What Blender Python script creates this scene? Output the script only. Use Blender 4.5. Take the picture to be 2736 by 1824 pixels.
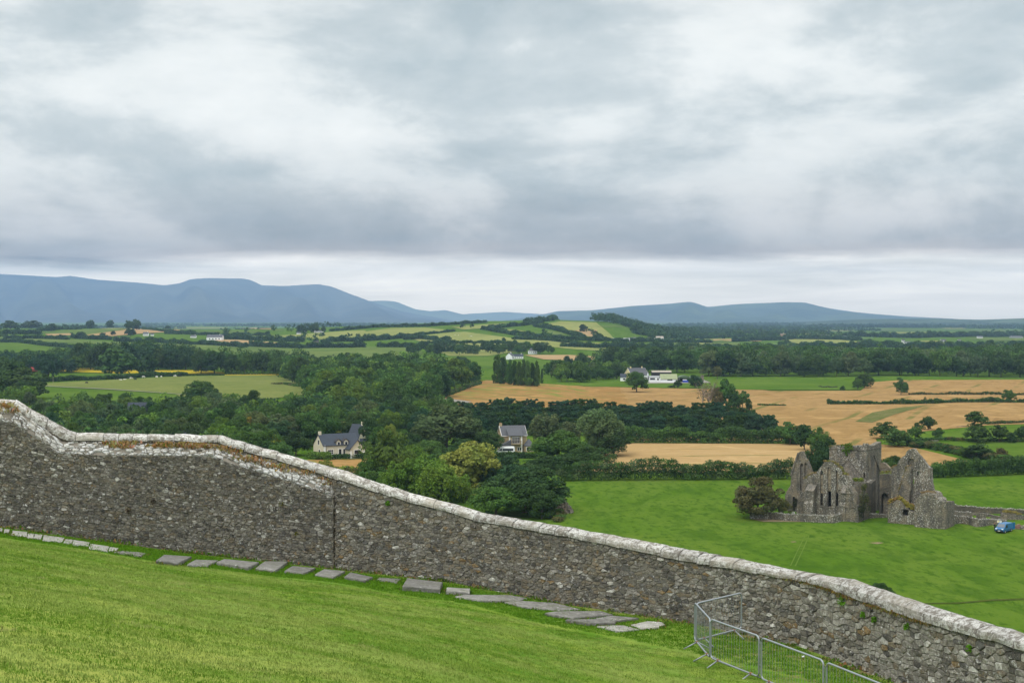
import bpy, math, random
import numpy as np
from mathutils import Vector, Matrix
from mathutils.geometry import delaunay_2d_cdt, tessellate_polygon
R = random.Random(7); NR = np.random.RandomState(7)
rad = math.radians
for o in list(bpy.data.objects): bpy.data.objects.remove(o)
SC = bpy.context.scene; COL = SC.collection
# ---------------------------------------------------------------- camera
F = 3722.0; CX = 1368.0; CY = 912.0; HOR = 850.0; EYE = 45.0      # photo pixels, metres
PITCH = math.atan((CY - HOR) / F)
cam = bpy.data.cameras.new('camera'); cam.sensor_width = 36; cam.lens = 36 * F / 2736
cam.clip_start = 0.5; cam.clip_end = 90000
camo = bpy.data.objects.new('camera', cam); COL.objects.link(camo)
camo.location = (0, 0, EYE); camo.rotation_euler = (rad(90) - PITCH, 0, 0); SC.camera = camo
# ---------------------------------------------------------------- world
SUN_EL, SUN_AZ = 48, 215; HAZE = 6.0e-5
W = bpy.data.worlds.new('World'); SC.world = W; W.use_nodes = True
class NT:
    def __init__(s, t): s.t = t; s.n = t.nodes; s.l = t.links
    def new(s, typ, **kw):
        n = s.n.new(typ)
        for k, v in kw.items():
            if k.startswith('i_'):
                key = k[2:]; key = int(key) if key.isdigit() else key.replace('_', ' ')
                s.put(n.inputs[key], v)
            else: setattr(n, k, v)
        return n
    def put(s, inp, v):
        if isinstance(v, bpy.types.NodeSocket): s.l.new(v, inp)
        elif isinstance(v, bpy.types.Node): s.l.new(v.outputs[0], inp)
        else: inp.default_value = v
    def math(s, op, a, b=0.0, c=None, clamp=False):
        n = s.n.new('ShaderNodeMath'); n.operation = op; n.use_clamp = clamp
        s.put(n.inputs[0], a); s.put(n.inputs[1], b)
        if c is not None: s.put(n.inputs[2], c)
        return n.outputs[0]
    def mix(s, f, a, b, mode='MIX'):
        n = s.n.new('ShaderNodeMix'); n.data_type = 'RGBA'; n.blend_type = mode; n.clamp_result = False
        s.put(n.inputs[0], f)
        for i, v in ((6, a), (7, b)):
            if isinstance(v, tuple) and len(v) == 3: v = (*v, 1)
            s.put(n.inputs[i], v)
        return n.outputs[2]
    def noise(s, vec, scale, detail=4, rough=0.55, dist=0.0, out=0):
        n = s.n.new('ShaderNodeTexNoise'); s.put(n.inputs['Vector'], vec)
        n.inputs['Scale'].default_value = scale; n.inputs['Detail'].default_value = detail
        n.inputs['Roughness'].default_value = rough; n.inputs['Distortion'].default_value = dist
        return n.outputs[out]
    def ramp(s, f, stops, interp='LINEAR'):
        n = s.n.new('ShaderNodeValToRGB'); s.put(n.inputs[0], f); cr = n.color_ramp; cr.interpolation = interp
        while len(cr.elements) < len(stops): cr.elements.new(0.5)
        for e, (p, c) in zip(cr.elements, stops):
            e.position = p; e.color = (c, c, c, 1) if isinstance(c, (int, float)) else (*c, 1)
        return n.outputs[0]
    def mapping(s, vec, scale=(1, 1, 1), rot=(0, 0, 0), loc=(0, 0, 0)):
        n = s.n.new('ShaderNodeMapping'); s.put(n.inputs[0], vec)
        n.inputs[1].default_value = loc; n.inputs[2].default_value = rot; n.inputs[3].default_value = scale
        return n.outputs[0]
w = NT(W.node_tree); w.n.clear()
wout = w.new('ShaderNodeOutputWorld'); bg = w.new('ShaderNodeBackground')
sky = w.new('ShaderNodeTexSky', sky_type='NISHITA', sun_disc=False, sun_elevation=rad(SUN_EL), sun_rotation=rad(SUN_AZ))
tc = w.new('ShaderNodeTexCoord').outputs['Generated']
sx = w.new('ShaderNodeSeparateXYZ', i_0=tc)
zz = w.math('MAXIMUM', sx.outputs[2], 0.0)
den = w.math('ADD', zz, 0.11)
cv = w.new('ShaderNodeCombineXYZ', i_0=w.math('DIVIDE', sx.outputs[0], den), i_1=w.math('DIVIDE', sx.outputs[1], den))
n1 = w.noise(w.mapping(cv, (0.85, 0.75, 1), loc=(3.1, 1.7, 0)), 1.0, 5, 0.5, 0.3)
n2 = w.ramp(w.noise(w.mapping(tc, (3.0, 3.0, 7.0), loc=(4.4, 2.2, 1.3)), 2.0, 9, 0.60, 0.15), [(.32, 0), (.45, .30), (.50, .54), (.56, .80), (.68, 1.0)])
n3 = w.noise(w.mapping(cv, (.30, .30, 1), loc=(1.4, 9.2, 0)), 1.0, 2, 0.5)
n4 = w.ramp(w.noise(w.mapping(tc, (2.6, 2.6, 30), loc=(5, 2, 7)), 1.9, 6, .6, .4), [(.3, 0), (.5, .5), (.7, 1)])
hi_ = w.math('ADD', w.math('ADD', w.math('MULTIPLY', n1, .25), w.math('MULTIPLY', n2, .60)), w.math('MULTIPLY', n3, .22))
lo_ = w.math('ADD', w.math('MULTIPLY', n4, .75), w.math('MULTIPLY', n3, .25))
kz = w.ramp(zz, [(.040, 0), (.055, 1)])
nn = w.math('ADD', w.math('MULTIPLY', hi_, kz), w.math('MULTIPLY', lo_, w.math('SUBTRACT', 1.0, kz)))
# the cloud base: a bright layered strip under the dark edge of the main deck, brightening overhead (overcast sky)
wob = w.math('MULTIPLY', w.math('SUBTRACT', w.noise(w.mapping(tc, (1.7, 1.7, 6)), 1.7, 7, 0.66), 0.5), 0.026)
ze = w.math('ADD', zz, wob)
EXPO = 2 ** .5; SIG = HAZE; LINF = np.array([.21, .36, .50])
def skyabs(stops):                                       # cloud colours as seen, before the air in front of them
    out = []
    for z, c in stops:
        T = math.exp(-SIG * min(24000, 845 / max(z, .001))); out.append((z, tuple(float(max(0, v)) / 8 for v in ((np.array(c) / EXPO - LINF * (1 - T)) / T))))
    return out
A_ = w.ramp(ze, skyabs([(0, (.70, .79, .82)), (.010, (.72, .80, .83)), (.020, (.74, .82, .84)), (.030, (.75, .83, .85)), (.0395, (.72, .80, .83)), (.0450, (.42, .50, .56)), (.055, (.42, .51, .57)), (.070, (.50, .58, .63)), (.10, (.58, .665, .70)), (.14, (.64, .72, .745)), (.18, (.67, .745, .765)), (.24, (.64, .71, .73)), (.5, (1.25, 1.27, 1.27)), (1, (2.1, 2.12, 2.1))]))
B_ = w.ramp(zz, [(z, 2 * a_ / (EXPO * math.exp(-SIG * min(24000, 845 / max(z, .001)))) / 8) for z, a_ in ((0, .05), (.02, .18), (.035, .24), (.05, .17), (.08, .26), (.14, .31), (.24, .30), (1, .34))])
sc8 = (8, 8, 8)
A8 = w.mix(1.0, A_, sc8, 'MULTIPLY'); B8 = w.mix(1.0, B_, sc8, 'MULTIPLY')
dn = w.math('SUBTRACT', nn, .5)
dnc = w.new('ShaderNodeCombineXYZ', i_0=w.math('MULTIPLY', dn, 1.14), i_1=w.math('MULTIPLY', dn, 1.0), i_2=w.math('MULTIPLY', dn, .88)).outputs[0]
cloud = w.mix(1.0, A8, w.mix(1.0, B8, dnc, 'MULTIPLY'), 'ADD')
skys = w.mix(1.0, sky.outputs[0], (.1, .1, .1), 'MULTIPLY')
w.put(bg.inputs[0], w.mix(0.95, skys, cloud)); bg.inputs[1].default_value = 1.0
w.l.new(bg.outputs[0], wout.inputs[0])
sun = bpy.data.lights.new('sun', 'SUN'); sun.energy = 1.2; sun.angle = rad(18); sun.color = (1, .96, .9)
suno = bpy.data.objects.new('sun', sun); COL.objects.link(suno)
suno.rotation_euler = Vector((-math.sin(rad(SUN_AZ)) * math.cos(rad(SUN_EL)), -math.cos(rad(SUN_AZ)) * math.cos(rad(SUN_EL)), -math.sin(rad(SUN_EL)))).to_track_quat('-Z', 'Y').to_euler()
SC.view_settings.view_transform = 'Standard'; SC.view_settings.look = 'None'
SC.view_settings.exposure = 0.5; SC.view_settings.gamma = 1
SC.render.engine = 'CYCLES'; SC.cycles.use_denoising = True
SC.cycles.max_bounces = 5; SC.cycles.diffuse_bounces = 3; SC.cycles.volume_bounces = 0; SC.cycles.transparent_max_bounces = 6
# ---------------------------------------------------------------- ray helpers
cp, sp = math.cos(PITCH), math.sin(PITCH)
def ray(px, py):
    a, b = (px - CX) / F, -(py - CY) / F
    v = np.array([a, cp + sp * b, -sp + cp * b]); return v / v[1]     # per metre of depth y
def at(px, py, y):
    v = ray(px, py) * y; return np.array([v[0], v[1], v[2] + EYE])
def U(px): return (px - CX) / F / cp                                   # x per depth near the horizon
def sm(a, b, x):
    t = np.clip((x - a) / (b - a), 0, 1); return t * t * (3 - 2 * t)
WPX = [-1600, -600, 0, 500, 888, 1200, 1500, 1844, 2138, 2357, 2736, 3300, 4200]
WD = [46, 45, 44, 45, 45, 44, 42, 39.5, 36.5, 33.5, 28.5, 23.5, 18.5]
WBY = [1280, 1360, 1409, 1478, 1520, 1556, 1614, 1665, 1728, 1812, 1962, 2160, 2500]
def wd(px): return np.interp(px, WPX, WD)
def wz(px):                                                             # z of the lawn at the wall foot
    y = np.interp(px, WPX, WBY); return EYE - (y - HOR) / F * wd(px)
AP = [-6000, 300, 600, 900, 1300, 1480, 1640, 1760, 1900, 9000]
AA = [24, 25, 20, 25, 36.5, 40, 37, 14, 2, 0]
def H(x, y):
    x = np.asarray(x, float); y = np.asarray(y, float)
    px = CX + F * x / np.maximum(y, 5)
    dw = wd(px)
    s = np.clip((y - dw) / (175 - dw), 0, 1)
    rock = (wz(px) - .3) * (1 - s) ** 1.8
    A = np.interp(px, AP, AA)
    h = A * sm(1350, 2750, y) * (1 - sm(2950, 4600, y))
    fade = sm(150, 260, y)
    h = h + fade * (.35 * np.sin(x / 23 + 1.3 * np.sin(y / 41)) + .35 * np.sin(y / 31 + x / 57))
    bump = 3.0 * np.exp(-(((px - 1330) / 190) ** 2) - ((y - 930) / 120) ** 2)      # rise of the barley field
    far = sm(1600, 2600, y) * (3 * np.sin(x / 260 + 2) * np.sin(y / 330 + x / 900))
    far = far * (1 - .6 * sm(6000, 12000, y))
    return rock + h + bump + far
def hit(px, py, lo=120.0, hi=30000.0):
    v = ray(px, py); y = lo
    p = lambda t: EYE + v[2] * t - float(H(v[0] * t, t))
    if p(y) < 0: return np.array([v[0] * y, y, float(H(v[0] * y, y))])
    while y < hi:
        y2 = y * 1.012
        if p(y2) < 0:
            for _ in range(14):
                m = (y + y2) / 2
                if p(m) < 0: y2 = m
                else: y = m
            break
        y = y2
    return np.array([v[0] * y, y, float(H(v[0] * y, y))])
def gp(px, d):                                                          # ground point on a bearing
    x = U(px) * d; return np.array([x, d, float(H(x, d))])
# ---------------------------------------------------------------- object helpers
def mesh(name, V, Fc, col=None, smooth=False, uv=None):
    m = bpy.data.meshes.new(name)
    V = np.asarray(V, dtype=np.float32)
    if isinstance(Fc, np.ndarray):
        k = Fc.shape[1]; m.vertices.add(len(V)); m.vertices.foreach_set('co', V.ravel())
        m.loops.add(Fc.size); m.loops.foreach_set('vertex_index', Fc.astype(np.int32).ravel())
        m.polygons.add(len(Fc)); m.polygons.foreach_set('loop_start', np.arange(0, Fc.size, k, dtype=np.int32))
        m.update(calc_edges=True)
    else:
        m.from_pydata([tuple(map(float, v)) for v in V], [], [tuple(map(int, f)) for f in Fc]); m.update()
    if col is not None:
        a = m.color_attributes.new('Col', 'FLOAT_COLOR', 'POINT')
        c = np.ones((len(V), 4), np.float32); c[:, :3] = np.asarray(col, np.float32).reshape(-1, 3) if np.ndim(col) > 1 else col
        a.data.foreach_set('color', c.ravel())
    if smooth: m.shade_smooth()
    return m
def link(name, data, mat=None, parent=None, **props):
    o = bpy.data.objects.new(name, data); COL.objects.link(o)
    if mat is not None and data is not None:
        if len(data.materials) == 0: data.materials.append(mat)
    if parent is not None: o.parent = parent
    for k, v in props.items():
        if v: o[k] = v
    return o
def thing(name, label, category, loc=(0, 0, 0), rz=0, group=None):
    o = link(name, None, label=label, category=category, group=group)
    o.location = tuple(map(float, loc)); o.rotation_euler = (0, 0, rz); return o
class MB:
    def __init__(s): s.v = []; s.f = []; s.c = []; s.cur = (1, 1, 1)
    def add(s, vs, fs):
        k = len(s.v); s.v += [tuple(map(float, v)) for v in vs]; s.f += [tuple(i + k for i in f) for f in fs]
        s.c += [s.cur] * len(vs); return s
    def box(s, c, d, rz=0, rx=0, ry=0):
        M = Matrix.Rotation(rz, 3, 'Z') @ Matrix.Rotation(ry, 3, 'Y') @ Matrix.Rotation(rx, 3, 'X')
        vs = [Vector(c) + M @ Vector((sx_ * d[0] / 2, sy * d[1] / 2, sz * d[2] / 2)) for sz in (-1, 1) for sy in (-1, 1) for sx_ in (-1, 1)]
        return s.add(vs, [(0, 2, 3, 1), (4, 5, 7, 6), (0, 1, 5, 4), (2, 6, 7, 3), (0, 4, 6, 2), (1, 3, 7, 5)])
    def prism(s, poly, a, b, axis='y'):                               # poly in (u,z), extruded from a to b
        n = len(poly)
        P = (lambda u, z, t: (u, t, z)) if axis == 'y' else ((lambda u, z, t: (t, u, z)) if axis == 'x' else (lambda u, z, t: (u, z, t)))
        vs = [P(u, z, a) for u, z in poly] + [P(u, z, b) for u, z in poly]
        return s.add(vs, [tuple(range(n)), tuple(range(2 * n - 1, n - 1, -1))] + [(i, n + i, n + (i + 1) % n, (i + 1) % n) for i in range(n)])
    def tube(s, pts, r, n=6, cap=True):
        pts = [Vector(tuple(map(float, p))) for p in pts]; rs = r if isinstance(r, (list, tuple)) else [r] * len(pts)
        rings = []; ref = Vector((.13, .21, .97)).normalized()
        for i, p in enumerate(pts):
            t = (pts[min(i + 1, len(pts) - 1)] - pts[max(i - 1, 0)]).normalized()
            if abs(t.dot(ref)) > .93: rf = Vector((1, .1, 0)).normalized()
            else: rf = ref
            a = t.cross(rf).normalized(); b = t.cross(a)
            rings += [p + (a * math.cos(2 * math.pi * k / n) + b * math.sin(2 * math.pi * k / n)) * rs[i] for k in range(n)]
        fs = [(i * n + k, i * n + (k + 1) % n, (i + 1) * n + (k + 1) % n, (i + 1) * n + k) for i in range(len(pts) - 1) for k in range(n)]
        if cap: fs += [tuple(range(n))[::-1], tuple(range((len(pts) - 1) * n, len(pts) * n))]
        return s.add(rings, fs)
    def build(s, name, mat, parent=None, smooth=False, **props):
        return link(name, mesh(name, s.v, s.f, s.c, smooth), mat, parent, **props)
# ---------------------------------------------------------------- materials
MATS = {}
def mat(name, fn):
    m = bpy.data.materials.new(name); m.use_nodes = True; t = NT(m.node_tree); t.n.clear()
    out = t.new('ShaderNodeOutputMaterial'); b = t.new('ShaderNodeBsdfPrincipled'); t.l.new(b.outputs[0], out.inputs[0])
    b.inputs['Roughness'].default_value = .9; b.inputs['Specular IOR Level'].default_value = .25
    fn(t, b, out); MATS[name] = m; return m
def pos(t): return t.new('ShaderNodeNewGeometry').outputs['Position']
def bump(t, b, h, dist, s=1.0):
    n = t.new('ShaderNodeBump'); t.put(n.inputs['Height'], h); n.inputs['Distance'].default_value = dist; n.inputs['Strength'].default_value = s
    t.put(b.inputs['Normal'], n.outputs[0])
def plain(name, c, rough=.8, metal=0, spec=.3, var=.12, sc=1.5):
    def f(t, b, o):
        n = t.noise(pos(t), sc, 3); k = t.math('ADD', t.math('MULTIPLY', n, 2 * var), 1 - var)
        t.put(b.inputs['Base Color'], t.mix(1.0, c, t.new('ShaderNodeCombineXYZ', i_0=k, i_1=k, i_2=k).outputs[0], 'MULTIPLY'))
        b.inputs['Roughness'].default_value = rough; b.inputs['Metallic'].default_value = metal; b.inputs['Specular IOR Level'].default_value = spec
    return mat(name, f)
def field(name, c1, c2, c3, s=.03, streak=None, fine=.5, fa=.35, bmp=0.0, mp=(1, 1, 1)):
    def f(t, b, o):
        p = pos(t)
        a = t.noise(p, s, 5, .62, .6); q = t.noise(t.mapping(p, mp), fine, 6, .70); q2 = t.noise(t.mapping(p, mp), fine * .22, 6, .66, .5)
        c = t.mix(t.ramp(a, [(.36, 0), (.64, 1)]), c1, c2)
        c = t.mix(t.math('MULTIPLY', t.ramp(q2, [(.48, 0), (.62, 1)]), fa * 1.2, clamp=True), c, c3)
        c = t.mix(t.math('MULTIPLY', t.ramp(q, [(.50, 0), (.66, 1)]), fa * 2, clamp=True), c, c3)
        if streak:
            pp = t.mapping(p, (1, 1, 1), rot=(0, 0, streak[0]))
            wv = t.noise(t.mapping(pp, (streak[1], streak[1] * .12, 1)), 1, 5, .7, .5)
            c = t.mix(t.math('MULTIPLY', t.ramp(wv, [(.54, 0), (.66, 1)]), streak[2]), c, c3)
            br = tuple(min(1, x * 1.22) for x in c2)
            c = t.mix(t.ramp(t.noise(p, .05, 5, .65, 1.0), [(.52, 0), (.66, .8)]), c, br)
            wv2 = t.new('ShaderNodeTexWave', wave_type='BANDS', bands_direction='X', i_0=pp); wv2.inputs['Scale'].default_value = .012
            wv2.inputs['Distortion'].default_value = 2.2; wv2.inputs['Detail'].default_value = 3; wv2.inputs['Detail Scale'].default_value = .3
            brk = t.ramp(t.noise(p, .02, 3, .6), [(.45, 0), (.6, 1)])
            c = t.mix(t.math('MULTIPLY', t.math('MULTIPLY', t.ramp(wv2.outputs[1], [(.955, 0), (.985, 1)]), brk), .85), c, (.12, .12, .035))
            if len(streak) > 3: c = t.mix(t.math('MULTIPLY', t.ramp(t.noise(t.mapping(pp, (.05, .012, 1)), 1, 5, .65, .6), [(.56, 0), (.63, 1)]), streak[3]), c, (.13, .17, .035))
        t.put(b.inputs['Base Color'], c); b.inputs['Roughness'].default_value = 1; b.inputs['Specular IOR Level'].default_value = 0
        if bmp: bump(t, b, t.math('ADD', q, a), bmp)
    return mat(name, f)
field('meadow', (.066, .128, .012), (.092, .146, .020), (.036, .085, .008), .03, fine=.55, fa=.52, bmp=.25, mp=(1, .42, 1))
field('pasture', (0.125, 0.152, 0.040), (0.152, 0.172, 0.050), (0.079, 0.106, 0.026), .02, fine=.3, fa=.3)
field('pasture_bright', (0.062, 0.118, 0.014), (0.093, 0.146, 0.022), (0.043, 0.081, 0.011), .015, fine=.3, fa=.25)
field('pasture_far', (0.081, 0.130, 0.028), (0.118, 0.155, 0.043), (0.056, 0.087, 0.019), .006, fine=.05, fa=.3)
field('pasture_olive', (.185, .205, .060), (.225, .235, .075), (.115, .15, .038), .006, fine=.05, fa=.3)
field('pasture_blue', (.085, .150, .040), (.11, .175, .05), (.06, .10, .03), .006, fine=.05, fa=.3)
field('barley', (0.259, 0.165, 0.065), (0.292, 0.192, 0.081), (0.171, 0.105, 0.039), .012, streak=(0.417, 0.189, 0.511), fine=.25, fa=.3)
field('barley_orange', (0.245, 0.138, 0.048), (0.296, 0.181, 0.068), (0.166, 0.116, 0.038), .012, streak=(-.7, .2, .6, .75), fine=.22, fa=.4)
field('stubble', (0.322, 0.219, 0.098), (0.346, 0.242, 0.115), (0.265, 0.167, 0.063), .02, streak=(1.4, .5, .3), fine=.3, fa=.15)
field('stubble_far', (0.298, 0.205, 0.099), (0.322, 0.229, 0.118), (0.223, 0.161, 0.074), .01, fine=.05, fa=.2)
field('plough', (0.160, 0.104, 0.080), (0.200, 0.136, 0.104), (0.120, 0.080, 0.064), .01, fine=.05, fa=.2)
field('wildflowers', (0.360, 0.264, 0.016), (0.440, 0.336, 0.016), (0.096, 0.128, 0.024), .5, fine=.8, fa=.5)
field('rough_grass', (0.105, 0.119, 0.035), (0.154, 0.140, 0.056), (0.056, 0.084, 0.021), .1, fine=.8, fa=.45, bmp=.3)
field('earth', (.20, .15, .10), (.24, .19, .12), (.10, .12, .04), .4, fine=1.5, fa=.3)
field('far_land', (.060, .095, .030), (.12, .16, .055), (.035, .06, .022), .0015, fine=.008, fa=.5)
def lawnm(t, b, o):
    p = pos(t)
    big = t.noise(t.mapping(p, (.7, 1.3, 1), rot=(0, 0, .25)), .30, 6, .68, .8); mid = t.noise(t.mapping(p, (1, 1, 1), rot=(0, 0, .4)), 1.1, 5, .65, .4); fn = t.noise(p, 14, 4, .7)
    c = t.mix(t.ramp(big, [(.40, 0), (.60, 1)]), (.088, .188, .017), (.190, .270, .055))
    c = t.mix(t.ramp(mid, [(.45, 0), (.75, .75)]), c, (.26, .31, .05))
    c = t.mix(t.ramp(fn, [(.5, 0), (.8, .6)]), c, (.070, .150, .012))
    at_ = t.new('ShaderNodeAttribute', attribute_name='Col').outputs[0]          # worn, yellower turf up on the bank
    s = t.new('ShaderNodeSeparateColor', i_0=at_)
    c = t.mix(t.math('MULTIPLY', s.outputs[0], t.ramp(t.noise(t.mapping(p, (1, 2.6, 1), rot=(0, 0, .35)), .8, 4, .6), [(.3, .15), (.7, .8)])), c, (.34, .36, .085))
    c = t.mix(t.math('MULTIPLY', s.outputs[2], .8), c, (.058, .145, .009))
    c = t.mix(t.math('MULTIPLY', s.outputs[1], t.ramp(t.noise(p, 2.0, 4, .6), [(.50, 0), (.62, .8)])), c, (.22, .17, .085))
    t.put(b.inputs['Base Color'], c); b.inputs['Roughness'].default_value = .95; b.inputs['Specular IOR Level'].default_value = .02
    bump(t, b, t.math('ADD', fn, t.math('MULTIPLY', mid, 2)), .05, 1)
mat('lawn', lawnm)
def bladedark(t, b, o):
    r = t.new('ShaderNodeObjectInfo').outputs['Random']; t.put(b.inputs['Base Color'], t.mix(r, (.060, .150, .008), (.11, .225, .016))); b.inputs['Roughness'].default_value = .9; b.inputs['Specular IOR Level'].default_value = .05
mat('grass_blade_dark', bladedark)
def bladem(t, b, o):
    r = t.new('ShaderNodeObjectInfo').outputs['Random']; p = pos(t); big = t.noise(t.mapping(p, (.7, 1.3, 1), rot=(0, 0, .25)), .30, 6, .68, .8); md = t.noise(t.mapping(p, (1, 2.2, 1), rot=(0, 0, .3)), .9, 5, .68, .5)
    c = t.mix(r, (.088, .188, .016), (.190, .280, .042)); c = t.mix(t.ramp(big, [(.42, 0), (.58, .85)]), c, (.250, .305, .080)); c = t.mix(t.ramp(md, [(.50, 0), (.64, .8)]), c, (.080, .165, .014)); c = t.mix(t.ramp(t.noise(p, .7, 5, .7), [(.60, 0), (.68, .8)]), c, (.32, .335, .12))
    t.put(b.inputs['Base Color'], c); b.inputs['Roughness'].default_value = .9; b.inputs['Specular IOR Level'].default_value = .05
mat('grass_blade', bladem)
def stonem(name, lich=.55, lcol=(.62, .62, .60), lsc=5.0, warm=.5, gain=1.0):
    def f(t, b, o):
        p = pos(t); c = t.new('ShaderNodeAttribute', attribute_name='Col').outputs[0]
        n = t.noise(p, 13, 7, .75); n2 = t.noise(p, 34, 4, .7); g = t.ramp(n, [(.28, .42), (.5, .95), (.72, 1.65)])
        c = t.mix(t.ramp(t.noise(p, 5.0, 7, .78, .6), [(.49, 0), (.56, .62)]), c, (.205, .192, .160))     # mortar smeared over the stones
        c = t.mix(1.0, c, g, 'MULTIPLY'); c = t.mix(1.0, c, (gain, gain * .985, gain * .93), 'MULTIPLY')
        c = t.mix(t.math('MULTIPLY', t.ramp(t.noise(t.mapping(p, (1, 1, .5)), 1.1, 5, .65), [(.52, 0), (.64, 1)]), .45), c, (.085, .08, .072))
        c = t.mix(t.math('MULTIPLY', t.ramp(t.noise(p, 4.2, 5, .7), [(.60, 0), (.68, 1)]), warm), c, (.23, .145, .05))
        l = t.ramp(t.noise(p, lsc, 7, .78, .3), [(lich, 0), (lich + .05, 1)])
        c = t.mix(l, c, lcol)
        t.put(b.inputs['Base Color'], c); bump(t, b, t.math('ADD', n, t.math('MULTIPLY', n2, .5)), .04, 1)
    return mat(name, f)
stonem('stone', .575, (.46, .46, .43), 6.5, .6); stonem('stone_white', .50, (.56, .57, .56), 6.0, .2, .95)
def copm(t, b, o):
    p = pos(t); n = t.noise(p, 6, 6, .72, .4); n2 = t.noise(p, 26, 5, .7); n3 = t.noise(p, 1.4, 3, .6)
    c = t.mix(t.ramp(n, [(.43, 0), (.53, 1)]), (.19, .175, .15), (.56, .56, .53))
    c = t.mix(t.ramp(n2, [(.48, 0), (.60, .85)]), c, (.20, .185, .16)); c = t.mix(t.ramp(n3, [(.50, 0), (.62, .7)]), c, (.30, .275, .225))
    c = t.mix(1.0, c, t.new('ShaderNodeAttribute', attribute_name='Col').outputs[0], 'MULTIPLY')
    t.put(b.inputs['Base Color'], c); bump(t, b, t.math('ADD', n, n2), .03, 1)
mat('coping_stone', copm)
def mortm(t, b, o):
    p = pos(t); n = t.noise(p, 8, 5, .7)
    c = t.mix(n, (.12, .108, .088), (.25, .23, .19)); t.put(b.inputs['Base Color'], c); bump(t, b, n, .03)
mat('mortar', mortm)
def slabm(t, b, o):
    p = pos(t); n = t.noise(p, 5, 6, .7); c = t.mix(t.ramp(n, [(.3, 0), (.7, 1)]), (.085, .085, .075), (.24, .235, .215)); c = t.mix(t.ramp(t.noise(p, 2.3, 5, .7), [(.52, 0), (.66, .7)]), c, (.10, .11, .06))
    c = t.mix(t.ramp(t.noise(p, 11, 6, .75), [(.60, 0), (.66, 1)]), c, (.58, .58, .54)); c = t.mix(1.0, c, t.new('ShaderNodeAttribute', attribute_name='Col').outputs[0], 'MULTIPLY')
    t.put(b.inputs['Base Color'], c); bump(t, b, n, .02)
mat('slab', slabm)
def ruinm(name, white=.0, dark=1.0, base=(.135, .122, .092), base2=(.265, .24, .18)):
    def f(t, b, o):
        p = pos(t); vo = t.new('ShaderNodeTexVoronoi', i_0=t.mapping(p, (1, 1, 1.9))); vo.inputs['Scale'].default_value = 2.6
        sc_ = t.new('ShaderNodeSeparateColor', i_0=vo.outputs['Color'])
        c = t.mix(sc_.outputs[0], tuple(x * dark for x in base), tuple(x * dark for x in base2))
        c = t.mix(t.ramp(vo.outputs['Distance'], [(.30, 0), (.55, .55)]), c, (.06, .055, .045))
        c = t.mix(t.ramp(t.noise(p, .35, 4, .6), [(.5, 0), (.7, .6)]), c, (.28, .215, .13))
        c = t.mix(t.ramp(t.noise(t.mapping(p, (1, 1, .35)), .6, 5, .7), [(.46, 0), (.62, .8)]), c, (.07, .068, .058))
        zone = t.math('ADD', t.math('MULTIPLY', t.noise(p, .28, 3, .5), .22), t.noise(p, 3.8, 4, .72))
        c = t.mix(t.ramp(zone, [(.70 - white, 0), (.76 - white, 1)]), c, (.52, .51, .46))
        t.put(b.inputs['Base Color'], c); bump(t, b, t.math('ADD', t.math('MULTIPLY', vo.outputs['Distance'], -1), t.noise(p, 3, 5, .7)), .12, 1)
    return mat(name, f)
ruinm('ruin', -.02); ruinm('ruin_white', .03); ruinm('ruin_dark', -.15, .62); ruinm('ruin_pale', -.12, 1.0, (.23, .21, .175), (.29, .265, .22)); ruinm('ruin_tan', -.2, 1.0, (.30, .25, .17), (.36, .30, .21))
def foliagem(name, scale=2.0, tr=.25):
    def f(t, b, o):
        a = t.new('ShaderNodeAttribute', attribute_name='Col').outputs[0]; oc = t.new('ShaderNodeObjectInfo').outputs['Color']
        c = t.mix(1.0, a, oc, 'MULTIPLY'); t.put(b.inputs['Base Color'], c); b.inputs['Roughness'].default_value = .8; b.inputs['Specular IOR Level'].default_value = .08
        trn = t.new('ShaderNodeBsdfTranslucent', i_0=c); mx = t.new('ShaderNodeMixShader'); mx.inputs[0].default_value = tr
        t.l.new(b.outputs[0], mx.inputs[1]); t.l.new(trn.outputs[0], mx.inputs[2]); t.l.new(mx.outputs[0], o.inputs[0])
    return mat(name, f)
foliagem('foliage')
plain('bark', (.10, .08, .06)); plain('bark_pale', (.20, .17, .14)); plain('twig', (.15, .12, .09))
plain('galvanised', (.27, .30, .32), .5, .55, .4, .15, 6); plain('rust', (.22, .10, .05), .8)
plain('cream_render', (.56, .51, .38), .85, var=.05); plain('quoin_white', (.74, .73, .69), .8, var=.05); plain('white_wall', (.74, .76, .76), .85, var=.06, sc=.4)
plain('slate', (.050, .060, .075), .85, spec=.15, var=.25, sc=2.5); plain('slate_old', (.095, .10, .108), .85, spec=.15, var=.3, sc=3); plain('fascia', (.03, .028, .03), .6)
plain('sandstone', (.36, .28, .16), .85, var=.3, sc=3); plain('glass_dark', (.015, .018, .022), .12, spec=.6); plain('brick_red', (.30, .10, .06)); plain('wood_dark', (.08, .06, .045))
plain('yellow_wall', (.62, .54, .30), .85, var=.05); plain('tin_green', (.24, .27, .15), .7, var=.2, sc=.6); plain('tin_dark_green', (.075, .12, .06), .6, var=.15); plain('tin_grey', (.33, .35, .36), .6, var=.15, sc=.5); plain('tin_rust', (.30, .27, .22), .7, var=.3, sc=.6)
plain('shed_dark', (.03, .026, .03)); plain('barn_red', (.33, .045, .035)); plain('tarp_blue', (.02, .05, .35)); plain('road', (.19, .18, .15)); plain('rubble_brown', (.20, .12, .085), var=.3, sc=2)
plain('van_blue', (.010, .115, .27), .35, 0, .4, .03); plain('van_white', (.78, .80, .80), .3, 0, .5, .03); plain('tyre', (.02, .02, .02), .8); plain('hubcap', (.45, .46, .47), .4, .6); plain('black_plastic', (.02, .02, .022), .5); plain('lamp_glass', (.7, .72, .74), .15, spec=.6)
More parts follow.
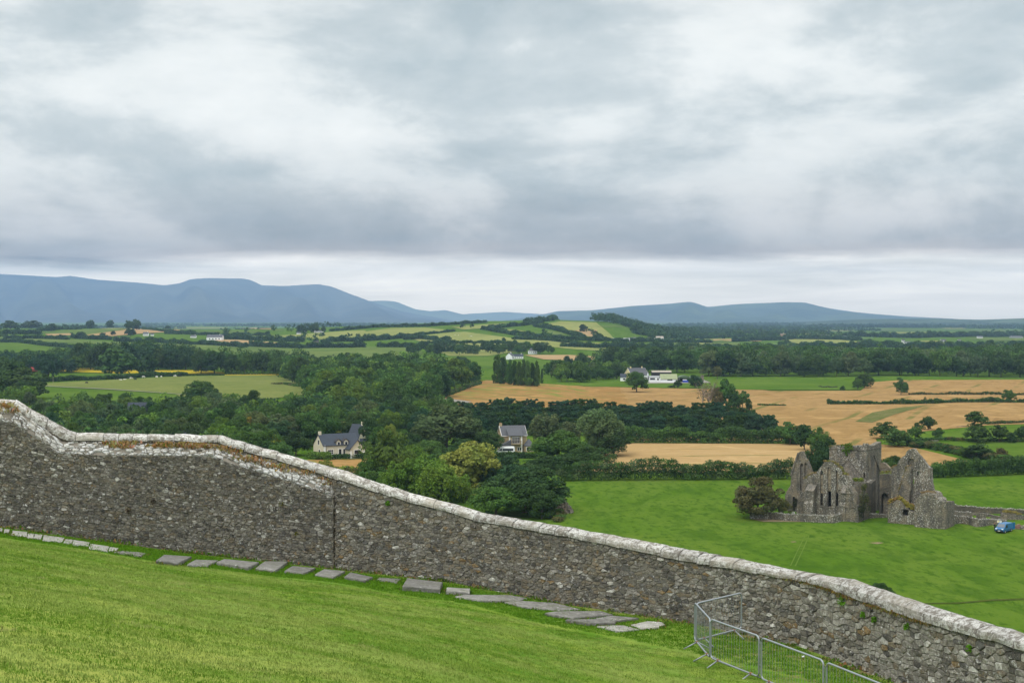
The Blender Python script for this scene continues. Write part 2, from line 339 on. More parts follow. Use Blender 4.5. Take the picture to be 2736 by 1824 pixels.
plain('screen', (.10, .12, .14), .15, spec=.7); plain('plate_white', (.75, .75, .72), .5); plain('sign_white', (.78, .78, .76), .5, var=.02); plain('sign_yellow', (.80, .62, .03), .5, var=.02)
plain('cloth_black', (.015, .016, .02)); plain('skin', (.50, .28, .19), .6); plain('hair', (.16, .07, .03)); plain('cow_white', (.70, .68, .62)); plain('cow_black', (.02, .018, .018)); plain('pole_wood', (.24, .21, .17)); plain('plastic_litter', (.75, .78, .8)); plain('curtain', (.6, .58, .52))
M = MATS
# ================================================================ terrain sheet
ds = [d for d in np.exp(np.arange(math.log(1.0), math.log(45000 / 18.0), .0145)) * 18.0]
pxs = np.arange(-3400, 6200, 20.0)
def terrain():
    us = np.array([U(p) for p in pxs]); D = np.array(ds); UU, DD = np.meshgrid(us, D)
    dwv = np.array([wd(p) for p in pxs]) + .42
    DD = np.maximum(DD, dwv[None, :]); X = UU * DD; Z = H(X, DD)
    V = np.stack([X.ravel(), DD.ravel(), Z.ravel()], 1); n, m = UU.shape
    i, j = np.meshgrid(np.arange(n - 1), np.arange(m - 1), indexing='ij'); a = (i * m + j).ravel()
    Fc = np.stack([a, a + 1, a + m + 1, a + m], 1)
    Fc = Fc[(DD[:-1, :-1].ravel() != DD[1:, :-1].ravel()) | (DD[:-1, 1:].ravel() != DD[1:, 1:].ravel())]
    return mesh('ground', V, Fc, smooth=True)
ground = link('ground', terrain(), M['meadow'], kind='structure')
def patch(name, pts, mt, level=0, ground_pts=False, step=26):
    """a field lying on the ground; outline given as bearings/heights of its corners"""
    P = []
    n = len(pts)
    for i in range(n):
        a, b = pts[i], pts[(i + 1) % n]; L = math.hypot(b[0] - a[0], (b[1] - a[1]) * 3); k = max(1, int(L / step))
        for j in range(k):
            q = (a[0] + (b[0] - a[0]) * j / k, a[1] + (b[1] - a[1]) * j / k)
            h = hit(*q); P.append((h[0] / h[1], math.log(h[1])))
    P = np.array(P); us, vs = P[:, 0], P[:, 1]
    edge = [(i, (i + 1) % len(P)) for i in range(len(P))]
    pts2 = [Vector((u * 5, v)) for u, v in P]
    gu = np.arange(us.min(), us.max(), .0075); gv = np.arange(vs.min(), vs.max(), .022)
    def inside(u, v):
        c = False; j = len(P) - 1
        for i in range(len(P)):
            if (P[i][1] > v) != (P[j][1] > v) and u < (P[j][0] - P[i][0]) * (v - P[i][1]) / (P[j][1] - P[i][1]) + P[i][0]: c = not c
            j = i
        return c
    for u in gu:
        for v in gv:
            if inside(u, v): pts2.append(Vector((u * 5, v)))
    r = delaunay_2d_cdt(pts2, edge, [list(range(len(P)))], 1, 1e-6)
    co = np.array([(c.x / 5, c.y) for c in r[0]]); d = np.exp(co[:, 1]); X = co[:, 0] * d
    off = .05 + level * .03 + np.maximum(d - 300, 0) * (.00028 + .00008 * level)
    V = np.stack([X, d, H(X, d) + off], 1)
    fs = []
    for f in r[2]:
        a, b, c = [V[i] for i in f[:3]]
        nz = (b[0] - a[0]) * (c[1] - a[1]) - (b[1] - a[1]) * (c[0] - a[0])
        fs.append(list(f) if nz > 0 else list(f)[::-1])
    return link(name, mesh(name, V, fs, smooth=True), M[mt], kind='structure')
field('track_grass', (.085, .140, .022), (.105, .155, .03), (.06, .11, .015), .1, fine=.5, fa=.3)
field('track_dark', (.045, .075, .014), (.07, .085, .02), (.03, .05, .01), .1, fine=.5, fa=.4)
patch('barley_field', [(1130, 1078), (1230, 1036), (1270, 1019), (1300, 1016), (1420, 1024), (1560, 1032), (1660, 1034)] + [(1700, 1120), (1130, 1120)], 'barley_orange')
patch('barley_field', [(1655, 1034), (1870, 1038), (2030, 1041), (2060, 1045), (2300, 1044), (2322, 1022), (2400, 1016), (2900, 1014), (2900, 1128), (2640, 1136), (2470, 1152), (2340, 1172), (2345, 1186), (2440, 1195), (2590, 1232), (2480, 1246), (2130, 1246), (2170, 1180), (1695, 1180)], 'barley')
patch('stubble_field', [(1560, 1184), (2168, 1186), (2160, 1262), (1540, 1262)], 'stubble', 1)
patch('barley_field', [(820, 1229), (1330, 1222), (1330, 1264), (820, 1264)], 'barley_orange', 1)
patch('pasture', [(1540, 1030), (1590, 1023), (1670, 1021), (1800, 1021), (1870, 1014), (2150, 1014), (2280, 1021), (2325, 1028), (2302, 1042), (2060, 1043), (1850, 1039), (1560, 1033)], 'pasture_bright', 2)
patch('pasture', [(2524, 1160), (2560, 1150), (2636, 1138), (2900, 1128), (2900, 1174), (2524, 1174)], 'pasture_bright', 1)
patch('pasture', [(2470, 1186), (2520, 1182), (2900, 1181), (2900, 1232), (2680, 1231), (2568, 1210), (2480, 1192)], 'pasture_bright', 1)
patch('rough_strip', [(2285, 1127), (2330, 1103), (2400, 1090), (2480, 1083), (2440, 1094), (2390, 1108), (2330, 1130)], 'rough_grass', 2)
patch('pasture', [(95, 1026), (300, 1015), (491, 1006), (600, 1004), (800, 1002), (860, 1010), (850, 1050), (719, 1066), (476, 1060), (470, 1052), (300, 1041), (113, 1031)], 'pasture', 1)
patch('pasture', [(90, 1034), (300, 1044), (478, 1056), (440, 1078), (180, 1095), (60, 1095)], 'pasture_bright', 1)
patch('farm_lane', [(95, 1031), (300, 1040.8), (500, 1054.9), (500, 1055.6), (300, 1041.9), (95, 1031.8)], 'road', 3)
patch('pasture', [(-300, 905), (0, 916), (120, 921), (224, 932), (214, 957), (160, 954), (0, 938), (-300, 925)], 'pasture_bright', 0)
patch('pasture', [(-200, 893), (12, 899), (130, 904), (330, 915), (600, 923), (780, 931), (965, 927), (1120, 927), (1130, 945), (980, 962), (760, 962), (560, 940), (440, 929), (300, 923), (120, 914), (14, 907), (-200, 899)], 'pasture_far')
patch('stubble_field', [(225, 896), (333, 882), (357, 878.5), (491, 882), (450, 888), (387, 891), (297, 899)], 'stubble_far', 1)
patch('pasture', [(100, 888), (200, 882), (335, 879), (253, 893), (180, 898)], 'pasture_far')
patch('stubble_field', [(560, 907), (640, 909), (760, 917), (740, 921), (620, 920)], 'stubble_far', 1)
patch('stubble_field', [(120, 893), (190, 891), (200, 896), (130, 898)], 'stubble_far', 1)
patch('pasture', [(600, 889), (700, 892), (760, 896), (690, 899), (610, 897)], 'pasture_far')
patch('pasture', [(725, 899), (760, 896), (939, 884), (980, 883), (957, 898), (880, 908), (808, 904)], 'pasture_olive')
patch('pasture', [(905, 904), (960, 889), (1046, 877), (1136, 876), (1213, 884), (1088, 897), (1000, 903)], 'pasture_olive', 1)
patch('pasture', [(1088, 901), (1200, 889), (1242, 887), (1379, 905), (1440, 920), (1300, 916), (1218, 915), (1120, 912)], 'pasture_olive')
patch('pasture', [(1205, 874), (1349, 863.5), (1400, 867), (1310, 876), (1240, 881)], 'pasture_olive')
patch('pasture', [(1426, 871), (1498, 859), (1593, 862), (1628, 891), (1640, 905), (1600, 908), (1557, 901), (1521, 888), (1462, 878)], 'pasture_olive')
patch('stubble_field', [(1528, 885), (1560, 880), (1596, 882), (1604, 898), (1575, 900)], 'stubble_far', 1)
patch('pasture', [(1298, 879), (1379, 881), (1466, 897), (1450, 904), (1349, 892)], 'pasture_olive')
patch('pasture', [(1466, 883), (1500, 889), (1535, 904), (1500, 903), (1462, 890)], 'pasture_far')
patch('pasture', [(1375, 908), (1480, 910), (1620, 918), (1660, 925), (1615, 938), (1540, 934), (1440, 924)], 'pasture_olive')
patch('pasture', [(1180, 920), (1236, 917), (1361, 919), (1420, 928), (1380, 940), (1304, 951), (1200, 951), (1170, 940)], 'pasture_olive')
patch('pasture', [(1180, 956), (1343, 957), (1370, 975), (1300, 985), (1180, 980)], 'pasture_bright')
patch('pasture', [(1425, 962), (1500, 966), (1612, 974), (1600, 985), (1453, 990)], 'pasture_bright')
patch('stubble_field', [(1400, 949), (1521, 949), (1607, 954), (1600, 965), (1453, 961)], 'stubble_far', 1)
patch('pasture', [(1725, 921), (1800, 916), (1975, 915), (1980, 930), (1900, 934), (1736, 931)], 'pasture_far')
patch('pasture', [(1740, 908), (1830, 904), (1960, 908), (1960, 913), (1800, 914)], 'pasture_far')
patch('pasture', [(2080, 907), (2178, 902), (2295, 913), (2240, 926), (2150, 922)], 'pasture_olive')
patch('pasture', [(1860, 888), (1945, 887), (1950, 897), (1880, 898)], 'pasture_far')
patch('ploughed_field', [(1963, 886), (2146, 889), (2090, 899), (1975, 897)], 'plough')
patch('pasture', [(2300, 912), (2380, 914), (2400, 926), (2300, 928)], 'pasture_far')
patch('ploughed_field', [(2290, 914), (2385, 918), (2360, 926), (2300, 926)], 'plough', 1)
patch('pasture', [(2600, 903), (2720, 902), (2800, 909), (2640, 912)], 'pasture_far')
patch('pasture', [(2440, 918), (2530, 920), (2540, 934), (2450, 930)], 'pasture_far')
for k, (a, b, c, m_) in enumerate([(2100, 2200, 882, 'pasture_far'), (2280, 2430, 881, 'pasture_far'), (2200, 2420, 863, 'pasture_olive'), (2500, 2640, 866, 'pasture_olive'), (1560, 1700, 872, 'pasture_far'), (2400, 2720, 872, 'pasture_far'), (1900, 2060, 871, 'pasture_far'), (2230, 2330, 866.5, 'pasture_far'), (640, 740, 877.5, 'stubble_far'), (700, 760, 881, 'pasture_far'), (2450, 2560, 895, 'pasture_far'), (2000, 2100, 879, 'pasture_far')]):
    patch('far_field', [(a, c), ((a + b) / 2, c - 1.2), (b, c + .3), (b - 10, c + 2.2), ((a + b) / 2, c + 2.4), (a + 8, c + 1.8)], m_)
patch('wildflower_margin', [(600, 1000.5), (700, 999), (800, 999.5), (800, 1003), (700, 1003), (600, 1004)], 'wildflowers', 2)
patch('wildflower_margin', [(120, 985), (250, 984), (300, 990), (540, 990), (600, 996), (600, 1000), (300, 998), (160, 993)], 'wildflowers', 2)
patch('earth_patch', [(2003, 1386), (2060, 1387), (2210, 1390), (2150, 1394), (2040, 1394)], 'earth', 1)
patch('farmyard', [(1730, 1018), (1880, 1016), (1900, 1024), (1730, 1026)], 'road', 3)
patch('road', [(1140, 1070), (1200, 1066), (1260, 1074), (1240, 1080), (1150, 1078)], 'road', 3)
fr = random.Random(77)
for y0, y1, a, b, hh_ in ((872, 878, 1760, 2760, 2.2), (880, 884, 1740, 2760, 3), (887, 891, 1960, 2760, 3.5), (893, 898, 1740, 2760, 4), (901, 907, 1750, 2760, 5), (911, 918, 1730, 2760, 6), (875, 878, -60, 640, 2), (884, 890, 520, 720, 3)):
    x = a
    while x < b:
        w_ = fr.uniform(60, 190); y = fr.uniform(y0, y1); 
        if fr.random() < .72: patch('far_field', [(x, y), (x + w_ * .5, y - fr.uniform(.3, 1.5)), (x + w_, y + fr.uniform(-.8, .8)), (x + w_ * .92, y + hh_), (x + w_ * .4, y + hh_ + fr.uniform(0, 1)), (x + 8, y + hh_ * .8)], fr.choice(['pasture_far', 'pasture_olive', 'pasture_blue', 'pasture_blue', 'pasture_far', 'stubble_far', 'pasture_olive', 'plough']), 0)
        x += w_ * fr.uniform(1.0, 1.6)
for dx in (0, 13): patch('wheel_track', [(2110 + dx, 1512), (2132 + dx, 1466), (2150 + dx * .8, 1431), (2152.5 + dx * .8, 1431), (2135 + dx, 1466), (2114 + dx, 1512)], 'track_grass', 1)
patch('ditch', [(2470, 1611), (2560, 1609), (2650, 1601), (2900, 1592), (2900, 1596), (2650, 1605), (2560, 1612.5), (2470, 1613)], 'track_dark', 1)
patch('earth_patch', [(2322, 1450), (2345, 1448.5), (2362, 1450), (2345, 1453)], 'earth', 1); patch('earth_patch', [(2110, 1447), (2123, 1446.2), (2130, 1447.5), (2118, 1449)], 'earth', 1)
# two faint wheel tracks over the near meadow, and a shallow ditch
# ---------------------------------------------------------------- mountains
def mountain(name, prof, d0, d1, seed, base_px_pad=0, treeline=None, mt='mountain'):
    xs = np.arange(prof[0][0], prof[-1][0] + 1, 8.0); hy = np.interp(xs, [p[0] for p in prof], [p[1] for p in prof])
    rg = np.random.RandomState(seed); ph = rg.rand(12) * 6.28
    rows = 46; V = []; dr = d1 - d0
    for j in range(rows):
        t = j / (rows - 1) * 1.25
        for x, y in zip(xs, hy):
            d = d0 + dr * t
            top = 30 + (HOR - y) / F * d1 + 15
            s = t if t <= 1 else max(0, 1 - (t - 1) * 2.2)
            sp_ = s ** 1.25
            g = math.sin(x / 47 + ph[0] + 3 * t + 1.2 * math.sin(x / 130)) * .6 + math.sin(x / 19 + 7 * t + ph[3]) * .16 + math.sin(x / 23 + ph[1] - 4 * t + math.sin(x / 61)) * .3 + math.sin(x / 11 + ph[2] + 9 * t) * .12
            z = 0 + top * (sp_ + .26 * g * math.sin(min(t, 1) * math.pi))
            V.append((U(x) * d, d, max(z, -3) if t < 1.2 else -5))
    m = len(xs); Fc = [(j * m + i, j * m + i + 1, (j + 1) * m + i + 1, (j + 1) * m + i) for j in range(rows - 1) for i in range(m - 1)]
    return link(name, mesh(name, V, np.array(Fc), smooth=True), M[mt], kind='structure')
field('mountain', (.014, .022, .015), (.065, .075, .045), (.12, .12, .07), .0007, fine=.0022, fa=.22)
field('hill_wood', (.022, .040, .022), (.05, .075, .035), (.12, .16, .06), .0010, fine=.004, fa=.30)
field('hill_far', (.10, .14, .08), (.14, .18, .09), (.08, .10, .06), .0006, fine=.002, fa=.3)
mountain('mountain', [(-900, 770), (-500, 738), (-200, 730), (0, 732), (80, 736), (150, 740), (190, 737), (260, 747), (370, 755), (440, 762), (480, 757), (510, 746), (550, 743), (650, 744), (670, 748), (700, 762), (760, 764), (850, 759), (885, 765), (930, 783), (985, 803), (1010, 812), (1080, 833), (1180, 850), (1300, 872), (1400, 885)], 14500, 20500, 1)
mountain('hill', [(880, 850), (930, 815), (985, 804), (1030, 803), (1060, 806), (1110, 826), (1150, 831), (1190, 828), (1230, 838), (1290, 851), (1400, 866)], 19500, 21500, 5, mt='hill_far')
mountain('hill', [(1150, 852), (1250, 838), (1350, 833), (1450, 839), (1560, 840), (1700, 855)], 21600, 23200, 6, mt='hill_far')
mountain('hill', [(1280, 866), (1380, 852), (1440, 842), (1490, 831), (1580, 829), (1690, 817), (1780, 812), (1820, 808), (1845, 806), (1870, 813), (1890, 820), (1960, 813), (2020, 810), (2100, 807), (2150, 808), (2190, 818), (2240, 829), (2330, 838), (2420, 845), (2520, 850), (2620, 856), (2760, 862)], 12500, 16500, 2, mt='hill_wood')
mountain('hill', [(1950, 850), (2180, 822), (2220, 824), (2280, 833), (2400, 848), (2600, 855)], 19500, 21500, 9, mt='hill_far')
mountain('hill', [(2050, 864), (2300, 853), (2500, 851), (2620, 854), (2736, 850), (2900, 848), (3500, 845), (4200, 862)], 8200, 9400, 12, mt='hill_wood')
# ---------------------------------------------------------------- haze
def hazem():
    m = bpy.data.materials.new('haze'); m.use_nodes = True; t = NT(m.node_tree); t.n.clear()
    out = t.new('ShaderNodeOutputMaterial'); v = t.new('ShaderNodeVolumePrincipled')
    v.inputs['Color'].default_value = (.42, .66, 1.0, 1); v.inputs['Density'].default_value = HAZE; v.inputs['Anisotropy'].default_value = .1
    t.l.new(v.outputs[0], out.inputs['Volume']); return m
hb = MB().box((0, 7500, 440), (48000, 33000, 900)).build('haze', hazem(), kind='stuff')
# ================================================================ foliage
def leaves(C, Rr, n, size, tone, seed=0, jit=.7, out=.45, flat=0.0):
    rg = np.random.RandomState(seed); C = np.asarray(C, float); Rr = np.asarray(Rr, float); N = len(C)
    Cn = np.repeat(C, n, 0); Rn = np.repeat(Rr, n, 0); T = np.repeat(np.asarray(tone, float), n, 0); K = len(Cn)
    d = rg.normal(size=(K, 3)); d /= np.linalg.norm(d, axis=1, keepdims=True); d[:, 2] = np.where(d[:, 2] < -.55, -d[:, 2], d[:, 2])
    p = Cn + d * Rn * (1 - out * rg.rand(K, 1) ** 1.5)
    nm = d + rg.normal(size=(K, 3)) * jit; nm /= np.linalg.norm(nm, axis=1, keepdims=True)
    a = np.cross(nm, rg.normal(size=(K, 3))); a /= np.linalg.norm(a, axis=1, keepdims=True) + 1e-9; b = np.cross(nm, a)
    s = size * (.55 + .8 * rg.rand(K, 1)); sb = s * (.55 + .35 * rg.rand(K, 1))
    q = np.stack([p - a * s, p - b * sb + nm * s * .12, p + a * s, p + b * sb + nm * s * .12], 1)
    tt = T * (.78 + .44 * rg.rand(K, 1))
    V = q.reshape(-1, 3); Fc = np.arange(K * 4).reshape(K, 4); return V, Fc, np.repeat(tt, 4, 0)
def cat(parts):
    V = []; Fc = []; C = []; k = 0
    for v, f, c in parts: V.append(v); Fc.append(f + k); C.append(c); k += len(v)
    return np.concatenate(V), np.concatenate(Fc), np.concatenate(C)
def crown(kind, seed):
    """clumps of a unit crown: base z 0, height 1, width given by rx"""
    r = np.random.RandomState(seed); C = []; Q = []
    if kind in ('broad', 'oval', 'bush', 'sparse'):
        k = {'broad': 60, 'oval': 54, 'bush': 38, 'sparse': 30}[kind]; lobes = r.normal(size=(5, 3)); lobes /= np.linalg.norm(lobes, axis=1, keepdims=True)
        z0 = {'broad': .06, 'oval': .05, 'bush': -.04, 'sparse': .22}[kind]
        for i in range(k):
            v = r.normal(size=3); v /= np.linalg.norm(v); 
            if v[2] < -.92: v[2] = -.6
            L = 1 + .24 * max(0, (lobes @ v).max() - .6) * 2.5 - .05
            rr = (.74 + .16 * r.rand()) * L * (1 if i % 4 else .5)
            hz = (1 - z0) / 2
            wz_ = np.interp(v[2], [-1, -.5, .1, .5, 1], [1.1, 1.12, 1.0, .92, .8])
            q = (.075 + .10 * r.rand()) * (1.0 if kind != 'sparse' else .7)
            C.append((v[0] * .5 * rr * wz_, v[1] * .5 * rr * wz_, z0 + hz + v[2] * hz * rr * .96)); Q.append((q, q, q * .85))
    elif kind == 'willow':
        for i in range(58):
            v = r.normal(size=3); v /= np.linalg.norm(v); rr = .62 + .32 * r.rand(); z = .5 + v[2] * .44 * rr
            q = .075 + .055 * r.rand(); C.append((v[0] * .5 * rr, v[1] * .5 * rr, z)); Q.append((q, q, q * 1.7))
    elif kind == 'poplar':
        for i in range(34):
            t = r.rand(); wv = .5 * math.sin(min(1, t * 1.25 + .12) * math.pi * .93) ** .6; a = r.rand() * 6.28
            C.append((math.cos(a) * wv * .62, math.sin(a) * wv * .62, .03 + .9 * t)); Q.append((.20, .20, .085))
    elif kind == 'conifer':
        for i in range(46):
            t = r.rand() ** .8; wv = .5 * (1 - t) ** .42 + .02; a = r.rand() * 6.28
            C.append((math.cos(a) * wv * .8, math.sin(a) * wv * .78, .02 + .90 * t)); q = .14 * (1 - .55 * t); Q.append((q, q, .085))
        for i in range(7):
            a = r.rand() * 6.28; C.append((math.cos(a) * .26, math.sin(a) * .26, .78 + .18 * r.rand())); Q.append((.07, .07, .07))
    return np.array(C), np.array(Q)
def crownmesh(kind, seed, w, h, n, size, tint=(1, 1, 1), ex=None, var=.34):
    C, Q = crown(kind, seed); r = np.random.RandomState(seed + 50)
    S = np.array([w, w, h]); tone = (1 - var / 2 + var * r.rand(len(C), 1)) * np.ones((1, 3)) * np.array(tint)
    tone[:, 0] *= (.92 + .2 * r.rand(len(C)))
    V, Fc, Cc = leaves(C * S, Q * np.array([w, w, h if kind in ('willow', 'poplar', 'conifer') else (w + h) / 2]), n, size, tone, seed)
    core = leaves(np.array([[0, 0, h * (.52 if kind != 'conifer' else .4)]]), np.array([[w * .36, w * .36, h * .38]]), int(n * 3), size * 2.0, np.array([np.array(tint) * .8]), seed + 3, jit=.3)  # bigger, darker inner leaves added to block light through the crown
    return cat([(V, Fc, Cc), core])
def trunkmb(h, r, kind, seed):
    rr = random.Random(seed); mb = MB(); t = .9 if kind in ('poplar', 'conifer') else .55
    mb.tube([(0, 0, -.4), (0, 0, h * .12), (rr.uniform(-.1, .1), rr.uniform(-.1, .1), h * .32), (rr.uniform(-.3, .3), rr.uniform(-.3, .3), h * t)], [r * 1.35, r, r * .8, r * .25], 7)
    for k in range(6 if kind not in ('poplar', 'conifer') else 3):
        a = rr.uniform(0, 6.28); l = h * rr.uniform(.2, .32); z = h * rr.uniform(.2, .42)
        mb.tube([(0, 0, z), (math.cos(a) * l * .5, math.sin(a) * l * .5, z + l * .45), (math.cos(a) * l, math.sin(a) * l, z + l)], [r * .5, r * .32, r * .1], 5)
    return mb
PROTO = {}
def proto(kind, seed, lod):
    """crown (and for far trees crown with trunk) in metres for a 10 x 10 m tree"""
    key = (kind, seed, lod)
    if key in PROTO: return PROTO[key]
    n, size = {0: (190, .20), 1: (70, .34), 2: (26, .55)}[lod]
    if kind == 'conifer': n = int(n * .8)
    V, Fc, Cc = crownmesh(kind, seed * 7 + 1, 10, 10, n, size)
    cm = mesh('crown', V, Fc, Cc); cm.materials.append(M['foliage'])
    tm = trunkmb(10, .26, kind, seed); t = mesh('trunk', tm.v, tm.f, [(1, 1, 1)] * len(tm.v)); t.materials.append(M['bark'])
    # one mesh with both, for trees too small to show their parts
    k = len(V); tv = np.array(tm.v); fs = [tuple(i + k for i in f) for f in tm.f if True]
    PROTO[key] = (cm, t); return PROTO[key]
JOINED = {}
def joined(kind, seed, lod):
    key = (kind, seed, lod)
    if key in JOINED: return JOINED[key]
    n, size = {0: (190, .20), 1: (70, .34), 2: (26, .55)}[lod]
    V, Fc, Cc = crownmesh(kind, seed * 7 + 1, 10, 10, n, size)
    tm = trunkmb(10, .26, kind, seed); q = [f for f in tm.f if len(f) == 4]
    Vt = np.array(tm.v); Ct = np.tile([1.6, 1.0, .9], (len(Vt), 1))
    V, Fc, Cc = cat([(V, Fc, Cc), (Vt, np.array(q), Ct)])
    m = mesh('tree', V, Fc, Cc); m.materials.append(M['foliage']); JOINED[key] = m; return m
TINT = {'dark': (0.046, 0.092, 0.025), 'mid': (0.069, 0.139, 0.030), 'bright': (0.112, 0.198, 0.032), 'yellow': (0.198, 0.251, 0.037), 'grey': (0.095, 0.143, 0.055), 'blue': (0.042, 0.092, 0.041), 'olive': (.100, .158, .032), 'copper': (0.059, 0.040, 0.034), 'brown': (.110, .112, .040), 'willow': (0.112, 0.165, 0.055), 'lime': (.175, .225, .042), 'autumn': (0.211, 0.185, 0.034)}
TW = {'olive': 'olive-green', 'dark': 'dark green', 'mid': 'mid-green', 'bright': 'fresh green', 'yellow': 'yellow-green', 'grey': 'grey-green', 'blue': 'deep blue-green', 'olive': (.100, .158, .032), 'copper': 'dark copper-leaved', 'brown': 'brownish green', 'willow': 'soft olive-green', 'lime': 'pale lime-green', 'autumn': 'yellowing'}
def tinted(tone, r=R, amt=.16):
    c = TINT[tone]; k = r.uniform(1 - amt, 1 + amt); return (c[0] * k * r.uniform(.9, 1.12), c[1] * k, c[2] * k * r.uniform(.85, 1.15), 1)
def tree(px, d, h, w, label, tone='mid', kind='broad', seed=None, lod=None, name=None, category=None, group=None, parts=True, z=None):
    seed = R.randrange(4) if seed is None else seed
    g = gp(px, d); lod = (0 if d < 480 else 1 if d < 1000 else 2) if lod is None else lod
    name = name or {'bush': 'bush', 'conifer': 'conifer_tree', 'poplar': 'poplar_tree', 'willow': 'willow_tree'}.get(kind, 'broadleaf_tree')
    category = category or ('bush' if kind == 'bush' else 'tree')
    sc = (w / 10 * R.uniform(.96, 1.04), w / 10 * R.uniform(.96, 1.04), h / 10)
    if not parts:
        o = link(name, joined(kind, seed, lod), None, label=label, category=category, group=group)
        o.location = tuple(g); o.scale = sc; o.rotation_euler = (0, 0, R.uniform(0, 6.28)); o.color = tinted(tone); return o
    cm, tm = proto(kind, seed, lod); t = thing(name, label, category, g, R.uniform(0, 6.28), group); t.scale = sc
    c = link('crown' if kind != 'bush' else 'foliage', cm, None, t); c.color = tinted(tone)
    link('trunk' if kind != 'bush' else 'stem', tm, None, t); return t
def tpx(px, top, base, wpx, label, tone='mid', kind='broad', **kw):      # a tree whose foot is in view
    g = hit(px, base); d = g[1]; return tree(px, d, (base - top) / F * d * 1.03, wpx / F * d * 1.06, label, tone, kind, **kw)
def tpd(px, top, d, wpx, label, tone='mid', kind='broad', **kw):         # foot hidden: distance given
    g = gp(px, d); zt = EYE - (top - HOR) / F * d; return tree(px, d, zt - g[2], wpx / F * d * 1.06, label, tone, kind, **kw)
STUFF = {}
def far_tree(store, x, y, h, w, tone, kind='broad', n=11, k=12):
    STUFF.setdefault(store, []).append((x, y, h, w, tone, kind, n, k))
def flush(store, name, label, leaf=None, **kw):
    parts = []; rg = np.random.RandomState(5)
    for (x, y, h, w, tone, kind, n, k) in STUFF[store]:
        z = float(H(x, y)); C, Q = crown(kind if kind != 'broad' else 'broad', rg.randint(4) * 7 + 1)
        idx = rg.permutation(len(C))[:k]; S = np.array([w, w, h]); C = C[idx] * S + (x, y, z); Q = Q[idx] * np.array([w, w, (w + h) / 2]) * 1.5
        a = rg.rand() * 6.28; tn = np.array(tinted(tone, R, .2)[:3]); T = tn * (.8 + .4 * rg.rand(len(C), 1))
        sz = leaf or max(.5, y * .00062)
        parts.append(leaves(C, Q, n, sz, T, rg.randint(9999)))
    V, Fc, Cc = cat(parts); return link(name, mesh(name, V, Fc, Cc), M['foliage'], kind='stuff', label=label, **kw)
def hedge(pts, h, wdt, label, tone='dark', name='hedge', category='hedge', group=None, leaf=None, n=None, rough=.3, bypx=True, tones=None, kind=None):
    """pts: points on the ground (photo bearings of the foot) -> a row of clumps"""
    G = [hit(*p) if bypx else np.array([p[0], p[1], float(H(*p))]) for p in pts]; C = []; Q = []; T = []; rg = np.random.RandomState(abs(hash(label)) % 9999 if False else len(label) * 37 + int(G[0][1]))
    d0 = np.mean([g[1] for g in G]); leaf = leaf or max(.16, d0 * .00050); st = max(wdt * .26, d0 * .0008)
    for a, b in zip(G[:-1], G[1:]):
        L = math.hypot(*(b - a)[:2]); k = max(1, int(L / st))
        nrm = np.array([-(b - a)[1], (b - a)[0]]) / max(L, .1)
        for j in range(k):
            t = (j + rg.rand() * .8) / k; p = a + (b - a) * t; hh = h * (1 + rough * (rg.rand() - .5) * .9 + rough * .45 * math.sin(p[0] / 3.1 + d0) + rough * .35 * math.sin(p[0] / 7.7 + 2 * d0))
            lv = 3 if h > 1.6 else 1
            for q in range(lv):
                off = (rg.rand() - .5) * wdt * .5; x, y = p[0] + nrm[0] * off, p[1] + nrm[1] * off
                r_ = hh * (.55 if lv == 1 else .27); C.append((x, y, float(H(x, y)) + (hh * .5 if lv == 1 else hh * (.2, .48, .74)[q]))); Q.append((max(wdt * .42, r_ * .8), max(wdt * .42, r_ * .8), r_))
                tn = tones[rg.randint(len(tones))] if tones else tone
                T.append(np.array(TINT[tn]) * (.8 + .4 * rg.rand()))
    C = np.array(C); Q = np.array(Q)
    n = n or int(np.clip(7.0 * (Q[:, 0] * Q[:, 2]).mean() / leaf ** 2, 14, 200))
    V, Fc, Cc = leaves(C, Q, n, leaf, T, 3)
    return link(name, mesh(name, V, Fc, Cc), M['foliage'], label=label, category=category, group=group, kind=kind)
# ================================================================ lawn on the rock
def lp(px): return np.interp(px, [0, 900, 1500, 1900], [1.1, 1.2, 1.4, 1.6])
def lawn_z(px, d):
    dw = wd(px); t = np.clip(d / dw, 0, 1.02); zw = wz(px) - EYE
    return EYE - 1.7 + (zw + 1.7) * (1 - np.maximum(1 - t, 0) ** lp(px))
def lz(x, y): return float(lawn_z(CX + F * cp * x / y, y))
def lawn():
    us = np.arange(-2600, 5400, 30.0); ts = np.concatenate([[.02], np.arange(.06, 1.03, .01)])
    V = []; C = []
    for t in ts:
        for p in us:
            dw = float(wd(p)); d = t * dw; x = U(p) * d
            z = float(lawn_z(p, d)) + .035 * math.sin(x * 1.3 + math.sin(d * .9)) * math.sin(d * 1.1 + x * .4) * min(1, (1 - min(t, 1)) * 8)
            V.append((x, d, z)); 
            worn = float(sm(30, 12, d)) * float(sm(1500, 300, p)); bare = float(sm(1780, 1960, p)) * float(sm(.80, .93, t)) * .9 + float(sm(.975, 1.0, t)) * .8
            C.append((worn, bare, float(sm(.86, .93, t) * sm(1.0, .985, t)) * float(sm(1700, 900, p))))
    m = len(us); n = len(ts); Fc = np.array([(j * m + i, j * m + i + 1, (j + 1) * m + i + 1, (j + 1) * m + i) for j in range(n - 1) for i in range(m - 1)])
    return link('lawn', mesh('lawn', V, Fc, C, smooth=True), M['lawn'], kind='structure')
lawn_o = lawn()
def lhit(px, py, lift=0.0):
    v = ray(px, py); y = 3.0
    while y < wd(px) - .05:
        if EYE + v[2] * y < lawn_z(px, y) + lift: break
        y += .05
    return np.array([v[0] * y, y, EYE + v[2] * y])
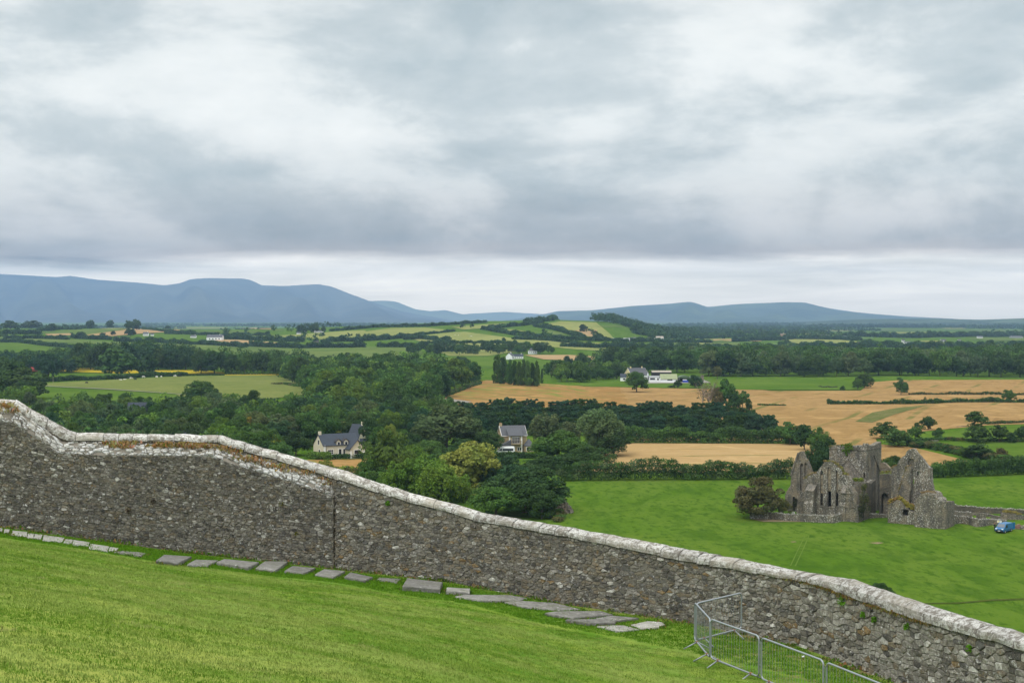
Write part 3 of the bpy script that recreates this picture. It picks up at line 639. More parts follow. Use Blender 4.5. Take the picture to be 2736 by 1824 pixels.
# grass: tufts of real blades over the part of the lawn in view
def tuft(seed, n, h):
    r = random.Random(seed); mb = MB()
    for i in range(n):
        a = r.uniform(0, 6.28); x, y = r.gauss(0, .05), r.gauss(0, .05); hh = h * r.uniform(.5, 1.2); l = r.uniform(.2, .7) * hh; wv = .0055
        c, s = math.cos(a), math.sin(a)
        mb.add([(x - s * wv, y + c * wv, -.01), (x + s * wv, y - c * wv, -.01), (x + c * l * .5 + s * wv * .7, y + s * l * .5 - c * wv * .7, hh * .7), (x + c * l, y + s * l, hh)], [(0, 1, 2), (0, 2, 3)])
    return mesh('tuft', mb.v, mb.f)
def grass(t0, t1, mt, label, dens, hh=.026):
    col = bpy.data.collections.new('grass_tufts')
    for k in range(5):
        o = bpy.data.objects.new('grass_tuft', tuft(k, 15, hh)); o.data.materials.append(M[mt]); col.objects.link(o)
    V = []; us = np.arange(-120, 2860, 40.0); ts = np.arange(t0, t1, .02); C = []
    for t in ts:
        for p in us:
            d = t * float(wd(p)); x = U(p) * d; V.append((x, d, float(lawn_z(p, d)) + .035 * math.sin(x * 1.3 + math.sin(d * .9)) * math.sin(d * 1.1 + x * .4) * min(1, (1 - t) * 8)))
    m = len(us); Fc = np.array([(j * m + i, j * m + i + 1, (j + 1) * m + i + 1, (j + 1) * m + i) for j in range(len(ts) - 1) for i in range(m - 1)])
    o = link('grass', mesh('grass', V, Fc), M['lawn'], kind='stuff', label=label)
    g = bpy.data.node_groups.new('grass', 'GeometryNodeTree'); g.interface.new_socket('Geometry', in_out='INPUT', socket_type='NodeSocketGeometry'); g.interface.new_socket('Geometry', in_out='OUTPUT', socket_type='NodeSocketGeometry')
    N = g.nodes; L = g.links; gi = N.new('NodeGroupInput'); go = N.new('NodeGroupOutput')
    dp = N.new('GeometryNodeDistributePointsOnFaces'); dp.inputs['Density'].default_value = dens
    ci = N.new('GeometryNodeCollectionInfo'); ci.inputs['Collection'].default_value = col; ci.inputs['Separate Children'].default_value = True; ci.inputs['Reset Children'].default_value = True
    ip = N.new('GeometryNodeInstanceOnPoints'); ip.inputs['Pick Instance'].default_value = True
    rv = N.new('FunctionNodeRandomValue'); rv.data_type = 'FLOAT_VECTOR'; rv.inputs[0].default_value = (-.15, -.15, 0); rv.inputs[1].default_value = (.15, .15, 6.28)
    rs = N.new('FunctionNodeRandomValue'); rs.data_type = 'FLOAT'; rs.inputs[2].default_value = .6; rs.inputs[3].default_value = 1.5
    L.new(gi.outputs[0], dp.inputs[0]); L.new(dp.outputs['Points'], ip.inputs['Points']); L.new(ci.outputs[0], ip.inputs['Instance'])
    L.new(rv.outputs[0], ip.inputs['Rotation']); L.new(rs.outputs[1], ip.inputs['Scale']); L.new(ip.outputs[0], go.inputs[0])
    md = o.modifiers.new('grass', 'NODES'); md.node_group = g
grass(.22, .90, 'grass_blade', 'short yellowish-green grass growing over the sloping lawn', 100, .018); grass(.89, .995, 'grass_blade_dark', 'darker green grass growing in the strip beside the slabs and the wall', 110, .032)
# ================================================================ rubble masonry
def clip(poly, a, b, c):                       # keep a*x+b*y<=c
    out = []
    for i in range(len(poly)):
        p, q = poly[i], poly[(i + 1) % len(poly)]; fp, fq = a * p[0] + b * p[1] - c, a * q[0] + b * q[1] - c
        if fp <= 0: out.append(p)
        if (fp < 0 < fq) or (fq < 0 < fp):
            t = fp / (fp - fq); out.append((p[0] + t * (q[0] - p[0]), p[1] + t * (q[1] - p[1])))
    return out
def cells(s0, s1, top, rh, rw, seed, gap=.010):
    """irregular courses of roughly squared stones filling 0..top(s) between s0 and s1; returns polygons in (s,h)"""
    r = random.Random(seed); rows = []; h = -.06; ht = max(top(s0 + (s1 - s0) * k / 40) for k in range(41))
    sites = []
    while h < ht:
        dh = r.uniform(*rh); s = s0 + r.uniform(-.2, 0); row = []
        while s < s1 + .1:
            dw_ = r.uniform(*rw) * (1.35 if r.random() < .12 else 1)
            hc = h + dh / 2 + r.uniform(-.28, .28) * dh + .05 * math.sin(s * .8)
            if r.random() < .16 and dh > rh[0] * 1.3: row += [(s + dw_ / 2, hc - dh * .26), (s + dw_ / 2 + r.uniform(-.05, .05), hc + dh * .26)]
            else: row.append((s + dw_ / 2, hc))
            s += dw_
        rows.append(row); h += dh
    S = [p for q in rows for p in q]; out = []; grid = {}; G = max(rw) * 1.4; AS = 1.8
    for i, p in enumerate(S): grid.setdefault((int(p[0] // G), int(p[1] // G)), []).append(i)
    for i, p in enumerate(S):
        tp = top(min(max(p[0], s0), s1))
        if p[1] > tp + .02 or p[0] < s0 - .05 or p[0] > s1 + .05: continue
        poly = [(p[0] - .6, p[1] - .35), (p[0] + .6, p[1] - .35), (p[0] + .6, p[1] + .35), (p[0] - .6, p[1] + .35)]
        gx, gy = int(p[0] // G), int(p[1] // G)
        for ax in (-1, 0, 1):
            for ay in (-1, 0, 1):
                for j in grid.get((gx + ax, gy + ay), ()):
                    if j == i: continue
                    q = S[j]; dx, dy = (q[0] - p[0]), (q[1] - p[1]) * AS; L = math.hypot(dx, dy)
                    if L > 1.4 or L < 1e-6: continue
                    # bisector in stretched space
                    mx, my = (p[0] + q[0]) / 2, (p[1] + q[1]) / 2 * AS
                    poly = clip(poly, dx, dy * AS, dx * mx + dy * my - gap * L * .9)
                    if len(poly) < 3: break
                if len(poly) < 3: break
            if len(poly) < 3: break
        if len(poly) < 3: continue
        poly = [(min(max(a, s0), s1), min(b, top(min(max(a, s0), s1)) - .005)) for a, b in poly]
        A = .5 * abs(sum(poly[k][0] * poly[(k + 1) % len(poly)][1] - poly[(k + 1) % len(poly)][0] * poly[k][1] for k in range(len(poly))))
        if A < .002: continue
        out.append((A, poly))
    return out
PALE = [(.225, .215, .19), (.19, .182, .165), (.15, .145, .128), (.105, .10, .092), (.165, .148, .115), (.19, .162, .12), (.27, .262, .245), (.12, .12, .117), (.165, .16, .145), (.085, .083, .08)]
def stone_geo(poly, P, Nn, r, proud=(.012, .042), ins=.14, col=None):
    """poly in (s,h); P(s,h)->point on the wall face; Nn(s)->outward normal"""
    cx = sum(p[0] for p in poly) / len(poly); cy = sum(p[1] for p in poly) / len(poly); n = len(poly); pr = r.uniform(*proud)
    v0 = [P(a, b) for a, b in poly]; nv = Nn(cx)
    tx, ty = r.uniform(-.25, .25) * pr, r.uniform(-.25, .25) * pr
    v1 = [P(cx + (a - cx) * (1 - ins * .5), cy + (b - cy) * (1 - ins * .5)) + nv * (pr * .7) for a, b in poly]
    v2 = [P(cx + (a - cx) * (1 - ins * 1.5), cy + (b - cy) * (1 - ins * 1.5)) + nv * (pr + tx * (1 if a > cx else -1) + ty * (1 if b > cy else -1)) for a, b in poly]
    vs = v0 + v1 + v2; fs = []
    for k in range(n):
        k2 = (k + 1) % n; fs += [(k, k2, n + k2, n + k), (n + k, n + k2, 2 * n + k2, 2 * n + k)]
    fs.append(tuple(range(2 * n, 3 * n)))
    base = col or r.choice(PALE); g = r.uniform(.8, 1.18)
    return vs, fs, tuple(c * g for c in base)
def masonry(root, cellist, P, Nn, maxparts, seed, matn='stone', name='stone', big=None, ins=.14, proud=(.012, .042), colf=None):
    r = random.Random(seed); geo = []
    for A, poly in cellist:
        cx = sum(p[0] for p in poly) / len(poly); cy = sum(p[1] for p in poly) / len(poly); c = colf(cx, cy, r) if colf else None
        q = P(cx, cy); geo.append((A / (q[1] ** 2), *stone_geo(poly, P, Nn, r, proud, ins, c)))
    geo.sort(key=lambda g: -g[0]); mb = MB()
    for i, (a, vs, fs, c) in enumerate(geo):
        if i < maxparts:
            o = np.mean([np.array(v) for v in vs], axis=0)
            m = mesh(name, [np.array(v) - o for v in vs], fs, c); x = link(name, m, M[matn], root); x.location = tuple(o)
        else:
            mb.cur = c; mb.add(vs, fs)
    if mb.v: mb.build('rubble_stones', M[matn], root, kind='stuff')
# ---- wall path helpers: s = arc length along the wall foot
class Path:
    def __init__(s, pxs, off=0.0):
        s.px = np.array(pxs, float); s.d = np.array([wd(p) for p in pxs]) + off; s.x = np.array([U(p) for p in pxs]) * s.d
        s.z = np.array([wz(p) for p in pxs]); s.s = np.concatenate([[0], np.cumsum(np.hypot(np.diff(s.x), np.diff(s.d)))])
        s.L = s.s[-1]
    def at(s, t): return Vector((float(np.interp(t, s.s, s.x)), float(np.interp(t, s.s, s.d)), float(np.interp(t, s.s, s.z))))
    def n(s, t):
        a, b = s.at(max(0, t - .5)), s.at(min(s.L, t + .5)); v = b - a; return Vector((v.y, -v.x, 0)).normalized()
    def s_of(s, px): return float(np.interp(px, s.px, s.s))
PX = list(np.arange(-500, 3700, 25.0))
TOPU = [(-500, 1046), (0, 1066), (38, 1067), (191, 1155), (300, 1157), (400, 1160), (497, 1160), (590, 1163.5), (631, 1176), (791, 1222), (893, 1253), (1046, 1303), (1200, 1346), (1290, 1372), (1467, 1401), (1658, 1435), (1900, 1481), (1999, 1500), (2166, 1532), (2250, 1544), (2317, 1568), (2500, 1628), (2736, 1697), (3100, 1830), (3700, 2060)]
BOTL = [(-500, 1062), (0, 1083), (32, 1088), (172, 1177), (497, 1180), (580, 1182), (618, 1194), (791, 1244), (910, 1283), (1046, 1327), (1200, 1369), (1284, 1394), (1406, 1414), (1576, 1446), (1814, 1496), (1900, 1511), (2150, 1554), (2218, 1573), (2277, 1597), (2476, 1664), (2736, 1737), (3100, 1876), (3700, 2110)]
def line(tab, px): return np.interp(px, [a for a, b in tab], [b for a, b in tab])
pa = Path(PX)                                            # right: the face of the wall; left: hidden behind the thicker lower wall
pa.d = pa.d + np.interp(pa.px, [885, 889], [.50, 0]); pa.x = np.array([U(p) for p in pa.px]) * pa.d
pa.s = np.concatenate([[0], np.cumsum(np.hypot(np.diff(pa.x), np.diff(pa.d)))]); pa.L = pa.s[-1]
def s2px(t): return float(np.interp(t, pa.s, pa.px))
def cop_low(t):                                          # height of the coping's underside above the wall foot
    px = s2px(t); p = pa.at(t); y = line(BOTL, px); return EYE - (y - HOR) / F * p.y - p.z + .02
root = thing('stone_wall', 'long weathered rubble wall with white lichened coping running downhill across the lawn edge', 'wall', (0, 0, 0))
TH = .46
def wallcore(path, top, name, parent, th, s0, s1, m='mortar', low=-.6):
    mb = MB(); n = int((s1 - s0) / .25) + 2; prev = None
    for i in range(n):
        t = s0 + (s1 - s0) * i / (n - 1); p = path.at(t); nv = path.n(t); q = p - nv * th; h = top(t)
        ring = [p + Vector((0, 0, low)), p + Vector((0, 0, h)), q + Vector((0, 0, h)), q + Vector((0, 0, low - 2))]
        k = len(mb.v); mb.add(ring, [])
        if i: mb.f += [(k - 4 + j, k - 4 + (j + 1) % 4, k + (j + 1) % 4, k + j) for j in range(4)]
    mb.f += [(0, 1, 2, 3), (k + 3, k + 2, k + 1, k)]
    return mb.build(name, M[m], parent)
wallcore(pa, cop_low, 'wall_core', root, TH, 0, pa.L)
Pa = lambda s, h: pa.at(s) + Vector((0, 0, h))
cr = []
s888 = pa.s_of(888); s0 = pa.s_of(-40)
se = pa.s_of(2790)
def colA(s, h, r):
    px = s2px(s); c = r.choice(PALE)
    if px > 1900 and r.random() < .45: c = (.30, .295, .27)
    if r.random() < .035: return (.5, .5, .48)
    if r.random() < .03: return (.20, .14, .07)
    return c
midS = pa.s_of(2080)
cA = cells(s888 + .02, midS, cop_low, (.065, .145), (.10, .34), 3) + cells(midS + .01, se, cop_low, (.08, .20), (.12, .42), 4, .010)
# strip of upright wall seen between the ledge of the thick lower wall and the coping
cA2 = [c for c in cells(s0, s888, cop_low, (.09, .15), (.14, .30), 5) if max(p[1] for p in c[1]) > cop_low(c[1][0][0]) - .45]
masonry(root, cA, Pa, pa.n, 228, 11, colf=colA); masonry(root, cA2, Pa, pa.n, 0, 12, colf=colA)
# coping stones
def coping():
    r = random.Random(21); s = pa.s_of(-60); k = 0; N = 0
    while s < se + .6:
        px = s2px(s); L = r.uniform(.42, .95); e = min(s + L, se + .7); g = .008
        a, b = s + g, e - g; vs = []; fs = []; n = 4; jz = r.uniform(-.012, .012); tone = r.uniform(.86, 1.08) * (1.12 if px < 1250 else .95); tl = r.uniform(-.012, .012)
        for i in range(n + 1):
            t = a + (b - a) * i / n; p = pa.at(t); nv = pa.n(t); px_ = s2px(t)
            lo = EYE - (line(BOTL, px_) - HOR) / F * (p.y - .06) + jz
            # the crest lies .27 m behind the front edge
            hi = EYE - (line(TOPU, px_) - HOR) / F * (p.y + .24) + jz * .6
            hi = max(hi, lo + .10); e_ = .02 if i in (0, n) else 0
            rr = lambda q: r.uniform(-q, q)
            fr = lo + (hi - lo) * .62
            prof = [(.075 + rr(.008), lo), (.085 - e_ + rr(.01), lo + (fr - lo) * .5), (.060 - e_ + rr(.008), fr), (-.10, hi - .035 - e_ * .3 + rr(.006)), (-.24, hi - e_ * .4), (-.40, hi - .035), (-.53, fr), (-.55, lo)]
            vs += [p + nv * o + Vector((0, 0, z - p.z + tl * (i - n / 2))) for o, z in prof]
        m = 8
        for i in range(n):
            for j in range(m): fs.append((i * m + j, (i + 1) * m + j, (i + 1) * m + (j + 1) % m, i * m + (j + 1) % m))
        fs += [tuple(range(m)), tuple(range((n + 1) * m - 1, n * m - 1, -1))]
        o = sum(vs, Vector()) / len(vs); mm = mesh('coping_stone', [v - o for v in vs], fs, (tone, tone, tone)); x = link('coping_stone', mm, M['coping_stone'], root); x.location = o
        s = e; N += 1
coping()
# ---- the thicker lower wall on the left, with its sloping white ledge
PXB = list(np.arange(-500, 889, 20.0)) + [889]; pb = Path(PXB)
LEDGE = [(-500, 1108), (0, 1122), (50, 1140), (159, 1213), (300, 1216), (497, 1218), (563, 1220), (638, 1246), (740, 1277), (808, 1298), (888, 1328)]
def led(t):
    px = float(np.interp(t, pb.s, pb.px)); p = pb.at(t); return EYE - (line(LEDGE, px) - HOR) / F * p.y - p.z
root2 = thing('stone_wall', 'thicker rubble wall with a sloping ledge of white stones built against the left end of the coped wall', 'wall', (0, 0, 0))
wallcore(pb, lambda t: led(t) - .01, 'wall_core', root2, .48, 0, pb.L)
Pb = lambda s, h: pb.at(s) + Vector((0, 0, h))
b0 = pb.s_of(-40)
def colB(s, h, r):
    c = r.choice(PALE); k = .86
    if r.random() < .03: return (.42, .42, .40)
    return tuple(x * k for x in c)
cB = cells(b0, pb.L - .01, led, (.06, .12), (.09, .26), 6)
masonry(root2, cB, Pb, pb.n, 190, 13, colf=colB)
# end face of the thick wall
q0 = pb.at(pb.L); nv = pb.n(pb.L); tv = Vector((-nv.y, nv.x, 0))
def Pe(s, h): return q0 - nv * s + Vector((0, 0, h)) - tv * -.0
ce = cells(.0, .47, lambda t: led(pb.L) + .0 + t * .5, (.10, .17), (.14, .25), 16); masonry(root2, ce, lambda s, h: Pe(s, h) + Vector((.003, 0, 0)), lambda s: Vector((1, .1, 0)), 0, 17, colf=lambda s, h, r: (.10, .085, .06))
# sloping ledge: base slope slab + many rounded white stones
def ledge_pt(s, v):                                     # v 0 front .. 1 back
    p = pb.at(s); n_ = pb.n(s); px = float(np.interp(s, pb.s, pb.px))
    rise = np.interp(px, [0, 60, 170, 600, 888], [.50, .45, .36, .34, .42])
    return p - n_ * (.02 + .46 * v) + Vector((0, 0, led(s) - .02 + rise * v ** .8))
mb = MB(); ns = 140
for i in range(ns):
    s = b0 + (pb.L - b0) * i / (ns - 1)
    mb.v += [tuple(ledge_pt(s, v)) for v in (0, .5, 1)]; mb.c += [(1, 1, 1)] * 3
    if i:
        k = 3 * i; mb.f += [(k - 3, k, k + 1, k - 2), (k - 2, k + 1, k + 2, k - 1)]
mb.build('ledge_bed', M['mortar'], root2)
def ledgestones():
    r = random.Random(31); s = b0; out = []
    S = cells(b0, pb.L - .02, lambda t: .56, (.09, .15), (.13, .30), 33, .012)
    r2 = random.Random(34)
    def PL(s, h): return ledge_pt(s, min(max(h / .56, 0), 1))
    def NL(s): n_ = pb.n(s); return (n_ * .55 + Vector((0, 0, .83))).normalized()
    def cf(s, h, r): return r.choice([(.46, .46, .44), (.52, .53, .52), (.38, .37, .34), (.24, .22, .19), (.17, .16, .14), (.48, .49, .48)])
    S = [c for c in S if r.random() > .12]
    masonry(root2, S, PL, NL, 105, 35, 'stone_white', 'ledge_stone', ins=.2, proud=(.03, .075), colf=cf)
ledgestones()
# ================================================================ grave slabs and kerb stones
def slab(quad, th, label, name='stone_slab', cat_='grave slab', group=None, white=1.0, lift=None, tone=None):
    """quad: the outline of its top as seen lying on the turf"""
    lift = th * .8 if lift is None else lift
    P = [lhit(x, y, lift) for x, y in quad]; c = np.mean(P, axis=0); r = random.Random(int(quad[0][0] * 7 + quad[0][1]))
    t = tone or r.uniform(.8, 1.15); mb = MB(); mb.cur = (t * white, t * white, t * white)
    # refine the outline a little so edges are worn and uneven
    Q = []
    for i in range(len(P)):
        a, b = P[i], P[(i + 1) % len(P)]; k = 4
        for j in range(k):
            q = a + (b - a) * j / k; 
            if j: q = q + np.array([r.uniform(-.012, .012), r.uniform(-.015, .015), 0])
            Q.append(q - c)
    A = sum(Q[i][0] * Q[(i + 1) % len(Q)][1] - Q[(i + 1) % len(Q)][0] * Q[i][1] for i in range(len(Q)))
    if A < 0: Q = Q[::-1]
    n = len(Q); top = [(q[0] * .975, q[1] * .975, q[2] + .0) for q in Q]; rim = [(q[0], q[1], q[2] - .025) for q in Q]; bot = [(q[0], q[1], q[2] - th - .08) for q in Q]
    mb.add(bot + rim + top, [(i, (i + 1) % n, n + (i + 1) % n, n + i) for i in range(n)] + [(n + i, n + (i + 1) % n, 2 * n + (i + 1) % n, 2 * n + i) for i in range(n)] + [tuple(range(2 * n, 3 * n))])
    o = mb.build(name, M['slab'], None, label=label, category=cat_, group=group); o.location = tuple(c); return o
def zB(x, y): return (400 + x / 2.94, 1120 + y / 2.94)
def zC(x, y): return (1100 + x / 2.94, 1350 + y / 2.94)
def zA(x, y): return (x / 3.136, 1040 + y / 3.136)
G1 = 'flat grave slabs lying along the foot of the wall'
slab([zA(955, 1362), zA(1010, 1348), zA(1222, 1366), zA(1180, 1392)], .07, 'thin dark slab just right of the white edging stones, leftmost grey slab', group=G1)
slab([zB(50, 1105), zB(112, 1060), zB(330, 1072), zB(225, 1125)], .13, 'grey flat slab second from the left below the thick wall', group=G1)
slab([zB(290, 1142), zB(362, 1098), zB(540, 1103), zB(455, 1148)], .07, 'thin grey slab between two thicker ones, third from the left', group=G1)
slab([zB(525, 1118), zB(582, 1093), zB(858, 1118), zB(772, 1160)], .13, 'long grey slab left of the wall corner, fourth from the left', group=G1)
slab([zB(832, 1166), zB(905, 1110), zB(1088, 1112), zB(985, 1186)], .10, 'deep squarish grey slab, fifth from the left below the thick wall', group=G1)
slab([zB(1055, 1192), zB(1122, 1148), zB(1302, 1163), zB(1215, 1206)], .10, 'grey slab just left of the dark wall corner', group=G1)
slab([zB(1298, 1216), zB(1372, 1172), zB(1535, 1188), zB(1440, 1240)], .11, 'grey slab lying right at the dark wall corner', group=G1)
slab([zB(1528, 1234), zB(1575, 1198), zB(1755, 1236), zB(1688, 1264)], .11, 'chipped grey slab just right of the dark wall corner', group=G1)
slab([zB(1775, 1260), zB(1802, 1240), zB(1972, 1250), zB(1940, 1280)], .06, 'narrow thin slab left of the thick raised slab', group=G1)
slab([zB(1985, 1305), zB(2022, 1243), zB(2302, 1275), zB(2278, 1330)], .15, 'thick raised grey slab, tallest of the row along the wall', group=G1, lift=.15)
slab([zC(268, 668), zC(278, 640), zC(460, 650), zC(455, 682)], .13, 'short pale block right of the thick raised slab', lift=.13, white=1.5)
slab([zC(338, 712), zC(410, 699), zC(780, 701), zC(908, 724), zC(840, 745), zC(530, 746)], .08, 'long pale slab with pointed ends below the middle of the wall', group=G1, white=1.3)
slab([zC(728, 755), zC(830, 744), zC(1120, 760), zC(1330, 812), zC(1160, 818), zC(880, 795)], .07, 'lichen-spotted slab overlapping the turf right of the long pointed slab', group=G1, white=1.2)
slab([zC(1045, 842), zC(1130, 829), zC(1480, 824), zC(1582, 852), zC(1270, 880)], .10, 'broad grey slab with a raised front edge near the barriers', group=G1, white=1.25)
slab([zC(1208, 893), zC(1440, 888), zC(1600, 905), zC(1780, 884), zC(1560, 862), zC(1790, 880), zC(1600, 915), zC(1400, 915)][:3] + [zC(1600, 918), zC(1400, 922)], .12, 'narrow dark kerb slab at the lower edge of the slabs', group=G1)
slab([zC(1440, 886), zC(1562, 862), zC(1785, 880), zC(1602, 906)], .09, 'dark grey slab close to the wall foot near the barriers', group=G1)
slab([zC(1453, 946), zC(1560, 938), zC(1662, 938), zC(1788, 970), zC(1602, 988)], .07, 'whitish flat slab nearest the camera left of the barriers', group=G1, white=1.5)
slab([zC(1718, 935), zC(1850, 905), zC(1960, 912), zC(1990, 930), zC(1942, 954), zC(1812, 968)], .07, 'white-lichened slab with a rounded end, rightmost before the barriers', group=G1, white=1.9)
E = [[(0, 1158), (22, 1160), (18, 1184), (0, 1184)], [(38, 1166), (80, 1170), (70, 1198), (34, 1194)], [(104, 1180), (232, 1190), (224, 1228), (92, 1212)], [(236, 1204), (288, 1206), (278, 1244), (228, 1236)], [(290, 1208), (356, 1214), (342, 1250), (282, 1244)], [(366, 1216), (540, 1240), (520, 1276), (354, 1262)], [(545, 1250), (610, 1256), (596, 1294), (530, 1286)], [(614, 1256), (752, 1278), (740, 1312), (602, 1300)], [(758, 1290), (916, 1312), (900, 1350), (742, 1334)], [(922, 1316), (992, 1326), (974, 1350), (910, 1350)]]
EL = ['white edging stone cut by the left frame edge', 'tiny white edging stone second from the left frame edge', 'long white edging stone third from the left frame edge', 'small square white edging stone fourth from the left', 'small white edging stone fifth from the left', 'longest white edging stone, middle of the white row', 'square white edging stone just right of the longest one', 'white edging stone third from the right end of the row', 'wide grey-white edging stone next to last on the right', 'small pointed white edging stone ending the row on the right']
for q, l in zip(E, EL): slab([zA(*p) for p in q], .08, l, 'edging_stone', 'edging stone', 'white edging stones at the foot of the thick wall', white=1.75, tone=1.0)
# ================================================================ crowd barriers
def barrier(a, b, label, first=[None]):
    A = np.array([U(a[0]) * a[1], a[1]]); B = np.array([U(b[0]) * b[1], b[1]]); L = float(np.hypot(*(B - A))); ang = math.atan2(B[1] - A[1], B[0] - A[0])
    za, zb = a[2], b[2]; t = thing('crowd_barrier', label, 'barrier', (A[0], A[1], za), ang, 'steel crowd barriers in a chain beside the wall')
    sl = (zb - za) / L; rr = .10; mb = MB(); h0, h1 = .17, 1.10; pts = []
    def c(x, z): return (x, 0, z + sl * x)
    for cx, cz, a0 in ((rr, h0 + rr, 180), (L - rr, h0 + rr, 270), (L - rr, h1 - rr, 0), (rr, h1 - rr, 90)):
        for k in range(6): q = rad(a0 + 90 * k / 5); pts.append(c(cx + rr * math.cos(q), cz + rr * math.sin(q)))
    pts.append(pts[0]); pts.append(pts[1]); mb.tube(pts, .023, 8, False); mb.build('frame', M['galvanised'], t, True)
    n = int(L / .105); bm_ = MB().tube([(0, 0, h0 - .0), (0, 0, h1)], .0036, 5).build('bar', M['galvanised']).data
    bpy.data.objects.remove(bpy.data.objects[-1] if False else [o for o in COL.objects if o.data is bm_][0])
    for i in range(1, n):
        x = L * i / n; o = link('bar', bm_, None, t); o.location = (x, 0, sl * x)
    for x in (.30, L - .30):
        f = MB(); z0 = h0 + sl * x
        f.tube([(x, -.02, z0), (x - .02, -.34, .0 + sl * x)], .017, 6); f.tube([(x, .02, z0), (x + .02, .34, .0 + sl * x)], .017, 6); f.build('foot', M['galvanised'], t, True)
        MB().box((x, 0, z0), (.06, .055, .055)).build('foot_clamp', M['rust'], t)
    for z in (.45, .95): MB().box((L + .01, 0, z + sl * L), (.05, .03, .04)).build('hook', M['galvanised'], t)
BZ = EYE - 8.32
barrier((1862, 35.1, BZ + .02), (1983, 36.3, BZ + .05), 'crowd barrier reaching back to touch the stone wall')
barrier((1858, 35.2, BZ + .02), (1899, 33.45, BZ - .02), 'short-looking crowd barrier at the left corner, seen almost end-on')
barrier((1901, 33.35, BZ), (2030, 31.65, BZ - .02), 'third crowd barrier from the left, first of the row running downhill')
barrier((2037, 31.5, BZ - .02), (2203, 29.5, BZ - .05), 'fourth crowd barrier, middle of the row running downhill')
barrier((2212, 29.35, BZ - .05), (2400, 27.4, BZ - .12), 'last crowd barrier, cut off by the bottom frame edge at right')
o = MB().box((0, 0, .02), (.06, .04, .02), .4, .2).box((.02, .015, .03), (.03, .03, .015), 1).build('litter', M['plastic_litter'], None, label='scrap of white litter on the grass behind the fourth barrier', category='litter')
g = lhit(2146, 1757); o.location = tuple(g + np.array([0, 0, .02]))
# dry grass and small plants on the wall
def grasses(pts, label, cols, n=26, h=.16, name='dry_grass', spread=.16):
    mb = MB(); r = random.Random(len(label) + len(pts))
    for p, s in pts:
        for i in range(int(n * s)):
            x, y = r.gauss(0, spread * s), r.gauss(0, .05); a = r.uniform(0, 6.28); hh = h * s * r.uniform(.4, 1.2); l = hh * r.uniform(.3, 1.1); wv = .006
            b = Vector(p) + Vector((x, y, 0)); c, s_ = math.cos(a), math.sin(a); mb.cur = tuple(k * r.uniform(.7, 1.2) for k in r.choice(cols))
            mb.add([b + Vector((-s_ * wv, c * wv, -.02)), b + Vector((s_ * wv, -c * wv, -.02)), b + Vector((c * l * .5, s_ * l * .5 - .02, hh * .75)), b + Vector((c * l, s_ * l - .04, hh * .8 if r.random() < .6 else hh * .3))], [(0, 1, 2), (0, 2, 3)])
    return link(name, mesh(name, mb.v, mb.f, mb.c), M['foliage'], kind='stuff', label=label)
gr = random.Random(3); tp = []
for lo, hi, k, v in ((-10, 40, 9, .7), (250, 345, 14, .75), (400, 470, 16, .85), (480, 620, 34, .85), (620, 900, 30, .7)):
    for i in range(k): px = gr.uniform(lo, hi); s = float(np.interp(px, pb.px, pb.s)); tp.append((ledge_pt(s, gr.uniform(v - .25, 1.0)), gr.uniform(.5, 1.15)))
grasses(tp, 'tawny dry grass growing on the ledge below the coping', [(.40, .27, .12), (.33, .22, .09), (.45, .34, .17), (.20, .17, .05)], 34)
tp = []
for i in range(110):
    px = gr.choice([gr.uniform(2100, 2480), gr.uniform(2160, 2300), gr.uniform(2300, 2500)]); s = pa.s_of(px); p = pa.at(s) + pa.n(s) * .07; tp.append((p + Vector((0, 0, cop_low(s) - .03)), gr.uniform(.3, .6)))
grasses(tp, 'thin brown moss and grass fringing the underside of the coping', [(.20, .15, .05), (.14, .13, .03), (.25, .18, .08)], 22, spread=.2)
tp = []
for i in range(170):
    px = gr.uniform(-20, 2700); s = pa.s_of(px) if px > 888 else pb.s_of(px); p = (pa if px > 888 else pb); q = p.at(s) + p.n(s) * gr.uniform(.05, .2); tp.append((q, gr.uniform(.4, 1.0)))
grasses(tp, 'longer grass and dry stalks along the foot of the wall', [(.10, .18, .02), (.08, .15, .02), (.30, .20, .09), (.12, .20, .03)], 30, h=.14, name='long_grass', spread=.3)
for (px, h_, s_, l) in ((2257, .0, 1.0, 'bright green fern growing from the wall under the broken coping'), (2315, .12, .6, 'small green fern right of the bright one on the wall'), (2345, .15, .6, 'small fern in the upper wall joints near the right'), (2432, .05, .7, 'tiny green plant below the coping right of the ferns'), (2602, .1, .7, 'green tuft in the wall near the right frame edge'), (1037, .05, .6, 'little green plant below the coping at mid wall')):
    s = pa.s_of(px); p = pa.at(s) + pa.n(s) * .06 + Vector((0, 0, cop_low(s) - .22 - h_)); r_ = .13 * s_
    V, Fc, Cc = leaves([p], [(r_, r_ * .5, r_ * 1.2)], int(90), .028, [(.10, .24, .02)], int(px)); link('fern', mesh('fern', V, Fc, Cc), M['foliage'], label=l, category='fern')
for px in (342, 408, 750, 790):
    s = pb.s_of(px); p = pb.at(s) + pb.n(s) * .03 + Vector((0, 0, {342: 1.05, 408: 1.5, 750: 1.9, 790: 1.0}[px])); r_ = .09
    V, Fc, Cc = leaves([p], [(r_, .04, r_)], 50, .022, [(.12, .12, .02) if px > 500 else (.06, .045, .03)], px)
    link('wall_plant', mesh('wall_plant', V, Fc, Cc), M['foliage'], label={342: 'dark tuft low on the thick wall at left', 408: 'dark tuft in the thick wall above the second slab', 750: 'yellow-green tuft in the thick wall left of its corner', 790: 'yellow-green tuft low on the thick wall near its corner'}[px], category='wall plant')

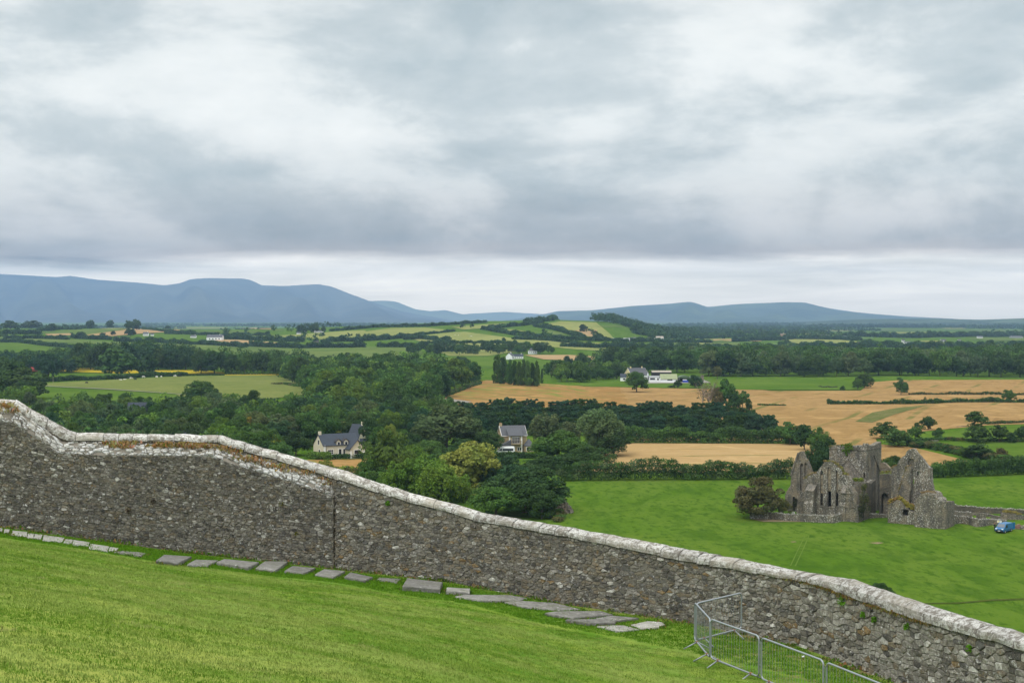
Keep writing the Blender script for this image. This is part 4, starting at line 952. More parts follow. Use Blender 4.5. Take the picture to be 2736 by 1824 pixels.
tp = []
for o_ in [q for q in COL.objects if q.name.startswith(('stone_slab', 'edging_stone'))]:
    vs_ = [v.co for v in o_.data.vertices]; n_ = len(vs_) // 3; rim = vs_[n_:2 * n_]
    for i_ in range(n_):
        for k_ in range(2):
            p_ = rim[i_].lerp(rim[(i_ + 1) % n_], gr.random()); w0 = Vector(o_.location) + p_ * 1.03; w0.z = lz(w0.x, w0.y); 
            if gr.random() < .75: tp.append((w0, gr.uniform(.35, .9)))
grasses(tp, 'longer grass blades grown up round the edges of the slabs', [(.09, .19, .02), (.07, .16, .015), (.14, .22, .03), (.20, .18, .06)], 16, h=.11, name='long_grass', spread=.09)
# ================================================================ ruined abbey
PHI = rad(34.7)
AX = np.array([math.cos(PHI), -math.sin(PHI)]); AY = np.array([math.sin(PHI), math.cos(PHI)])
AO = gp(2216, 317.5)                                      # middle of the chancel's east wall
def toL(p): d = np.array([p[0] - AO[0], p[1] - AO[1]]); return (float(d @ AX), float(d @ AY), float(p[2] - AO[2]))
def onY(px, py, Y0):                                      # photo bearing -> point on the plane local y = Y0
    v = ray(px, py); t = (Y0 + AO[0] * AY[0] + AO[1] * AY[1]) / (v[0] * AY[0] + v[1] * AY[1])
    return toL(np.array([v[0] * t, v[1] * t, EYE + v[2] * t]))
def onX(px, py, X0):
    v = ray(px, py); t = (X0 + AO[0] * AX[0] + AO[1] * AX[1]) / (v[0] * AX[0] + v[1] * AX[1])
    return toL(np.array([v[0] * t, v[1] * t, EYE + v[2] * t]))
abbey = thing('ruined_abbey', 'roofless grey stone abbey ruin with square crossing tower and three lancet windows in the meadow', 'abbey ruin', (AO[0], AO[1], AO[2]), -PHI)
def jag(pts, amp, r, closed=False, base=-.5):
    """roughen the broken upper edge; points below 'base' level stay put"""
    out = []
    for i in range(len(pts) - 1):
        a, b = pts[i], pts[i + 1]; L = math.hypot(b[0] - a[0], b[1] - a[1]); k = max(1, int(L / .38))
        for j in range(k):
            t = j / k; u, z = a[0] + (b[0] - a[0]) * t, a[1] + (b[1] - a[1]) * t
            if amp and j: u += r.uniform(-amp, amp) * .6; z += r.uniform(-amp, amp)
            out.append((u, z))
    out.append(pts[-1]); return out
def wallpoly(name, outline, holes, t0, th, axis, mt, parent=None, amp=.14, seed=1, label=None, base=-.8):
    """outline: (u,z) top edge from left to right; closed down to the base. Real thickness th, holes cut right through."""
    r = random.Random(seed); top = jag(outline, amp, r); poly = top + [(top[-1][0], base), (top[0][0], base)]
    loops = [[Vector((u, z, 0)) for u, z in poly]] + [[Vector((u, z, 0)) for u, z in h] for h in holes]
    flat = [p for l in loops for p in l]; tri = tessellate_polygon(loops); V = []; n = len(flat)
    P = (lambda u, z, t: (u, t, z)) if axis == 'y' else (lambda u, z, t: (t, u, z))
    V = [P(p.x, p.y, t0) for p in flat] + [P(p.x, p.y, t0 + th) for p in flat]
    fs = []
    for t in tri:
        a, b, c = [flat[i] for i in t]; A = (b.x - a.x) * (c.y - a.y) - (b.y - a.y) * (c.x - a.x)
        t = tuple(t) if A > 0 else tuple(t)[::-1]
        fs.append(t if axis == 'y' else t); fs.append(tuple(i + n for i in t[::-1]))
    k = 0
    for l in loops:
        m = len(l)
        for i in range(m): fs.append((k + i, k + (i + 1) % m, n + k + (i + 1) % m, n + k + i))
        k += m
    o = link(name, mesh(name, V, fs, (1, 1, 1)), M[mt], parent or abbey)
    bm_fix(o.data)
    if label: o['label'] = label
    return o
import bmesh
def bm_fix(me):
    b = bmesh.new(); b.from_mesh(me); bmesh.ops.recalc_face_normals(b, faces=b.faces); b.to_mesh(me); b.free()
def oY(pts, Y0): return [(onY(x, y, Y0)[0], onY(x, y, Y0)[2]) for x, y in pts]
def oX(pts, X0): return [(onX(x, y, X0)[1], onX(x, y, X0)[2]) for x, y in pts]
def rect(a, b, c, d): return [(a, b), (c, b), (c, d), (a, d)]
def arch(u0, z0, u1, z1, point=.6, n=5):
    """pointed opening between u0,u1 from sill z0 to apex z1"""
    w_ = (u1 - u0); zs = z1 - w_ * point * 1.1; P = [(u0, z0), (u1, z0), (u1, zs)]
    for k in range(1, n): t = k / n; P.append((u1 - w_ / 2 * (1 - math.cos(t * math.pi / 2)), zs + (z1 - zs) * math.sin(t * math.pi / 2) ** .9))
    P.append(((u0 + u1) / 2, z1))
    for k in range(n - 1, 0, -1): t = k / n; P.append((u0 + w_ / 2 * (1 - math.cos(t * math.pi / 2)), zs + (z1 - zs) * math.sin(t * math.pi / 2) ** .9))
    P.append((u0, zs)); return P
def hY(x0, x1, ytop, ybot, Y0, pointed=False):
    a = onY(x0, ybot, Y0); b = onY(x1, ytop, Y0); c = onY(x1, ybot, Y0)
    return arch(a[0], min(a[2], c[2]), b[0], b[2]) if pointed else rect(a[0], a[2], b[0], b[2])
def hX(y0, y1, ytop, ybot, X0, pointed=False):
    a = onX(y0, ybot, X0); b = onX(y1, ytop, X0)
    return arch(a[1], a[2], b[1], b[2]) if pointed else rect(a[1], a[2], b[1], b[2])
# chancel east wall
ch = oY([(2150, 1283), (2160, 1272), (2166, 1267), (2181, 1265), (2183, 1259), (2190, 1250), (2194, 1246), (2200, 1236), (2206, 1233), (2227, 1236), (2235, 1243), (2246, 1255), (2250, 1268), (2268, 1272), (2276, 1290)], 0)
hl = [hY(2191.5, 2198.5, 1256, 1350, 0, True), hY(2210.5, 2221, 1247, 1353, 0, True), hY(2232.5, 2239.5, 1256, 1352, 0, True)]
wallpoly('chancel_wall', ch, hl, 0, 1.0, 'y', 'ruin_white', seed=2)
for (x0, x1, yt, yb) in ((2191.5, 2198.5, 1268, 1317), (2210.5, 2221, 1251, 1311.5), (2232.5, 2239.5, 1262, 1316)):
    a = onY(x0, yb, .35); b = onY(x1, yt, .35); MB().box(((a[0] + b[0]) / 2, .55, (a[2] + b[2]) / 2), (b[0] - a[0] + .25, .4, b[2] - a[2])).build('window_blocking', M['ruin_tan'], abbey)
for (x0, x1, yb) in ((2191.5, 2198.5, 1350), (2210.5, 2221, 1353), (2232.5, 2239.5, 1352)):
    a = onY(x0, yb, 0); b = onY(x1, yb, 0); MB().box(((a[0] + b[0]) / 2, -.05, min(a[2], b[2]) - .08), (b[0] - a[0] + .4, .22, .16)).build('window_sill', M['ruin_pale'], abbey)
def putlogs(Y0, pts):
    mb = MB()
    for px, py in pts: a = onY(px, py, Y0); mb.box((a[0], Y0 + .02, a[2]), (.20, .06, .20))  # solid dark blocks on the wall face paint the shade of holes
    mb.build('putlog_shade', M['shed_dark'], abbey, kind='stuff')
putlogs(0, [(2204, 1258), (2204, 1283), (2203.5, 1295), (2202.5, 1310), (2203.5, 1322), (2226.5, 1258), (2226, 1284), (2225, 1296), (2226, 1324), (2226, 1340), (2203, 1335), (2247, 1287), (2246, 1272), (2155, 1298), (2243, 1310), (2180, 1287)])
# chancel side walls, and an unseen ceiling added to keep the inside dark
L0 = onY(2150, 1374, 0)[0]; L1 = onY(2268, 1374, 0)[0]
wallpoly('side_wall', [(1.0, 8.5), (6, 8.2), (13, 8.8)], [], L0, 1.0, 'x', 'ruin', seed=3)
wallpoly('side_wall', [(.9, 8.0), (3, 7.5), (6, 7.8), (9, 6.5), (13, 8.0)], [], L1 - .4, 1.0, 'x', 'ruin_white', seed=4)
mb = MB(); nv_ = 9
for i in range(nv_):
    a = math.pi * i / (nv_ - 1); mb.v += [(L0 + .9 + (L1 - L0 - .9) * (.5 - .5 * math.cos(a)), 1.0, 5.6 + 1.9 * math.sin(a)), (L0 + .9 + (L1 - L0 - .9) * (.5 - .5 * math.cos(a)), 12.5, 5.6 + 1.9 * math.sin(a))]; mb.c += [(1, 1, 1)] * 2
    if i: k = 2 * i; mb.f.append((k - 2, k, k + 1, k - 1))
mb.build('added_vault', M['ruin_dark'], abbey)
# pale grey side wall right of the chancel (2282..2306) continuing to the tower
cw = oY([(2268, 1292), (2282, 1287), (2292, 1287), (2304, 1286), (2309, 1290)], 1.6)
wallpoly('side_wall', cw, [], 1.6, .9, 'y', 'ruin', seed=5)
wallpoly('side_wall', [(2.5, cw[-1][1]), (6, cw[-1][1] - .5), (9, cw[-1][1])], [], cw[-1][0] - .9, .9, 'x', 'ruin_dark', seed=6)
# buttresses
def buttress(x0, x1, ytop, yslope, ybase, depth, mt='ruin_white', cap='ruin_pale', lower=None):
    a = onY(x0, yslope, -depth); b = onY(x1, yslope, -depth); top = onY(x0, ytop, 0)[2]; zs = a[2]
    mb = MB(); mb.prism([(-depth, -.8), (0.01, -.8), (0.01, top), (-depth, zs)], a[0], b[0], 'x'); o = mb.build('buttress', M[mt], abbey); bm_fix(o.data)
    c = MB(); c.prism([(-depth - .12, zs - .05), (-depth - .12, zs + .16), (0.0, top + .2), (0.0, top - .02)], a[0] - .1, b[0] + .1, 'x'); o = c.build('buttress_cap', M[cap], abbey); bm_fix(o.data)
    if lower:
        z2 = onY(x0, lower, -depth)[2]; m2 = MB(); m2.prism([(-depth - .55, -.8), (-depth + .02, -.8), (-depth + .02, z2), (-depth - .55, z2 - .8)], a[0] - .12, b[0] + .12, 'x'); o = m2.build('buttress_foot', M[mt], abbey); bm_fix(o.data)
buttress(2152, 2173, 1294, 1311, 1372, 1.9, lower=1335)
buttress(2246, 2259, 1297, 1317, 1385, 2.1, lower=1340)
a = onY(2259, 1385, -2.1); bX = a[0]
# broad clasping pier with a pitched top at the chancel's right corner
pr_ = [onY(2259, 1300, -1.2)[0], onY(2288, 1340, -1.2)[0]]
pier = oY([(2259, 1312), (2262, 1303), (2266, 1298), (2272, 1306), (2279, 1316), (2283, 1331), (2290, 1352), (2294, 1378)], -2.3)
wallpoly('buttress', pier, [], -2.3, 2.6, 'y', 'ruin', seed=8, amp=.07)
for yy in (1317.5, 1337, 1354):
    a = onY(2246, yy, -2.4); b = onY(2284, yy, -2.4); MB().box(((a[0] + b[0]) / 2, -2.36, (a[2] + b[2]) / 2), (b[0] - a[0], .12, .10), 0, 0).build('string_course', M['ruin_pale'], abbey)
# crossing tower
TY = 11.6
tl = onY(2216, 1300, TY)[0]; tr = onY(2314.5, 1300, TY)[0]; TW_ = tr - tl
ztop = [onY(2216, 1197, TY)[2], onY(2314, 1186, TY)[2]]
te = oY([(2216, 1198), (2220, 1194), (2226, 1190), (2238, 1190.5), (2252, 1191), (2256, 1194), (2262, 1192), (2270, 1190), (2284, 1191), (2296, 1190), (2304, 1192), (2310, 1188), (2314.5, 1185)], TY)
slit = hY(2263.5, 2266, 1213, 1219, TY); win = hY(2307, 2311, 1263, 1277, TY)
wallpoly('tower_wall', te, [slit, win], TY, 1.3, 'y', 'ruin_white', seed=9, amp=.10)
ty1 = TY + TW_
tn = oX([(2315.5, 1185), (2319, 1189), (2325, 1190), (2333, 1191), (2341, 1187.5), (2348, 1183), (2355, 1179)], tr)
tn = [(TY + 1.3 if i == 0 else u, z) for i, (u, z) in enumerate(tn)]; ty1 = tn[-1][0]
wallpoly('tower_wall', tn, [hX(2321.5, 2325, 1269, 1286, tr, True), hX(2330.5, 2334, 1302, 1329, tr)], tr - 1.3, 1.3, 'x', 'ruin', seed=10, amp=.05)
wallpoly('tower_wall', [(TY + 1.3, te[0][1]), (ty1 - 1.3, te[0][1])], [], tl, 1.3, 'x', 'ruin', seed=11)
wallpoly('tower_wall', [(tl, te[0][1] - .3), (tr - 1.3, tn[-1][1] - .6)], [], ty1 - 1.3, 1.3, 'y', 'ruin', seed=12)
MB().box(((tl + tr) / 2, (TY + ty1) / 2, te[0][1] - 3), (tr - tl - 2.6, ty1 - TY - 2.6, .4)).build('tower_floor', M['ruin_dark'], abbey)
z1 = onY(2265, 1199.5, TY)[2]
MB().box(((tl + tr) / 2, TY - .07, z1), (TW_ + .2, .18, .22)).build('string_course', M['ruin_pale'], abbey)
zn = onX(2335, 1197, tr)[2]; MB().box((tr + .07, (TY + ty1) / 2, zn), (.18, ty1 - TY, .22)).build('string_course', M['ruin_pale'], abbey)
def scar(pts, axis, c):
    mb = MB()
    for (u0, z0), (u1, z1_) in zip(pts[:-1], pts[1:]):
        if axis == 'y': mb.tube([(u0, c - .05, z0), (u1, c - .05, z1_)], .11, 4)
        else: mb.tube([(c + .05, u0, z0), (c + .05, u1, z1_)], .11, 4)
    return mb.build('roof_crease', M['ruin_dark'], abbey)
scar(oY([(2240, 1254), (2246, 1248), (2267, 1227), (2306, 1276)], TY), 'y', TY)
scar(oX([(2316.5, 1267), (2333.5, 1215), (2354, 1269)], tr), 'x', tr)
# smooth pale panels inside the old roof lines
def panel(pts, axis, c, mt, name='tower_panel'):
    P = (lambda u, z: (u, c - .012, z)) if axis == 'y' else (lambda u, z: (c + .012, u, z))
    o = link(name, mesh(name, [P(*p) for p in pts], [tuple(range(len(pts)))], (1, 1, 1)), M[mt], abbey); return o
panel(oY([(2243, 1252), (2267, 1229), (2303, 1274), (2300, 1283), (2252, 1272)], TY), 'y', TY, 'ruin_pale')
panel(oX([(2317, 1268), (2333.5, 1218), (2353, 1268), (2350, 1300), (2318, 1292)], tr), 'x', tr, 'ruin_pale')
# lower north transept wall under the tower (plain grey ashlar)
nt = oX([(2316, 1292), (2320, 1288), (2351, 1290)], tr + .35)
wallpoly('transept_wall', nt, [hX(2330.5, 2334, 1302, 1329, tr + .35)], tr, .35, 'x', 'ruin_pale', seed=13, amp=.05)
MB().box((tr + .30, onX(2332, 1301, tr + .35)[1], onX(2332, 1301, tr)[2]), (.3, 3.4, .14)).build('string_course', M['ruin_dark'], abbey)
# ruined vaulting with the pointed doorway, right of the tower; its shadow painted into the wall colour
VY = 9.5
vo = oY([(2351, 1268), (2356, 1266), (2366, 1266), (2378, 1267), (2388, 1272), (2396, 1278), (2403, 1285), (2406, 1291), (2408, 1310)], VY)
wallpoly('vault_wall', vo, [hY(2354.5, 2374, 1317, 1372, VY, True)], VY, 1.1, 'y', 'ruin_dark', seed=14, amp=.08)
vb = oY([(2349, 1318), (2362, 1316), (2372, 1318), (2382, 1322), (2383, 1345), (2384, 1360)], VY + 3.2)
wallpoly('inner_wall', vb, [hY(2366, 2373, 1318, 1337, VY + 3.2, True)], VY + 3.2, .8, 'y', 'ruin_pale', seed=15, amp=.05)
vc = oY([(2352, 1236), (2358, 1235), (2366, 1238), (2372, 1245), (2380, 1252), (2384, 1262), (2390, 1270)], VY + 9)
wallpoly('broken_wall', vc, [], VY + 9, 1.0, 'y', 'ruin', seed=16)
vt = oY([(2352, 1266), (2370, 1265), (2384, 1266), (2397, 1272), (2402, 1280)], VY + 1.6)
wallpoly('broken_wall', vt, [], VY + 1.15, 1.4, 'y', 'ruin', seed=17, amp=.2)
# tall gable on the right
GY = 7.0
g_ = oY([(2381, 1300), (2382, 1258), (2386, 1249), (2397, 1243), (2402, 1229), (2418, 1216), (2424, 1204), (2430, 1199.5), (2437, 1198), (2443.5, 1199.5), (2453, 1213), (2466, 1227), (2475, 1240), (2483, 1249), (2487.5, 1251), (2487.5, 1272), (2489, 1280), (2491, 1296), (2495, 1318), (2497, 1345)], GY)
gh = [hY(2426, 2443, 1224, 1247, GY, True), hY(2435.5, 2440.5, 1258, 1269, GY), hY(2450, 2455.5, 1258.5, 1270, GY), hY(2435.5, 2442, 1280, 1293, GY)]
wallpoly('gable_wall', g_, gh, GY, 1.2, 'y', 'ruin_white', seed=18, amp=.14)
a = onY(2426, 1247, GY + .5); b = onY(2443, 1225, GY + .5); MB().box(((a[0] + b[0]) / 2, GY + .6, (a[2] + b[2]) / 2 - .1), (b[0] - a[0] + .2, .4, b[2] - a[2] + .1)).build('window_blocking', M['ruin'], abbey)
a = onY(2487.6, 1251, GY - .1); MB().box((a[0] - .25, GY + .3, onY(2487, 1261, GY)[2]), (.35, 1.9, 1.9)).build('quoin', M['ruin_pale'], abbey)
# broken cross wall coming forward from the gable
gx = onY(2432, 1300, GY)[0]
cw2 = oY([(2397, 1342), (2401, 1318), (2407, 1300), (2411, 1285), (2418, 1262), (2424, 1247), (2430, 1245.5), (2433, 1249), (2435, 1290), (2430, 1318), (2428, 1345)], GY - 1.4)
wallpoly('broken_wall', cw2, [], GY - 1.4, 1.4, 'y', 'ruin', seed=19, amp=.18)
wallpoly('gable_wall', [(GY + 1.2, 5.5), (GY + 6, 5), (GY + 12, 3.4)], [], onY(2488, 1300, GY)[0] - 1.2, 1.2, 'x', 'ruin', seed=20)
wallpoly('gable_wall', [(GY + 1.2, 7.0), (GY + 3, 6), (GY + 7, 4.8)], [], onY(2384, 1300, GY)[0], 1.0, 'x', 'ruin', seed=21)
# low ruins in front
FY = 1.0
f1 = oY([(2372, 1352), (2376, 1345), (2386, 1342), (2392, 1337), (2400, 1336), (2408, 1340), (2413, 1348), (2420, 1356), (2428, 1362), (2434, 1365), (2444, 1366)], FY)
wallpoly('front_wall', f1, [hY(2411.5, 2426.5, 1360, 1376.5, FY, False)], FY, 1.2, 'y', 'ruin_white', seed=22, amp=.12)
f1b = oY([(2384, 1345), (2398, 1333), (2412, 1334), (2424, 1340), (2436, 1350), (2446, 1358)], FY + 3.6)
wallpoly('front_wall', f1b, [], FY + 3.6, 1.0, 'y', 'ruin', seed=23)
MB().box((onY(2419, 1368, FY + 2)[0], FY + 3.2, 1.6), (3.6, .5, 3.4)).build('inner_wall', M['ruin_dark'], abbey)
F2 = -1.6
f2 = oY([(2443.5, 1352), (2444.5, 1346), (2448, 1337), (2456, 1325), (2464, 1319), (2474, 1316), (2490, 1316), (2498, 1320), (2503, 1331), (2512, 1338), (2513, 1346)], F2)
wallpoly('front_block', f2, [], F2, 4.5, 'y', 'ruin_white', seed=24, amp=.16)
f3 = oX([(2512.5, 1338), (2520, 1340), (2527, 1338), (2534, 1336.5), (2537, 1337)], f2[-1][0])
f3 = [(F2 + .01 if i == 0 else u, z) for i, (u, z) in enumerate(f3)]
wallpoly('front_block', f3, [], f2[-1][0] - .02, 1.1, 'x', 'ruin', seed=25, amp=.10)
# left fragment: tall gable sliver with blind lancets
LY = 5.2
lf = oY([(2098, 1350), (2097, 1325), (2101, 1312), (2108, 1302), (2112, 1294), (2115, 1270), (2118, 1255), (2126, 1232), (2133, 1211), (2136, 1206), (2143, 1205), (2146, 1212), (2149, 1220), (2158, 1234), (2162, 1244), (2165, 1254), (2168, 1268), (2171, 1280), (2173, 1300)], LY)
wallpoly('gable_sliver', lf, [hY(2138, 2146.5, 1238, 1311, LY, True), hY(2149, 2157, 1236, 1274, LY, True), hY(2118, 2124, 1326, 1366, LY, True)], LY, 1.2, 'y', 'ruin', seed=26, amp=.12)
a = onY(2136, 1312, LY + .4); b = onY(2159, 1236, LY + .4); MB().box(((a[0] + b[0]) / 2, LY + .75, (a[2] + b[2]) / 2), (b[0] - a[0] + .2, .5, b[2] - a[2] + .3)).build('window_blocking', M['ruin_pale'], abbey)
a = onY(2137, 1325, LY - .2); MB().box((a[0] + .3, LY + .3, a[2] - 0.6), (.9, .5, 1.8)).build('quoin', M['ruin_dark'], abbey)
sk = oY([(2114, 1270), (2118, 1254), (2126, 1231), (2134, 1209)], LY - .1)
mb = MB()
for (u0, z0), (u1, z1_) in zip(sk[:-1], sk[1:]): mb.prism([(u0 - .28, z0), (u0 + .12, z0), (u1 + .12, z1_), (u1 - .28, z1_)], LY - .18, LY + 1.3, 'y')
o = mb.build('gable_coping', M['ruin_pale'], abbey); bm_fix(o.data)
wallpoly('side_wall', [(LY + 1.2, 7.5), (LY + 4, 6), (LY + 8, 6.6)], [], lf[3][0] + .2, 1.0, 'x', 'ruin', seed=27)
jl = oY([(2128, 1366), (2130, 1338), (2140, 1330), (2152, 1322), (2154, 1318)], 3.2); wallpoly('side_wall', jl, [], 3.2, .9, 'y', 'ruin', seed=28)
# ivy and grass growing on the wall tops (each plant on the ruin)
def topgrass(Y0, pts, cols, h=.5, name='wall_top_grass', n=900, leafs=.16):
    C = []; 
    for (x0, y0), (x1, y1) in zip(pts[:-1], pts[1:]):
        k = max(2, int(abs(x1 - x0) / 3) + int(abs(y1 - y0) / 3))
        for j in range(k): t = j / k; a = onY(x0 + (x1 - x0) * t, y0 + (y1 - y0) * t, Y0); C.append((a[0], Y0 + R.uniform(.1, .9), a[2] + .1))
    V, Fc, Cc = leaves(C, [(.5, .5, h)] * len(C), max(8, n // len(C)), leafs, [R.choice(cols) for _ in C], len(C))
    return link(name, mesh(name, V, Fc, Cc), M['foliage'], abbey, kind='stuff')
YG = [(.16, .17, .03), (.22, .17, .06), (.20, .20, .05)]; TG = [(.28, .21, .11), (.24, .17, .07), (.17, .16, .05)]
topgrass(0, [(2150, 1279), (2166, 1266), (2181, 1263)], TG, .25, n=160); topgrass(.2, [(2203, 1233), (2228, 1236), (2246, 1253), (2251, 1266), (2268, 1270)], YG, .35, n=420)
topgrass(1.8, [(2281, 1284), (2305, 1284)], [(.17, .21, .03), (.13, .19, .03)], .55, n=350); topgrass(VY + .4, [(2352, 1268), (2372, 1267), (2398, 1279), (2406, 1290)], [(.16, .20, .04)], .3, n=260)
topgrass(VY + 1.8, [(2352, 1263), (2386, 1262), (2400, 1272)], YG, .35, n=260); topgrass(GY + .2, [(2384, 1251), (2394, 1245)], TG, .4, n=140); topgrass(GY - 1.0, [(2401, 1310), (2408, 1295), (2423, 1247), (2432, 1246)], TG, .3, n=120)
topgrass(FY + 1.2, [(2374, 1344), (2392, 1337), (2400, 1333), (2412, 1344), (2424, 1352), (2442, 1358)], [(.30, .24, .05), (.24, .22, .05), (.28, .18, .07)], .75, n=1300); topgrass(FY + .4, [(2404, 1335), (2418, 1350), (2440, 1360)], [(.30, .25, .05), (.22, .21, .05)], .7, n=700)
topgrass(F2 + .6, [(2462, 1318), (2478, 1315), (2498, 1318)], TG, .3, n=220); topgrass(F2 + .4, [(2512, 1345), (2526, 1344)], [(.28, .24, .06)], .3, n=90); topgrass(TY + .2, [(2216, 1193), (2250, 1190)], [(.20, .18, .09)], .2, n=160)
topgrass(LY + .3, [(2136, 1226), (2158, 1232)], TG, .25, n=120)
def ivy(Y0, cx, cy, rx, ry, col, n=260, depth=.25, label=None, name='ivy'):
    a = onY(cx, cy, Y0); s = F / (AO[1] + Y0)
    V, Fc, Cc = leaves([(a[0] + R.uniform(-.5, .5) * rx / s * 2, Y0 - depth * .5, a[2] + R.uniform(-.5, .5) * ry / s * 2) for _ in range(9)], [(rx / s * .6, depth, ry / s * .55)] * 9, n // 9, .17, [col] * 9, int(cx))
    return link(name, mesh(name, V, Fc, Cc), M['foliage'], abbey)
ivy(TY, 2266, 1197, 13, 10, (.10, .17, .02), 520); ivy(TY, 2264, 1208, 5, 9, (.09, .16, .02), 200)
ivy(.9, 2313, 1300, 7, 14, (.10, .11, .035), 260, .6); ivy(-.2, 2312, 1345, 10, 22, (.07, .08, .03), 520, 1.0); ivy(-.6, 2306, 1368, 8, 14, (.045, .055, .025), 380, 1.0); ivy(0, 2315, 1333, 8, 6, (.15, .13, .04), 200, .8)
ivy(5, 2126, 1340, 5, 10, (.05, .06, .025), 160, .3)
# ---------------------------------------------------------------- low field walls round the abbey
def fieldwall(pts, label, hts=None, h=1.3, th=.55, mt='ruin_white', holes=None, name='field_wall', jagged=.09, d=None, cap=True):
    """pts: photo bearings of the wall top, with the depth of each; real wall standing on the ground below"""
    G = []
    for p in pts: x, y, dd = p; q = at(x, y, dd); g = float(H(q[0], q[1])); G.append((Vector(q), g))
    o0 = G[0][0]; t = thing(name, label, 'wall', (o0.x, o0.y, G[0][1])); base = Vector((o0.x, o0.y, G[0][1])); r = random.Random(int(pts[0][0])); mb = MB(); cb = MB()
    for (a, ga), (b, gb) in zip(G[:-1], G[1:]):
        v = (b - a); v.z = 0; L = v.length; v.normalize(); nv_ = Vector((v.y, -v.x, 0)); k = max(1, int(L / .5))
        if nv_.y > 0: nv_ = -nv_
        for j in range(k + 1):
            tt = j / k; p = a + (b - a) * tt; g = ga + (gb - ga) * tt; z = p.z + r.uniform(-jagged, jagged); q = Vector((p.x, p.y, 0)) - base * 1.0; q.z = 0
            f_ = q - nv_ * 0 ; bk = q - nv_ * th
            mb.v += [(f_.x, f_.y, g - .6 - base.z), (f_.x, f_.y, z - base.z), (bk.x, bk.y, z - base.z), (bk.x, bk.y, g - .6 - base.z)]; mb.c += [(1, 1, 1)] * 4
            m = len(mb.v)
            if j: mb.f += [(m - 8 + e, m - 8 + (e + 1) % 4, m - 4 + (e + 1) % 4, m - 4 + e) for e in range(4)]
            else: mb.f.append((m - 4, m - 3, m - 2, m - 1))
            if j == k: mb.f.append((m - 4, m - 1, m - 2, m - 3))
            if cap and j < k:
                c_ = q + (b - a) * (.5 / k); c_.z = z - base.z; cb.cur = (1, 1, 1)
                for e in range(2): cb.box((c_.x - nv_.x * th / 2 + v.x * (e - .5) * .24, c_.y - nv_.y * th / 2 + v.y * (e - .5) * .24, c_.z + .07 + r.uniform(-.03, .06)), (.2 * r.uniform(.7, 1.1), th * r.uniform(.7, 1.05), .26 * r.uniform(.6, 1.3)), math.atan2(v.y, v.x) + r.uniform(-.2, .2), 0, r.uniform(-.4, .4))
    o = mb.build('wall_body', M[mt], t); bm_fix(o.data)
    if cap: cb.build('cope_stones', M['ruin_capw'], t, kind='stuff')
    return t
ruinm('ruin_capw', .08, 1.15, (.25, .24, .21), (.32, .31, .28))
fieldwall([(2003, 1369, 316), (2060, 1370, 315), (2100, 1374, 313), (2160, 1376, 311.5), (2226, 1378, 310), (2250, 1373, 312.5)], 'low lichened stone wall in front of the left part of the abbey ruin')
fieldwall([(2292, 1375, 316.5), (2318, 1374, 317), (2345, 1373, 318), (2372, 1376, 318)], 'low dark stone wall between the chancel buttress and the right-hand ruins', mt='ruin', h=1)
fieldwall([(2534, 1344, 326), (2553, 1350, 325), (2621, 1356.5, 322), (2736, 1362, 320), (2900, 1370, 317)], 'back wall of the enclosure running right from the abbey towards the frame edge', mt='ruin_dark')
fieldwall([(2534, 1365, 313), (2560, 1367, 312.5), (2597, 1370, 312)], 'left stretch of the middle enclosure wall beside the window gaps', mt='ruin')
fieldwall([(2534, 1383, 306.5), (2561, 1378.5, 308.5), (2587, 1382, 307), (2607, 1388, 303.5), (2622, 1388.5, 303.7), (2656, 1388.5, 306), (2690, 1390, 307)], 'low zigzag front wall below the enclosure, left of the blue van')
# middle wall with two window openings
mt_ = thing('field_wall', 'middle enclosure wall with two square window openings showing grass', 'wall', tuple(at(2597, 1388, 316)))
def mwall():
    A = at(2597, 1370.5, 312); B = at(2690, 1375.5, 309); v = np.array([B[0] - A[0], B[1] - A[1]]); L = float(np.hypot(*v)); ang = math.atan2(v[1], v[0])
    g = float(H(A[0], A[1])); mt_.location = (A[0], A[1], g); mt_.rotation_euler = (0, 0, ang); s = L / (2690 - 2597)
    zt = A[2] - g; zf = lambda py: zt - (py - 1371) * 316 / F
    top = [(0, zt), (11 * s, zf(1372)), (24 * s, zf(1370)), (42 * s, zf(1370)), (60 * s, zf(1374)), (83 * s, zf(1376)), (86 * s, zf(1371)), (93 * s, zf(1372))]
    holes = [rect(1.2 * s, zf(1385.5), 11 * s, zf(1376.5)), rect(37.5 * s, zf(1387), 50 * s, zf(1378.5))]
    wallpoly('wall_body', top, holes, 0, .6, 'y', 'ruin', mt_, .10, 40)
mwall()
rb = thing('ruined_wall', 'tumbled grassy end of the enclosure wall above the blue van', 'ruin', tuple(gp(2700, 312)))
def rwall():
    A = at(2684, 1388, 312); g = float(rb.location.z); pts = [(2680, 1376), (2684, 1370), (2690, 1369), (2700, 1371), (2712, 1372), (2722, 1376), (2730, 1374), (2738, 1378), (2760, 1380)]
    P = [((x - 2700) * 312 / F, EYE - (y - HOR) / F * 312 - g) for x, y in pts]
    wallpoly('wall_body', P, [], 0, 1.2, 'y', 'ruin', rb, .16, 41)
    V, Fc, Cc = leaves([(x + .2, .4, z + .1) for x, z in P[2:6]], [(.9, .5, .35)] * 4, 90, .17, [(.26, .22, .06)] * 4, 8); link('wall_top_grass', mesh('wall_top_grass', V, Fc, Cc), M['foliage'], rb, kind='stuff')
rwall()
